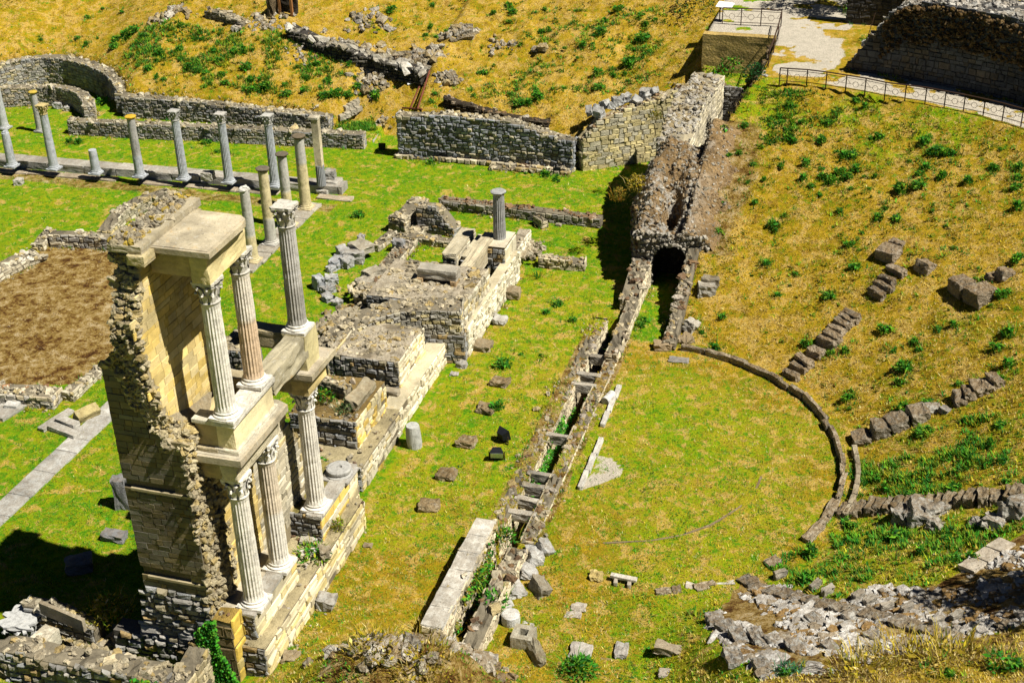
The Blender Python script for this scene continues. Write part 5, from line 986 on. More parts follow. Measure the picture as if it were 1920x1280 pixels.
rockface(mb, lambda u, v, w: np.column_stack([-1.82-w-.75*np.exp(-((u-16.9)/1.5)**2), u, v]), lambda u, v: v < ruin_h(u*0-1.8-.7*np.exp(-((u-16.9)/1.5)**2), u)-.05, (13.85, 20.2), (0, 4.3), .24, RC, R2, .1, 1.1)
mb.build('loose_rubble', M_RUB, ps)
# arch front
cx_, hw, spr = -.34, .79, 1.15
inarch = lambda x, z: ((np.abs(x-cx_) < hw) & (z < spr)) | ((x-cx_)**2+(z-spr)**2 < hw*hw)
g = .07; xs = np.arange(-1.75, 1.25, g); zs = np.arange(-.15, 2.8, g); mb = MB()
for x in xs:
    for z in zs:
        if not inarch(x+g/2, z+g/2) and z < ruin_h(np.array(x), np.array(13.85))-.02: mb.add([(x, 13.83, z), (x+g, 13.83, z), (x+g, 13.83, z+g), (x, 13.83, z+g)], q=[[0, 1, 2, 3]], c=(.27, .24, .18))
th = np.linspace(0, np.pi, 17); prof = [(cx_+hw, 0)]+[(cx_+hw*math.cos(t), spr+hw*math.sin(t)) for t in th]+[(cx_-hw, 0)]; m = len(prof)
V = np.array([(p[0], 13.80, p[1]) for p in prof]+[(p[0], 15.15, p[1]) for p in prof]); mb.add(V, q=[[k, k+1, m+k+1, m+k] for k in range(m-1)], c=(.08, .07, .055)); mb.add(np.array([(cx_-hw-.1, 15.1, -.2), (cx_+hw+.1, 15.1, -.2), (cx_+hw+.1, 15.1, 2.1), (cx_-hw-.1, 15.1, 2.1)]), q=[[0, 1, 2, 3]], c=(.04, .035, .03))  # near-black vault and end sheet paint the darkness inside the tunnel
rockface(mb, lambda u, v, w: np.column_stack([u, 13.83-w, v]), lambda u, v: ~inarch(u, v) & (v < 2.5), (-1.75, 1.2), (0, 2.6), .15, [(.42, .39, .33), (.34, .29, .21), (.46, .43, .36)], R2, .08, 1.6)
for t in np.linspace(.05, np.pi-.05, 15):
    for dr in (.1,): p = np.array([cx_+(hw+dr)*math.cos(t), 13.76, spr+(hw+dr)*math.sin(t)]); rocks(mb, [p], np.array([[.3, .2, .17]]), [(.44, .4, .33)], .3, R2)
mb.build('arch_front', M_RUB, ps)
wall('passage_wall', [(-1.58, 13.85), (-1.58, 12.6), (-1.58, 11.35)], [1.3, .95, .55], 0, .78, pal=DIT, faces='LE', crest=1.2, cpal=BROWN+RUBB, label='low brown wall leading from the arch down to the ditch', seed=241, jag=.06, rs=.2)
cz = lambda a: .43*max(0, np.hypot(.8-OC[0], a-OC[1])-8.35)
wall('passage_wall', [(.62, 8.6), (.62, 10.5), (.62, 12), (.62, 13.85)], [.35, cz(10.5)+.3, cz(12)+.3, cz(13.8)+.25], 0, .5, pal=[(.34, .3, .22), (.4, .34, .24)], faces='LS', crest=1.2, cpal=BROWN+RUBB, label='rubble wall holding back the seating slope beside the arch', seed=242, jag=.1, rs=.2)
xw = [(-1.42, 19.4), (-1.42, 21.5), (-1.36, 23.6), (-1.0, 26.4)]
wall('passage_wall', xw, [4.25, 4.7, 5.0, 5.3], 0, 1.5, pal=[(.52, .46, .32), (.48, .42, .28), (.55, .49, .36)], faces='RL', ch=.24, sl=.4, d=.01, gap=.006, mort=(.34, .29, .19), crest=1.5, cpal=[(.42, .39, .33), (.34, .3, .23), (.48, .45, .38), (.28, .22, .12)], label='tall pale wall of the collapsed passage with a whitish rubble top', seed=243, jag=.3, rs=.14)
wall('passage_wall', [(-.75, 26.55), (1.75, 26.55)], [4.75, 4.3], 1.4, .3, pal=[(.34, .33, .3), (.28, .27, .25)], faces='R', crest=.8, cpal=BROWN, label='shaded grey end wall of the pit behind the pale passage wall', seed=244)
mb = MB(); rockface(mb, lambda u, v, w: np.column_stack([np.interp(u, [19.2, 20.2, 22, 24.5], PITX)-.08-w+.08*np.sin(u*3), u, v]), lambda u, v: v < np.interp(u, [19.3, 21, 23, 24.5], [3.9, 4.7, 5.5, 5.9]), (19.4, 29.4), (1.5, 5.95), .26, [(.10, .075, .04), (.13, .10, .06), (.075, .055, .03)], R2, .2, 1.5)  # palette darkened so this side of the pit reads as shaded
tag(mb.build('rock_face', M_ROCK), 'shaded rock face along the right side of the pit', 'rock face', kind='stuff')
stone((1325, 548), (.72, .5, .55), 'grey stepped block alone on the slope right of the arch', (.44, .41, .34), rz=.1, sink=.15); stone((1332, 536), (.7, .3, .5), 'slab behind the grey stepped block right of the arch', (.36, .31, .22), rz=.1, sink=.1)
stone((1293, 616), (.6, .5, .45), 'broken grey block on the bank beside the passage', (.46, .43, .36), tilt=(.2, .2)); stone((1286, 640), (.55, .5, .4), 'hollow brown block just above the orchestra kerb', (.36, .28, .17), tilt=(.1, -.2))
# ------------------------------------------------------------------ terrace, path fence, great wall
mb = MB(); block(mb, (-.1, 29.62, 4.0), (3.6, .5, 2.2), 0, n=14, amp=.03, bev=.02, col=(.42, .3, .1)); tag(mb.build('terrace_wall', M_RUB), 'ochre rough-plastered wall below the railed terrace', 'wall')
def fence(bots, tops, lb, z=6.08, name='iron_fence', panels=True, more=0):
    B = [P(x, y, z=z) for x, y in bots]
    Hh = float(np.median([Zat(b[0], b[1], t[1])-z for b, t in zip(B, tops)]))
    if more:
        r_e = math.hypot(B[-1][0]-OC[0], B[-1][1]-OC[1]); a_e = math.atan2(B[-1][1]-OC[1], B[-1][0]-OC[0]); B += [np.array([OC[0]+r_e*math.cos(a_e-.047*k), OC[1]+r_e*math.sin(a_e-.047*k), z]) for k in range(1, more+1)]
    o = empty(name, tuple(B[len(bots)//2]), lb, 'fence')
    for b in B: mb = MB(); tube(mb, b-[0, 0, .1], b+[0, 0, Hh], .028, (.05, .04, .03), 6); mb.build('post', M_IRON, o)
    for nm, hh, rr in (('top_rail', Hh, .03), ('bottom_rail', .14, .016), ('middle_rail', Hh*.86, .014)):
        mb = MB()
        for p, q in zip(B[:-1], B[1:]): tube(mb, p+[0, 0, hh], q+[0, 0, hh], rr, (.09, .045, .025), 6)
        mb.build(nm, M_IRON, o)
    if panels:
        for p, q in zip(B[:-1], B[1:]):
            mb = MB(); m = (p+q)/2; d = (q-p)/np.linalg.norm(q-p); hz = np.array([0, 0, 1.0]); c = m+hz*Hh*.5; R = Hh*.17; pr = None
            for t in np.linspace(0, 2*np.pi, 13):
                s = c+d*R*math.cos(t)+hz*R*math.sin(t)
                if pr is not None: tube(mb, pr, s, .009, (.05, .04, .03), 4)
                pr = s
            for sx in (-1, 1):
                e = m+d*sx*np.linalg.norm(q-p)*.47; tube(mb, c+d*sx*R, e+hz*Hh*.5, .009, (.05, .04, .03), 4); tube(mb, c+d*sx*R*1.9+hz*Hh*.5*0, e+hz*Hh*.8, .008, (.05, .04, .03), 4)
            mb.build('ornament', M_IRON, o)
    return o
fb = [(1461, 157), (1475, 158), (1512, 160.5), (1548, 165), (1585, 171), (1621, 177), (1658, 185), (1696, 190), (1734, 195), (1770, 202), (1806, 209), (1843, 217), (1879, 226), (1914, 236), (1950, 246)]
ft = [(1461, 131), (1475, 132), (1512, 134), (1548, 138), (1585, 142), (1621, 147), (1658, 152), (1696, 158), (1734, 164), (1770, 171), (1806, 178), (1843, 186), (1879, 195), (1914, 203), (1950, 212)]
fence(fb, ft, 'long curved iron railing along the top of the seating slope', more=9)
fence([(1354, 46), (1389, 47.5), (1426, 49), (1464, 51)], [(1354, 14), (1389, 16), (1426, 18), (1464, 20)], 'short iron railing along the edge of the terrace')
fence([(1464, 51), (1458, 75), (1450, 100), (1440, 128)], [(1464, 20), (1458, 44), (1450, 70), (1440, 99)], 'iron railing running beside the path from terrace to slope', panels=False)
o = empty('info_board', tuple(P(1349, 40, z=6.08)), 'white slanted information board on a post at the terrace corner', 'sign board')
p = P(1349, 40, z=6.08); mb = MB(); tube(mb, p, p+[0, 0, .85], .03, (.1, .08, .06), 6); mb.build('post', M_IRON, o)
mb = MB(); block(mb, p+np.array([.25, 0, .84]), (.85, .5, .03), -.25, (.35, 0), n=3, amp=.001, bev=.01, col=(.8, .8, .8)); mb.build('board', M_WHITE, o)
def Pcyl(px, py, R):
    d = ray(px, py); e = CAM[:2]-OC; A_ = d[0]**2+d[1]**2; B_ = 2*(e @ d[:2]); C_ = e @ e-R*R; t = (-B_+math.sqrt(max(B_*B_-4*A_*C_, 0)))/(2*A_); return CAM+d*t
gw = [Pcyl(x, y, 26.3) for x, y in ((1602, 118), (1640, 70), (1672, 48), (1715, 20), (1790, 18), (1850, 30), (1930, 52), (2050, 110))]
gw += [np.array([OC[0]+26.3*math.cos(math.radians(a_)), OC[1]+26.3*math.sin(math.radians(a_)), 9.2]) for a_ in range(int(math.degrees(math.atan2(gw[-1][1]-OC[1], gw[-1][0]-OC[0])))-4, 18, -5)]
R3 = np.random.default_rng(260)
wall('retaining_wall', [p[:2] for p in gw], [max(p[2]+.1+.5*min(1, k/3), 6.3) for k, p in enumerate(gw)], 5.6, 2.6, pal=[(.075, .08, .088), (.085, .088, .092), (.068, .072, .08), (.09, .08, .066)], faces='RS', ch=.2, sl=.34, d=.015, gap=.008, inset=.1, crest=1.6, rs=.17, cpal=[(.4, .37, .32), (.33, .3, .25), (.48, .46, .41)], label='massive curved wall in shade above the path with a rubble top', seed=261, jag=.2, mort=(.05, .048, .045))  # face stones and mortar darkened to give the wall its shade
mb = MB(); n = 1500; u = R3.uniform(.06, .6, n); pa = Path([p[:2] for p in gw]); xy = pa.at(u*pa.L, 1.32+.1*R3.random(n)); tz = np.interp(u*pa.L, pa.u, [p[2] for p in gw]); zz = tz+.45-R3.random(n)**1.4*1.7; m_ = zz > 6.9; xy, zz = xy[m_], zz[m_]; n = len(zz)
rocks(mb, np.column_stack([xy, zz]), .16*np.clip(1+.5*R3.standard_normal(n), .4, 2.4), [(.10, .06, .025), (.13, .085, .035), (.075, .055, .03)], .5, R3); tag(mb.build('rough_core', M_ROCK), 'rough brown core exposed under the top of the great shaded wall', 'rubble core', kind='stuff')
mb = MB(); p = P(1622, 86, z=6.08); tube(mb, p, p+[.3, .5, 1.5], .02, (.2, .18, .15), 6); tag(mb.build('thin_pole', M_IRON), 'thin leaning pole in the weeds beside the path', 'pole')
stone((1436, 146), (.35, .3, .25), 'white boulder at the corner of the curved railing', (.6, .59, .56), z=6.0)
dw = [P(1588, 40, z=6.08), P(1660, 46, z=6.08), P(1745, 56, z=6.08)]
wall('dark_wall', [p[:2] for p in dw], 9.2, 5.9, .8, pal=[(.05, .05, .05), (.07, .065, .06), (.04, .04, .04)], faces='RS', ch=.2, sl=.36, d=.01, gap=.006, crest=.5, label='dark shaded wall at the far end of the path, cut by the top edge', seed=262, mort=(.03, .03, .03), cpal=RC)  # near-black stones carry the shade of this wall in their colour
# ------------------------------------------------------------------ blocks of the seat stairs on the slope
def radial(px): p = T(*px); return math.atan2(p[1]-OC[1], p[0]-OC[0])
def row(pxs, s, lab, group, col=(.36, .29, .2)):
    for k, (x, y) in enumerate(pxs):
        r = np.random.default_rng(x*3+y); f = s[k] if isinstance(s, list) else s
        t = radial((x, y)); stone((x, y+2), (f[0]*r.uniform(.9, 1.1), f[1]*r.uniform(.9, 1.1), f[2]*r.uniform(.9, 1.15)), lab(k) if callable(lab) else lab, np.array(col)*r.uniform(.8, 1.3), rz=t+r.normal(0, .08), sink=.16, name='seat_block', cat='stone block', group=group, tilt=(r.normal(0, .06), -.1+r.normal(0, .08)), mat=M_ROCK, amp=.05)
ST = (.3, .78, .42)
row([(1485, 706), (1498, 690), (1508, 678), (1531, 662), (1551, 642), (1562, 633), (1570, 621), (1579, 610), (1588, 602), (1597, 594)], [ST, ST, ST, (.45, .7, .4), (.5, .8, .45), ST, ST, ST, ST, ST], 'brown worn step block in the stair rising from the orchestra kerb', 'step blocks of the stair rising from the middle of the kerb')
row([(1645, 551), (1656, 541), (1664, 530), (1683, 508)], ST, 'brown step block in the short upper flight of four', 'step blocks of the short upper flight')
for px, s, lb in (((1668, 480), (.75, .85, .55), 'big squared block at the top of the upper flight'), ((1682, 459), (.4, .6, .35), 'small slab just above the big squared block'), ((1732, 506), (.55, .7, .5), 'single dark block right of the upper flight'), ((1803, 545), (.75, .8, .65), 'left of the two big joined blocks high on the right'), ((1836, 562), (.8, .8, .65), 'right of the two big joined blocks high on the right'), ((1852, 541), (.25, .7, .3), 'thin slab between the joined blocks and the tilted stones'), ((1862, 520), (.5, .4, .3), 'flat stone left of the tilted pointed stone'), ((1880, 520), (.6, .45, .5), 'tilted pointed stone high at the right edge')):
    stone(px, s, lb, (.36, .29, .2), rz=radial(px), sink=.15, name='seat_block', cat='stone block', mat=M_ROCK, tilt=(.0, .25 if px[0] in (1732, 1852, 1880) else -.08), amp=.05)
row([(1798, 748), (1817, 740), (1833, 731), (1850, 725), (1866, 718)], (.38, .72, .42), 'dark step block in the upper right flight of five', 'step blocks of the upper right flight')
row([(1617, 823), (1650, 810), (1686, 796), (1722, 781)], [(.55, .62, .45), (.6, .7, .55), (.65, .75, .55), (.65, .75, .55)], lambda k: ('lowest', 'second', 'third', 'highest')[k]+' of the four separate brown blocks in the right stair', 'separate blocks of the right stair', (.36, .31, .23))
stone((1746, 770), (.6, .45, .3), 'pale flat block above the four separate brown blocks', (.52, .49, .42), sink=.08, mat=M_ROCK); stone((1770, 772), (.25, .35, .3), 'little grey stone between the right stair flights', (.36, .34, .3))
r3 = [(1588, 962), (1603, 960), (1618, 957), (1634, 955), (1650, 953), (1668, 951), (1686, 949), (1704, 947), (1722, 945), (1742, 944), (1762, 943), (1782, 941), (1802, 940), (1824, 938), (1846, 937), (1868, 934), (1890, 930), (1910, 927)]
row(r3, (.36, .72, .4), 'brown step block in the long flight crossing the slope at the right', 'step blocks of the long right flight', (.34, .28, .19))
for px, s, lb in (((1697, 972), (.5, .8, .5), 'left part of the big white tumbled boulder below the long flight'), ((1722, 972), (.85, .95, .55), 'big white tumbled boulder below the long flight'), ((1752, 966), (.5, .8, .45), 'white slab leaning right of the big white boulder'), ((1752, 988), (.5, .4, .3), 'small white stone below the leaning white slab'), ((1835, 985), (.25, .6, .25), 'thin white stone left of the grey flat boulder'), ((1863, 983), (.8, .6, .35), 'grey flat boulder near the right edge'), ((1897, 968), (.4, .7, .5), 'upright boulder at the right edge below the long flight'), ((1915, 960), (.5, .9, .55), 'large boulder cut by the right edge of the picture')):
    stone(px, s, lb, (.54, .51, .44), sink=.1, name='boulder', cat='boulder', mat=M_ROCK, tilt=(.1, .25), amp=.08, bev=.2)
# bank of broken rock seats at lower right
R4 = np.random.default_rng(280); x = R4.uniform(ROCKP[:, 0].min() if hasattr(ROCKP, 'min') else min(p[0] for p in ROCKP), max(p[0] for p in ROCKP), 15000); y = R4.uniform(min(p[1] for p in ROCKP), max(p[1] for p in ROCKP), 15000)
m = inpoly(x, y, ROCKP) & (fbm(x*1.1, y*1.1, 3) > .43); x, y = x[m], y[m]; rr, aa = cav(x, y); S = .125*np.clip(np.exp(R4.normal(-.25, .66, len(x))), .3, 4.0)
mb = MB(); rocks(mb, np.column_stack([x, y, zfun(x, y)-.01]), np.column_stack([S*R4.uniform(.9, 1.8, len(x)), S*1.1, .06+S*.14]), [(.52, .50, .46), (.42, .40, .36), (.6, .58, .54), (.48, .46, .42), (.30, .25, .18), (.26, .16, .06)], .1, R4)
tag(mb.build('seat_bank_rubble', M_BANK), 'bank of broken white and brown rock covering the lower right seats', 'rock bank', kind='stuff')
for k, (x, y, s) in enumerate(((1340, 1168, (.7, .6, .5)), (1362, 1180, (.6, .6, .45)), (1385, 1198, (.9, .5, .5)), (1420, 1200, (.8, .5, .5)), (1452, 1203, (.6, .5, .4)), (1490, 1215, (.7, .5, .4)), (1375, 1238, (1.0, .5, .5)), (1430, 1250, (.8, .5, .4)), (1530, 1165, (.8, .5, .35)), (1600, 1160, (.7, .6, .35)), (1640, 1195, (.6, .5, .35)), (1500, 1130, (.6, .5, .3)), (1560, 1215, (.7, .4, .35)))):
    s = (s[0]*.8, s[1]*.8, s[2]*.62)
    stone((x, y), s, 'large lichened seat block at the lower left side of the rock bank' if k < 8 else 'large lichened seat block within the rock bank', np.array((.46, .44, .39))*(.9+.04*(k % 5)), rz=radial((x, y))+.1, sink=.1, name='seat_block', cat='stone block', mat=M_ROCK, group='seat blocks along the left side of the rock bank' if k < 8 else 'seat blocks within the rock bank', tilt=(0, -.1), amp=.06)
mb = MB(); p0, p1 = T(1392, 1082), T(1800, 1200); n = 15
for k in range(n):
    t = (k+.5)/n; q = p0*(1-t)+p1*t; q[2] = float(zfun(q[0], q[1])); block(mb, q-[0, 0, .12], (np.linalg.norm(p1-p0)/n*.98, .5, .22), math.atan2(p1[1]-p0[1], p1[0]-p0[0])+.12*math.sin(k*2.3), (0, -.22+.06*math.sin(k*3.1)), n=7, amp=.07, bev=.2, col=np.array((.27, .24, .19))*(.8+.4*((k*37) % 10)/10))
tag(mb.build('worn_stair', M_ROCK), 'smooth grey worn stair running up through the rock bank', 'stair')
for k, (x, y) in enumerate(((1462, 1082), (1528, 1103), (1551, 1112), (1608, 1123), (1630, 1132), (1660, 1143), (1700, 1146), (1792, 1160), (1755, 1172))): stone((x, y), (.16, .42, .3), 'small upright edge stone beside the worn grey stair', (.42, .38, .31), rz=radial((x, y)), sink=.04, name='edge_stone', group='small edge stones beside the worn grey stair')
mb = MB(); p0, p1 = T(1812, 1072), T(1892, 1018)
for k in range(3): t = (k+.5)/3; q = p0*(1-t)+p1*t; block(mb, q-[0, 0, .08], (np.linalg.norm(p1-p0)/3*.98, .6, .2), math.atan2(p1[1]-p0[1], p1[0]-p0[0]), (-.25, -.1), n=6, amp=.02, col=(.48, .42, .33))
tag(mb.build('seat_slab', M_LIME), 'smooth pale seat slab running up at the right above the rock bank', 'seat slab')
# ------------------------------------------------------------------ low remains behind and beside the stage
stone((672, 748), (.5, 1.5, .5), 'leaning squared block on the edge of the square stage block', (.42, .36, .24), rz=-.1, z=2.0, sink=.05, name='leaning_block', tilt=(0, .3))
wall('block_rim', [P(600, 722, z=2.2)[:2], P(655, 738, z=2.2)[:2]], 2.55, 1.9, .35, pal=[(.28, .24, .16)], label='dark rim of stone along the back of the square stage block', seed=301, jag=.1, faces='RSE')
wall('rear_footing', [(-12.5, 9.2), (-12.55, 13.0), (-12.55, 16.4)], [.35, .3, .35], 0, .7, pal=PALE, cpal=BROWN+RUBB, label='low rubble footing along the back of the stage beside the lawn', seed=302, faces='RLSE', jag=.15, rs=.15)
wall('rear_footing', [(-12.2, 5.2), (-12.4, 7.6)], [.5, .4], 0, .8, pal=PALE, cpal=BROWN+RUBB, label='heaped rubble footing behind the niche wall', seed=303, faces='RS', jag=.2, rs=.17)
for k, (x, y, s, col, lb) in enumerate(((598, 540, (.5, .4, .65), (.44, .46, .47), 'upright grey block at the left end of the stage rubble'), (622, 530, (.6, .5, .4), (.46, .47, .46), 'grey block next to the upright one in the stage rubble'), (615, 548, (.6, .45, .35), (.4, .41, .4), 'low grey block under its neighbour in the stage rubble'), (614, 562, (.5, .4, .3), (.46, .47, .47), 'small grey block in front of the stage rubble group'), (632, 570, (.4, .35, .25), (.5, .5, .48), 'pale grey stone right of the stage rubble group'), (630, 500, (.7, .5, .45), (.36, .38, .40), 'blue-grey block in the pile behind the stage'), (622, 508, (.45, .35, .3), (.4, .41, .42), 'small blue-grey block at the foot of the pile behind the stage'), (650, 500, (.5, .5, .5), (.42, .42, .4), 'squared grey block in the pile behind the stage'), (645, 482, (.9, .5, .5), (.5, .5, .48), 'long pale block in the pile behind the stage'), (664, 492, (.4, .9, .6), (.52, .5, .45), 'upright pale slab in the pile behind the stage'), (678, 468, (1.1, .8, .35), (.5, .46, .36), 'broad flat slab topping the footing behind the stage'), (677, 452, (.35, .3, .35), (.46, .45, .42), 'small stone standing on the broad flat slab'), (748, 470, (.5, .4, .6), (.36, .36, .36), 'dark grey upright stone on the inner lawn of the stage'), (700, 522, (.9, .7, .5), (.42, .38, .29), 'brown squared block behind the rubble platform'), (685, 535, (.8, .5, .4), (.46, .42, .33), 'lower brown block beside the squared one'), (672, 552, (.4, .3, .25), (.5, .46, .38), 'small pale stone by the lower brown block'), (690, 550, (.4, .3, .25), (.5, .46, .38), 'rounded stone near the rubble platform'), (752, 540, (.35, .3, .25), (.52, .48, .4), 'small pale stone on the back edge of the rubble platform'), (720, 508, (.5, .3, .3), (.42, .34, .22), 'brown stone at the edge of the inner stage lawn'))):
    stone((x, y), s, lb, col, z=.3 if 440 < y < 470 else 0, sink=.05, rz=None)
wall('rear_wall', [P(738, 447, z=.1)[:2], P(800, 452, z=.1)[:2], P(862, 460, z=.1)[:2]], [.42, .45, .4], 0, .5, pal=PALE, label='low straight wall crossing the inner lawn of the stage', seed=304, faces='RS', crest=.5, rs=.12)
wall('rear_wall', [P(703, 470, z=0)[:2], P(738, 446, z=0)[:2]], [.3, .35], 0, .45, pal=PALE, label='short wall returning to the lawn edge', seed=305, faces='RS', crest=.6, rs=.12)
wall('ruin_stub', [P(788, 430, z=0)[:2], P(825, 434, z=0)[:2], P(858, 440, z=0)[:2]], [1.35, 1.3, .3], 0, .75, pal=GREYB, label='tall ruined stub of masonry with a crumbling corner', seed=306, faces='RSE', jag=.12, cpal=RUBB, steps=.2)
wall('ruin_stub', [P(745, 438, z=0)[:2], P(768, 420, z=0)[:2], P(790, 400, z=0)[:2]], [.75, .85, .9], 0, .9, pal=RUBB, label='rounded rubble stub beside the tall ruined stub', seed=307, faces='RS', jag=.2, cpal=RUBB, rs=.2)
mw = [P(828, 388, z=0), P(935, 401, z=0), P(1040, 414, z=0), P(1128, 424, z=0)]
wall('low_wall', mw, [.55, .52, .55, .5], 0, .55, pal=[(.3, .28, .22), (.24, .22, .19), (.36, .32, .22)], label='long low wall with brown turf on top crossing the middle lawn', seed=308, faces='RS', cpal=[(.2, .11, .05), (.28, .17, .09), (.34, .26, .18)], rs=.13, crest=1.1, jag=.04)
wall('low_wall', [P(1006, 418, z=0)[:2], P(1022, 428, z=0)[:2]], .45, 0, .35, pal=[(.42, .36, .24)], label='tiny buttress on the near side of the turf-topped wall', seed=309, faces='RSE', crest=.3)
wall('low_wall', [P(1012, 497, z=0)[:2], P(1060, 501, z=0)[:2], P(1098, 503, z=0)[:2]], [.5, .45, .35], 0, .6, pal=[(.5, .43, .28), (.44, .38, .26)], label='short stub wall running from the stage end towards the ditch', seed=310, faces='RSE', cpal=RUBB, jag=.06)
scatter_rocks('rubble_heap', P(985, 480, z=0)[:2], (.7, 1.0), 130, .24, [(.42, .36, .24), (.34, .29, .2), (.5, .44, .32)], lambda x, y: x*0+.35, 'heap of brown rubble at the far end of the stage', seed=311, mat=M_RUB)
scatter_rocks('rubble_heap', P(640, 600, z=.8)[:2], (1.0, 1.3), 260, .22, RUBB, lambda x, y: x*0+.7, 'rubble tumbled between the niche wall and the upper column pedestal', seed=312, mat=M_RUB)
scatter_rocks('rubble_heap', P(700, 545, z=.5)[:2], (1.3, .7), 160, .2, RUBB, lambda x, y: x*0+.5, 'pale rubble along the back edge of the rubble platform', seed=313, mat=M_RUB)
# ------------------------------------------------------------------ vegetation
RV = np.random.default_rng(400)
def leafquads(r, n, rad, h, size, cols, up=.5, shape='dome'):
    """n leaf-shaped faces spread through a small plant; returns verts, quads, colours around the origin"""
    th = r.uniform(0, 6.283, n); u = r.random(n)**.5; z = r.random(n)
    if shape == 'dome': rr = rad*u*np.sqrt(np.clip(1-(z*.95)**2, .05, 1)); c = np.column_stack([rr*np.cos(th), rr*np.sin(th), z*h])
    else: d = r.normal(size=(n, 3)); d /= np.linalg.norm(d, axis=1, keepdims=True); c = d*np.array([rad, rad, h/2])*(r.random((n, 1))**.4)+[0, 0, h/2]
    d = np.column_stack([np.cos(th)*.8, np.sin(th)*.8, r.uniform(-.1, 1.3, n)*up])+.45*r.normal(size=(n, 3)); d /= np.linalg.norm(d, axis=1, keepdims=True)
    s = np.cross(d, r.normal(size=(n, 3))); s /= np.linalg.norm(s, axis=1, keepdims=True); L = size*np.clip(1+.35*r.standard_normal(n), .4, 2)[:, None]
    V = np.stack([c-d*L*.5, c+s*L*.22, c+d*L*.6, c-s*L*.22], 1).reshape(-1, 3); V[:, 2] = np.maximum(V[:, 2], -.03)
    col = pick(cols, n, r, .3)
    return V, np.arange(4*n).reshape(-1, 4), np.repeat(col, 4, 0)
def blades(r, n, rad, h, w, cols):
    th = r.uniform(0, 6.283, n); rr = rad*np.sqrt(r.random(n)); b = np.column_stack([rr*np.cos(th), rr*np.sin(th), np.full(n, -.02)])
    out = np.column_stack([np.cos(th), np.sin(th), np.zeros(n)])*(.3+.7*(rr/rad))[:, None]+.4*np.column_stack([r.normal(size=(n, 2)), np.zeros(n)])
    H = h*np.clip(1+.3*r.standard_normal(n), .4, 1.8); sd = np.column_stack([-out[:, 1], out[:, 0], np.zeros(n)]); sd /= np.maximum(.05, np.linalg.norm(sd, axis=1, keepdims=True))
    m = b+out*(H*.25)[:, None]+np.column_stack([np.zeros((n, 2)), H*.6]); t = b+out*(H*.75)[:, None]+np.column_stack([np.zeros((n, 2)), H])
    V = np.stack([b-sd*w, b+sd*w, m+sd*w*.8, m-sd*w*.8, t], 1).reshape(-1, 3); i = np.arange(n)*5
    return V, np.stack([i, i+1, i+2, i+3], 1), np.stack([i+3, i+2, i+4], 1), np.repeat(pick(cols, n, r, .25), 5, 0)
GREEN = [(.04, .22, .006), (.055, .26, .006), (.08, .30, .007), (.03, .16, .005), (.13, .30, .006), (.18, .30, .008)]
YGREEN = [(.18, .30, .004), (.25, .32, .006), (.12, .27, .004), (.30, .30, .01), (.36, .32, .02)]
STRAW = [(.52, .40, .06), (.44, .33, .03), (.62, .48, .14), (.36, .25, .015), (.46, .38, .02), (.68, .54, .24)]
OLIVE = [(.16, .15, .01), (.24, .2, .015), (.12, .14, .01), (.32, .24, .03)]
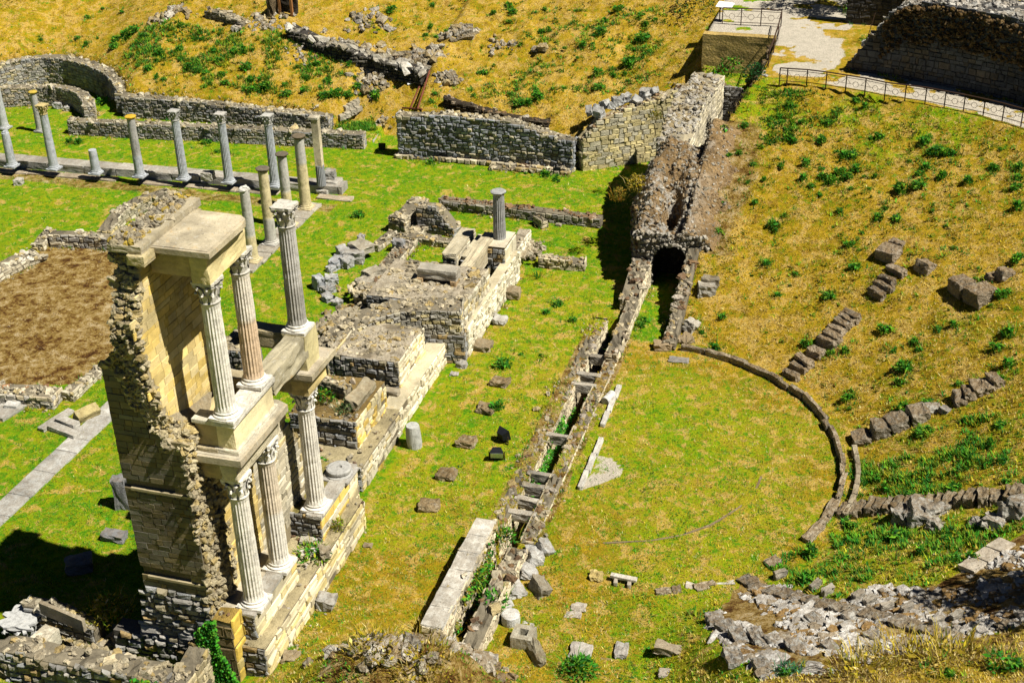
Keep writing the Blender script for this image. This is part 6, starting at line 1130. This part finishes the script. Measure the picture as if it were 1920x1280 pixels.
# individual weed clumps, placed where the photograph shows them
WM = []
for k in range(7):
    r = np.random.default_rng(500+k); mb = MB()
    for j in range(r.integers(2, 5)):
        V, q, c = leafquads(r, 46, .15, .2+.08*r.random(), .12, GREEN); mb.add(V+np.array([*r.normal(0, .09, 2), 0]), q=q, c=c)
    V, q, t, c = blades(r, 26, .2, .24, .012, GREEN+YGREEN[:1]); mb.add(V, q=q, t=t, c=c); WM.append(mb.mesh('weed_clump', M_LEAF))
WPOS = []
WEEDS = {
 'hill_left': ('bright green weed clump on the dry slope above the left portico walls', 0, 0, [(228, 220), (438, 210), (487, 245), (488, 100), (573, 42), (680, 65), (540, 210), (650, 220), (720, 200), (632, 262), (790, 205), (755, 170), (700, 185), (742, 300), (718, 355), (770, 365), (820, 385), (865, 430), (910, 440), (840, 280), (890, 285), (950, 290), (1010, 330), (1000, 270), (1065, 375), (1110, 390), (1145, 405), (1230, 420), (1175, 460), (1255, 460), (1300, 290), (1355, 290), (1375, 380), (1450, 440), (1500, 480), (1365, 500), (1415, 500), (1395, 450), (1595, 480), (1600, 525), (1690, 500), (1700, 435), (1660, 370), (1780, 355), (1830, 380), (1830, 465), (1815, 540), (1880, 530), (1015, 145), (1120, 180), (1130, 215), (1340, 250), (1415, 275), (1190, 285), (1215, 340)]),
 'hill_right': ('green weed clump on the rocky hill above the broad grey wall', 640, 0, [(270, 60), (510, 25), (500, 150), (470, 195), (525, 205), (600, 180), (855, 70), (935, 45), (960, 70), (935, 120), (910, 175), (1005, 245), (1045, 215), (1115, 175), (1155, 165), (1135, 50), (1190, 275), (1250, 265), (1345, 250), (1320, 320), (1400, 240), (1470, 130), (1450, 185), (1550, 50), (1740, 70), (1755, 110), (1665, 105), (1710, 135), (1640, 210), (1680, 215), (1630, 275), (1670, 340), (1690, 310), (1720, 290), (1600, 350), (1440, 420), (1440, 485), (1515, 420), (1580, 410), (850, 360), (800, 410), (765, 405), (845, 505), (740, 530), (945, 525), (990, 570), (1040, 570), (1110, 545), (1080, 520), (505, 570), (520, 520), (90, 490), (40, 525), (110, 525), (190, 540), (80, 430), (35, 360)]),
 'slope': ('green weed clump on the dry upper seating slope below the railing', 1280, 0, [(970, 560), (1030, 595), (820, 685), (665, 675), (590, 600), (630, 590), (540, 650), (480, 690), (440, 570), (350, 700), (600, 785), (760, 780), (1050, 765), (1100, 770), (1340, 790), (1370, 850), (1425, 850), (1485, 860), (1260, 900), (1355, 930), (1315, 970), (1460, 985), (1610, 1010), (1320, 1035), (1775, 830), (1865, 930), (1865, 990), (1850, 1050), (1730, 945), (700, 920), (775, 940), (880, 965), (925, 980), (965, 940), (1010, 980), (1080, 980), (690, 1000), (715, 1035), (795, 995), (845, 1020), (935, 1050), (1040, 1050), (460, 1000), (355, 1015), (395, 915), (550, 930), (1120, 1160), (1085, 1215), (1190, 1225), (1390, 1175), (1890, 1160), (875, 1175), (765, 1085), (1230, 1060), (570, 1200), (220, 1140), (400, 1125), (1470, 1255), (500, 1255), (260, 870), (320, 850), (905, 870), (945, 870)]),
 'lower': ('green weed clump among the step blocks of the lower seating slope', 1280, 425, [(180, 40), (525, 15), (1005, 30), (935, 100), (980, 130), (465, 205), (630, 255), (955, 220), (1255, 180), (1515, 115), (1870, 185), (1635, 285), (530, 380), (225, 500), (105, 590), (180, 680), (820, 385), (690, 660), (830, 710), (900, 690), (1135, 580), (1285, 650), (1520, 550), (1430, 560), (1790, 380), (1720, 440), (1825, 600), (1760, 680), (1320, 690), (1165, 690), (1240, 790), (920, 960), (940, 1010), (1230, 1020), (1365, 975), (1790, 840), (1835, 780), (1330, 1150), (1380, 1130), (1300, 1165), (1580, 1070), (1765, 1110), (1600, 1170), (1700, 1230), (1540, 870), (1210, 870)]),
 'lawn': ('green weed clump in the short grass of the flat lawns', 640, 425, [(1200, 425), (1145, 480), (1300, 520), (1000, 705), (1110, 710), (910, 770), (870, 1010), (1655, 550), (1690, 520), (1525, 700), (-520, -160), (-495, -158), (-255, -155), (-230, -145), (-215, -150), (500, -360), (1030, -300), (1150, -295), (1185, -265), (100, -65), (-255, -130)]),
 'right': ('lush green weed clump on the grass between the long flight and the rock bank', 1280, 850, [(1075, 150), (1230, 200), (1260, 230), (1130, 200), (990, 230), (1380, 200), (1500, 200), (1810, 150), (1690, 60), (1790, 40), (905, 375), (930, 420), (1100, 550), (1180, 470), (1250, 460), (1350, 550), (1480, 480), (1620, 590), (1000, 650), (960, 660), (780, 660), (680, 700), (860, 660), (1520, 590), (500, 640), (690, 550), (910, 580), (1840, 1190), (1500, 1230), (590, 1235)])}
for key, (lb, ox, oy, pts) in WEEDS.items():
    for k, (x, y) in enumerate(pts):
        px, py = ox+x/2.977, oy+y/2.977+2.5
        if key == 'lawn' and x < 0: px, py = {-520: (133, 268), -495: (148, 268), -255: (387, 270), -230: (405, 286), -215: (432, 290)}.get(x, (308, 287))
        p = T(px, py); WPOS.append(p[:2]); o = bpy.data.objects.new('weed_clump', WM[(k*5+len(key)) % 7]); COL.objects.link(o); s = (.38+.85*RV.random()**1.3)*(1.2 if key in ('hill_left', 'hill_right') else 1.0); o.location = tuple(p); o.rotation_euler = (0, 0, RV.uniform(0, 6.28)); o.scale = (s*1.1, s*1.1, s*(.8+.5*RV.random()))
        tag(o, lb, 'weed', lb.replace('green weed clump', 'weeds').replace('bright ', '').replace('lush ', ''))
# ground cover: grass tufts nobody could count
def Tz(x, y): return zfun(x, y, True)
def cover(name, x, y, h, w, nb, rad, cols, label, mat=None):
    """many tufts merged into one ground-cover object; cols is a palette or a list of palettes by index"""
    n = len(x); r = RV; z = Tz(x, y)
    th = r.uniform(0, 6.283, (n, nb)); rr = rad*np.sqrt(r.random((n, nb))); bx = x[:, None]+rr*np.cos(th); by = y[:, None]+rr*np.sin(th); bz = np.repeat(z[:, None]-.02, nb, 1)
    la = th+r.normal(0, .9, (n, nb)); ox, oy = np.cos(la), np.sin(la); H = h*(np.clip(1+.35*r.standard_normal((n, nb)), .35, 2)); ln = H*r.uniform(.2, 1.1, (n, nb)); W = w*np.clip(1+.3*r.standard_normal((n, nb)), .4, 2)
    A = np.stack([bx-oy*W, by+ox*W, bz], -1); B = np.stack([bx+oy*W, by-ox*W, bz], -1); Cc = np.stack([bx+ox*ln, by+oy*ln, bz+H], -1)
    V = np.stack([A, B, Cc], 2).reshape(-1, 3); t = np.arange(n*nb*3).reshape(-1, 3)
    c = pick(cols, n, r, .22); c = np.clip(np.repeat(c, nb, 0)*(1+.18*r.standard_normal((n*nb, 1))), .001, .8)
    mb = MB(); mb.add(V, t=t, c=np.repeat(c, 3, 0)); return tag(mb.build(name, mat or M_GRASS, origin=(0, 0, 0)), label, 'grass', kind='stuff')
px = RV.uniform(-60, 1980, 110000); py = RV.uniform(-20, 1340, 110000)
D = CF[None]+CR[None]*((px-960)/FPX)[:, None]-CU[None]*((py-640)/FPX)[:, None]
def land(D):
    """where sight lines meet the ground, by repeated stepping onto the local ground height"""
    zz = np.zeros(len(D))
    for _ in range(7):
        t = (zz-CAM[2])/D[:, 2]; x = CAM[0]+D[:, 0]*t; y = CAM[1]+D[:, 1]*t; zz = zz*.4+.6*np.minimum(zfun(x, y), 8)
    return x, y
gx_, gy_ = land(D); z_ = zfun(gx_, gy_); rr_, aa_ = cav(gx_, gy_); ok = (z_ > -.5) & (gy_ < 60) & ~((z_ > 5.9) & (z_ < 6.3) & ((gy_ > 24.2) | (rr_ > 22.3))) & ~inpoly(gx_, gy_, PATCH) & ~inpoly(gx_, gy_, ROCKP)
dz = np.where((gy_ > np.interp(gx_, _fx, _fy)) & (gx_ < -1.6), 1.0, np.where((rr_ > 8.1) & (gx_ > .5) & (aa_ > -64), .85-.35*sstep(25, -25, aa_)+.5*inpoly(gx_, gy_, DRYP), np.where(gx_ > -7.2, .5, .2)))
dz = dz+.9*(fbm(gx_*.7+4, gy_*.7, 4)-.5); stuff_free = ~((gx_ > -10.9) & (gx_ < -6.7) & (gy_ > -13) & (gy_ < 14.5))
isd = RV.random(len(gx_)) < np.clip((dz-.25)*1.5, .04, .97); brn = inpoly(gx_, gy_, BROWNP); ok &= stuff_free
m = ok & isd & ~brn; cover('dry_grass', gx_[m], gy_[m], .07, .014, 5, .09, STRAW, 'short dry straw grass on the slopes and in patches of the lawn')
m = ok & ~isd & ~brn; g = fbm(gx_*.9, gy_*.9+50, 4)+.12*RV.standard_normal(len(gx_))
cover('lawn_grass', gx_[m & (g < .58)], gy_[m & (g < .58)], .05, .014, 5, .09, YGREEN, 'short yellow-green lawn grass')
cover('green_ground_cover', gx_[m & (g >= .58)], gy_[m & (g >= .58)], .06, .02, 6, .10, GREEN+YGREEN, 'patches of deeper green herbs in the lawn')
m = ok & brn & (fbm(gx_*.9, gy_*.9+9, 4) > .5); cover('withered_grass', gx_[m], gy_[m], .06, .012, 5, .1, [(.3, .2, .08), (.2, .11, .03), (.42, .34, .2), (.14, .07, .02)], 'withered grass on the bare brown earth')
# taller grass and pebbles along the foot of the walls
bx_, by_ = [], []
for pa, h in WALLS:
    n = int(pa.L*9); u = RV.uniform(0, pa.L, n); sd = RV.choice([-1, 1], n) if h > .05 else np.ones(n); q = pa.at(u, sd*(h+.06+.16*RV.random(n)**2)); bx_.append(q[:, 0]); by_.append(q[:, 1])
bx_, by_ = np.concatenate(bx_), np.concatenate(by_); m = (fbm(bx_*1.1, by_*1.1, 3) > .46) & (zfun(bx_, by_) > -.5) & ~((bx_ > -10.6) & (bx_ < -6.95) & (by_ > -12.6) & (by_ < 14)); bx_, by_ = bx_[m], by_[m]
m = RV.random(len(bx_)) < .5; cover('wall_foot_grass', bx_[m], by_[m], .15, .018, 9, .09, GREEN+YGREEN+OLIVE, 'taller green grass along the foot of the walls'); cover('wall_foot_straw', bx_[~m], by_[~m], .13, .015, 8, .09, STRAW+OLIVE, 'dry grass along the foot of the walls')
n = 1500; k_ = RV.integers(0, len(bx_), n); x, y = bx_[k_]+RV.normal(0, .16, n), by_[k_]+RV.normal(0, .16, n); mb = MB(); S = .06*np.exp(RV.normal(0, .55, n)); rocks(mb, np.column_stack([x, y, zfun(x, y)+.2*S]), S, RUBB+PALE, .4, RV); tag(mb.build('fallen_stones', M_RUB), 'small fallen stones and grit along the foot of the walls', 'stones', kind='stuff')
# small scattered herbs on the slopes
n = 15000; hx_, hy_ = RV.uniform(-1, 22, n), RV.uniform(-8, 24, n); rr, aa = cav(hx_, hy_); den = np.clip(.2+.6*sstep(18, -22, aa)+.5*sstep(18, 21, rr)*sstep(52, 66, aa)+.5*(fbm(hx_*.4, hy_*.4+20, 4)-.5)*2, .02, .95)
m = (rr > 8.6) & (rr < 22) & (aa > -64) & (hx_ > 1.0) & ~inpoly(hx_, hy_, ROCKP) & (RV.random(n) < den); cover('slope_herbs', hx_[m], hy_[m], .10, .03, 9, .13, GREEN+YGREEN+OLIVE, 'low green herbs scattered over the seating slope')
n = 6000; hx_, hy_ = RV.uniform(-38, -1.6, n), RV.uniform(25, 47, n); m = (hy_ > np.interp(hx_, _fx, _fy)+.6) & (RV.random(n) < np.clip(.12+1.1*(fbm(hx_*.35+8, hy_*.35, 4)-.45), 0, .8)); cover('hill_herbs', hx_[m], hy_[m], .12, .035, 10, .14, GREEN+YGREEN+OLIVE, 'low green herbs scattered over the hill')
WP = np.array(WPOS); k_ = RV.integers(0, len(WP), 1500); q_ = WP[k_]+RV.normal(0, .3, (1500, 2)); cover('weed_fringe', q_[:, 0], q_[:, 1], .14, .022, 10, .12, GREEN+GREEN+YGREEN+OLIVE, 'loose green stalks around the weed clumps')
def herb_patch(poly, n, label, h=.17, thr=.42):
    q = np.array([T(*p)[:2] for p in poly]); x, y = RV.uniform(q[:, 0].min(), q[:, 0].max(), n), RV.uniform(q[:, 1].min(), q[:, 1].max(), n); m = inpoly(x, y, q) & (fbm(x*1.0+31, y*1.0, 4) > thr); cover('herb_patch', x[m], y[m], h, .03, 12, .13, GREEN+GREEN+YGREEN, label)
herb_patch([(230, 70), (420, 55), (640, 90), (660, 190), (500, 180), (300, 160), (240, 120)], 2200, 'lush green herbs spreading over the slope above the left walls', thr=.5)
herb_patch([(990, 20), (1250, 10), (1240, 130), (1180, 175), (1080, 170), (930, 195), (860, 180), (1010, 110)], 1500, 'green herbs on the right part of the hill', h=.13, thr=.53)
herb_patch([(1380, 225), (1450, 165), (1560, 172), (1580, 215), (1500, 250), (1400, 290)], 900, 'bright green herbs below the near end of the curved railing', h=.12, thr=.54)
herb_patch([(1600, 860), (1750, 790), (1925, 770), (1925, 915), (1640, 950), (1590, 940)], 1900, 'lush green herbs on the slope above the long step flight', h=.12, thr=.52)
herb_patch([(1450, 1050), (1600, 985), (1900, 990), (1800, 1060), (1640, 1090), (1480, 1090)], 1500, 'lush green herbs between the long step flight and the rock bank', h=.12, thr=.53)
herb_patch([(630, 215), (700, 215), (705, 245), (650, 248)], 300, 'deep green herbs in the gap of the far walls', thr=.2)
n = 1500; hx_, hy_ = RV.uniform(-7, 9, n), RV.uniform(-12, 9, n); rr, aa = cav(hx_, hy_); m = (rr < 9) & (hx_ > -6.5) & ~((hx_ > -3) & (hx_ < -.9)) & (fbm(hx_*.7, hy_*.7+3, 4) > .5); cover('orchestra_herbs', hx_[m], hy_[m], .05, .03, 9, .12, GREEN+YGREEN, 'low green herb patches in the orchestra and stage lawn')
# bigger plants
def plant(name, p, n, rad, h, size, cols, label, cat='plant', shape='dome', nb=0, bh=.4, seed=1, group=None, stem=True):
    r = np.random.default_rng(seed); o = empty(name, tuple(p), label, cat, group); mb = MB()
    if n: V, q, c = leafquads(r, n, rad, h, size, cols, shape=shape); mb.add(V+p, q=q, c=c)
    if nb: V, q, t, c = blades(r, nb, rad, bh, .012, cols); mb.add(V+p, q=q, t=t, c=c)
    mb.build('foliage', M_LEAF, o, origin=tuple(p)); return o
for k, (x, y, z, n, rad, h, cols, nb, lb) in enumerate((
    (1372, 138, None, 420, .9, .9, GREEN, 0, 'dark ivy hanging over the back of the pit by the terrace wall'), (1415, 150, None, 260, .6, .8, [(.01, .07, .004), (.02, .1, .01)], 0, 'dark creeper on the rock beside the curved railing'),
    (1352, 252, None, 200, .5, .5, OLIVE+GREEN, 0, 'yellowish bush growing on the edge of the pit'), (1320, 284, None, 240, .5, .4, [(.008, .06, .004)], 0, 'dark green growth deep in the pit'),
    (1195, 352, 3.0, 260, .55, .6, OLIVE+STRAW, 60, 'dry yellowish bush on the left shoulder of the passage ruin'), (1160, 372, 2.9, 160, .4, .5, [(.4, .2, .02), (.3, .17, .03)]+OLIVE, 60, 'rusty orange dry bush hanging on the shaded side of the passage'), (1245, 372, 2.6, 120, .4, .3, OLIVE+STRAW, 40, 'dry tuft at the rim of the hollow in the passage ruin'), (1290, 345, 3.2, 100, .5, .25, STRAW+OLIVE, 60, 'dry grass on the brown right flank of the passage ruin'), (1215, 410, 2.4, 90, .35, .35, OLIVE+STRAW, 30, 'small dry bush above the arch'), (1230, 222, 4.2, 120, .4, .35, OLIVE, 30, 'olive tuft on the pale passage wall'),
    (205, 1150, .6, 380, .75, .55, OLIVE+STRAW+YGREEN, 120, 'straw-coloured bush on the short ruined wall near the tall wall'), (1305, 25, None, 500, 1.3, 1.6, [(.006, .05, .003), (.012, .08, .005)], 0, 'dark evergreen shrub at the left of the terrace railing'),
    (610, 745, 2.02, 260, .55, .3, OLIVE+GREEN, 90, 'green weeds growing on top of the square stage block'), (650, 770, 2.02, 140, .4, .25, [(.1, .18, .06), (.16, .2, .08)], 30, 'grey-green herb on top of the square stage block'), (600, 870, 1.0, 90, .3, .3, YGREEN+GREEN, 20, 'bright weed at the foot of the square stage block'),
    (440, 1070, 1.98, 60, .3, .3, OLIVE, 50, 'weed beside the wall on the front podium'), (540, 1000, .8, 260, .7, .3, GREEN, 40, 'green creeping weeds in the gap between the two podiums'), (585, 1040, 1.15, 200, .6, .25, GREEN+YGREEN, 30, 'green weeds and debris in the gap on the low stage wall'),
    (635, 990, 1.15, 90, .25, .35, OLIVE+YGREEN, 30, 'yellowish weed growing on the low stage wall'), (945, 1010, .3, 200, .5, .3, GREEN+OLIVE, 40, 'green plants across the near ditch'), (895, 1090, .2, 240, .6, .35, GREEN+OLIVE, 60, 'ivy and dry weeds between the near ditch walls'), (925, 1130, .4, 180, .5, .35, GREEN, 30, 'dark weeds under the tumbled white slabs'),
    (1085, 1262, None, 420, .55, .5, GREEN, 60, 'round bright green bush at the bottom edge'), (1478, 1262, None, 160, .35, .3, [(.05, .16, .08), (.08, .2, .1)], 20, 'pale grey-green bush below the rock bank'), (800, 1190, None, 60, .4, .3, STRAW, 150, 'tall dry grass at the end of the pale ditch wall'), (870, 1180, None, 160, .6, .35, STRAW+OLIVE, 160, 'dry weeds on the rubble by the near ditch'), (700, 1215, None, 200, .8, .35, OLIVE+STRAW, 160, 'dry weeds on the left of the foreground rubble mound'), (1620, 1265, None, 120, .9, .3, STRAW+OLIVE, 260, 'dry grass on the brown bank at the bottom, left of the corner'), (1780, 1240, None, 120, 1.0, .35, STRAW+OLIVE, 300, 'dry tangled grass on the brown bank in the bottom right corner'), (1880, 1250, None, 160, .5, .35, GREEN+OLIVE, 40, 'green plant on the brown bank in the bottom right corner'), (1700, 1235, None, 40, .9, .3, STRAW, 260, 'dry stalks along the lower edge of the rock bank'), (790, 1240, None, 200, .9, .35, STRAW+OLIVE, 200, 'dry grass on the right of the foreground rubble mound'),
    (640, 235, None, 260, .8, .3, GREEN+YGREEN, 80, 'bright green growth in the gap between the far walls'), (1010, 520, None, 0, .2, .2, GREEN, 40, 'small tuft on the far stage lawn'), (1600, 25, None, 260, .7, .6, GREEN+OLIVE, 50, 'green weeds beside the path below the great wall'), (1640, 78, None, 240, .8, .3, GREEN+YGREEN, 60, 'bright weeds on the verge by the end of the great wall'), (195, 195, None, 160, .5, .4, GREEN, 30, 'green weeds in the shade inside the curved recess'), (740, 580, .0, 60, .25, .2, GREEN, 20, 'small green plant by the rubble line of the stage'), (500, 885, 3.0, 0, .2, .2, OLIVE, 30, 'dry tuft on the lower broken wall'))):
    p = T(x, y) if z is None else P(x, y, z=z); plant('bush', p, n, rad, h, .13 if rad > .4 else .1, cols, lb, 'plant', 'dome', nb, .35, 600+k)
# ivy on the near wall and on the cobble wall
def ivy(name, mapf, u, v, n, cols, label, seed, dens=None, size=.085):
    r = np.random.default_rng(seed); uu = r.uniform(*u, n*2); vv = r.uniform(*v, n*2)
    if dens is not None: m = r.random(n*2) < dens(uu, vv); uu, vv = uu[m], vv[m]
    uu, vv = uu[:n], vv[:n]; n = len(uu); c = mapf(uu, vv, r.uniform(.03, .14, n)); e1 = mapf(uu+.01, vv, np.full(n, .1))-mapf(uu, vv, np.full(n, .1)); nn_ = mapf(uu, vv, np.full(n, 1.0))-mapf(uu, vv, np.zeros(n)); e1 /= np.linalg.norm(e1, axis=1, keepdims=True)
    dn = np.array([0, 0, -.55])+.4*r.normal(size=(n, 3))+nn_*.9; dn /= np.linalg.norm(dn, axis=1, keepdims=True); sd = np.cross(dn, nn_+.5*r.normal(size=(n, 3))); sd /= np.linalg.norm(sd, axis=1, keepdims=True); L = size*np.clip(1+.3*r.standard_normal(n), .4, 1.8)[:, None]
    V = np.stack([c-dn*L*.5, c+sd*L*.5, c+dn*L*.6, c-sd*L*.5], 1).reshape(-1, 3); mb = MB(); mb.add(V, q=np.arange(4*n).reshape(-1, 4), c=np.repeat(pick(cols, n, r, .3), 4, 0)); return tag(mb.build(name, M_LEAF), label, 'ivy')
IVG = [(.05, .28, .015), (.08, .34, .02), (.03, .17, .012), (.15, .36, .03)]
ivy('ivy', lambda u, v, w: np.column_stack([u, -12.64-w, v]), (-8.45, -7.35), (-.6, 2.2), 2400, IVG, 'thick bright green ivy covering the wall between rubble wall and ochre post', 701, lambda u, v: np.clip((fbm(u*2.3, v*1.6, 3)-.24)*7, 0, 1)*(u < -7.75+.35*np.clip(1.3-v, 0, 1.3))*(v < 2.3+1.2*(u+7.9)))
ivy('ivy', lambda u, v, w: np.column_stack([u, -14.25-w, v]), (-9.6, -8.6), (.1, 1.2), 300, IVG+YGREEN, 'small green creeper on the end of the cobble wall', 702, lambda u, v: np.clip((fbm(u*2, v*2, 3)-.35)*5, 0, 1))
ivy('ivy', lambda u, v, w: np.column_stack([-2.25+w, u, v]), (-1.5, 4.8), (-1.0, -.1), 900, IVG, 'green creeper lining the wall of the ditch', 703, lambda u, v: np.clip((fbm(u*1.1, v*2, 3)-.38)*6, 0, 1))
ivy('ivy', lambda u, v, w: np.column_stack([-2.25+w, u, v]), (-9.3, -5.4), (-.6, .75), 600, IVG+OLIVE, 'green creeper on the inner side of the pale near ditch wall', 704, lambda u, v: np.clip((fbm(u*1.6, v*2, 3)-.5)*8, 0, 1))
# tree beyond the terrace, its crown cut by the top of the picture
def tree(loc, H, cr, label, seed):
    r = np.random.default_rng(seed); o = empty('tree', tuple(loc), label, 'tree'); mb = MB(); loc = np.array(loc); tube(mb, loc, loc+[.1, .1, H*.5], .2, (.1, .07, .05), 9, .13)
    for k in range(6): th = k*1.05+r.random(); tube(mb, loc+[.1, .1, H*(.38+.03*k)], loc+[cr*.7*math.cos(th), cr*.7*math.sin(th), H*(.62+.05*k)], .08, (.1, .07, .05), 6, .03)
    mb.build('trunk', M_BARK, o, origin=tuple(loc)); mb = MB()
    for k in range(26):
        d = r.normal(size=3); d /= np.linalg.norm(d); c = loc+[0, 0, H*.7]+d*np.array([cr, cr, H*.28])*r.random()**.4; V, q, cc = leafquads(r, 170, .75, .9, .2, [(.012, .07, .006), (.02, .1, .008), (.03, .12, .01)], shape='ball'); mb.add(V+c-[0, 0, .45], q=q, c=cc)
    mb.build('crown', M_LEAF, o, origin=tuple(loc))
tree((5.4, 35.6, 6.0), 6.2, 2.1, 'dark leafy tree beyond the path, cut by the top edge', 801)
tree((3.6, 42.5, 6.0), 5.5, 2.0, 'second dark tree behind, shading the far end of the path', 802)
q_ = T(1885, 1125); tree((q_[0]+4.4, q_[1]-.7, float(zfun(q_[0]+4.4, q_[1]-.7))), 7.2-.43*3, 2.0, 'tree above the rock bank just outside the right edge, casting its shade', 803)
# debris in the gap between the podiums
stone((590, 1003), (.2, .5, .06), 'white slab fragment lying in the weeds between the podiums', (.75, .74, .7), rz=.3, z=1.15, sink=0); stone((577, 1038), (.55, .16, .14), 'white marble bar lying in the weeds between the podiums', (.68, .65, .58), rz=.2, z=1.15, sink=0); stone((610, 1042), (.4, .3, .3), 'squared stone at the edge of the gap between the podiums', (.36, .31, .22), z=1.15, sink=0); stone((575, 1015), (.4, .3, .12), 'pale broken slab under the lone column podium', (.55, .5, .4), z=1.15, sink=0)
# rubble and stones behind the stage
# ------------------------------------------------------------------ light
world = bpy.data.worlds.new('World'); scene.world = world; world.use_nodes = True; wn = world.node_tree
sky = wn.nodes.new('ShaderNodeTexSky'); sky.sky_type = 'NISHITA'; sky.sun_disc = False
SUN_EL, SUN_X, SUN_Y = math.radians(57), .988, -.155
sky.sun_elevation = SUN_EL; sky.sun_rotation = math.atan2(SUN_X, SUN_Y); sky.air_density = .25; sky.dust_density = .0; sky.altitude = 1500
wn.links.new(sky.outputs[0], wn.nodes['Background'].inputs['Color']); wn.nodes['Background'].inputs['Strength'].default_value = .05
sd = bpy.data.lights.new('sun', 'SUN'); so = bpy.data.objects.new('sun', sd); COL.objects.link(so)
sd.energy = 5.0; sd.angle = math.radians(.5); sd.color = (1.0, .955, .86)
hx = math.cos(SUN_EL)/math.hypot(SUN_X, SUN_Y); dirv = Vector((SUN_X*hx, SUN_Y*hx, math.sin(SUN_EL)))
so.rotation_euler = dirv.to_track_quat('Z', 'Y').to_euler(); so.location = (40, -10, 60)
scene.view_settings.view_transform = 'Standard'; scene.view_settings.look = 'None'; scene.view_settings.gamma = 1.0
scene.view_settings.use_curve_mapping = False; scene.view_settings.exposure = .68
scene.cycles.diffuse_bounces = 1; scene.cycles.max_bounces = 5
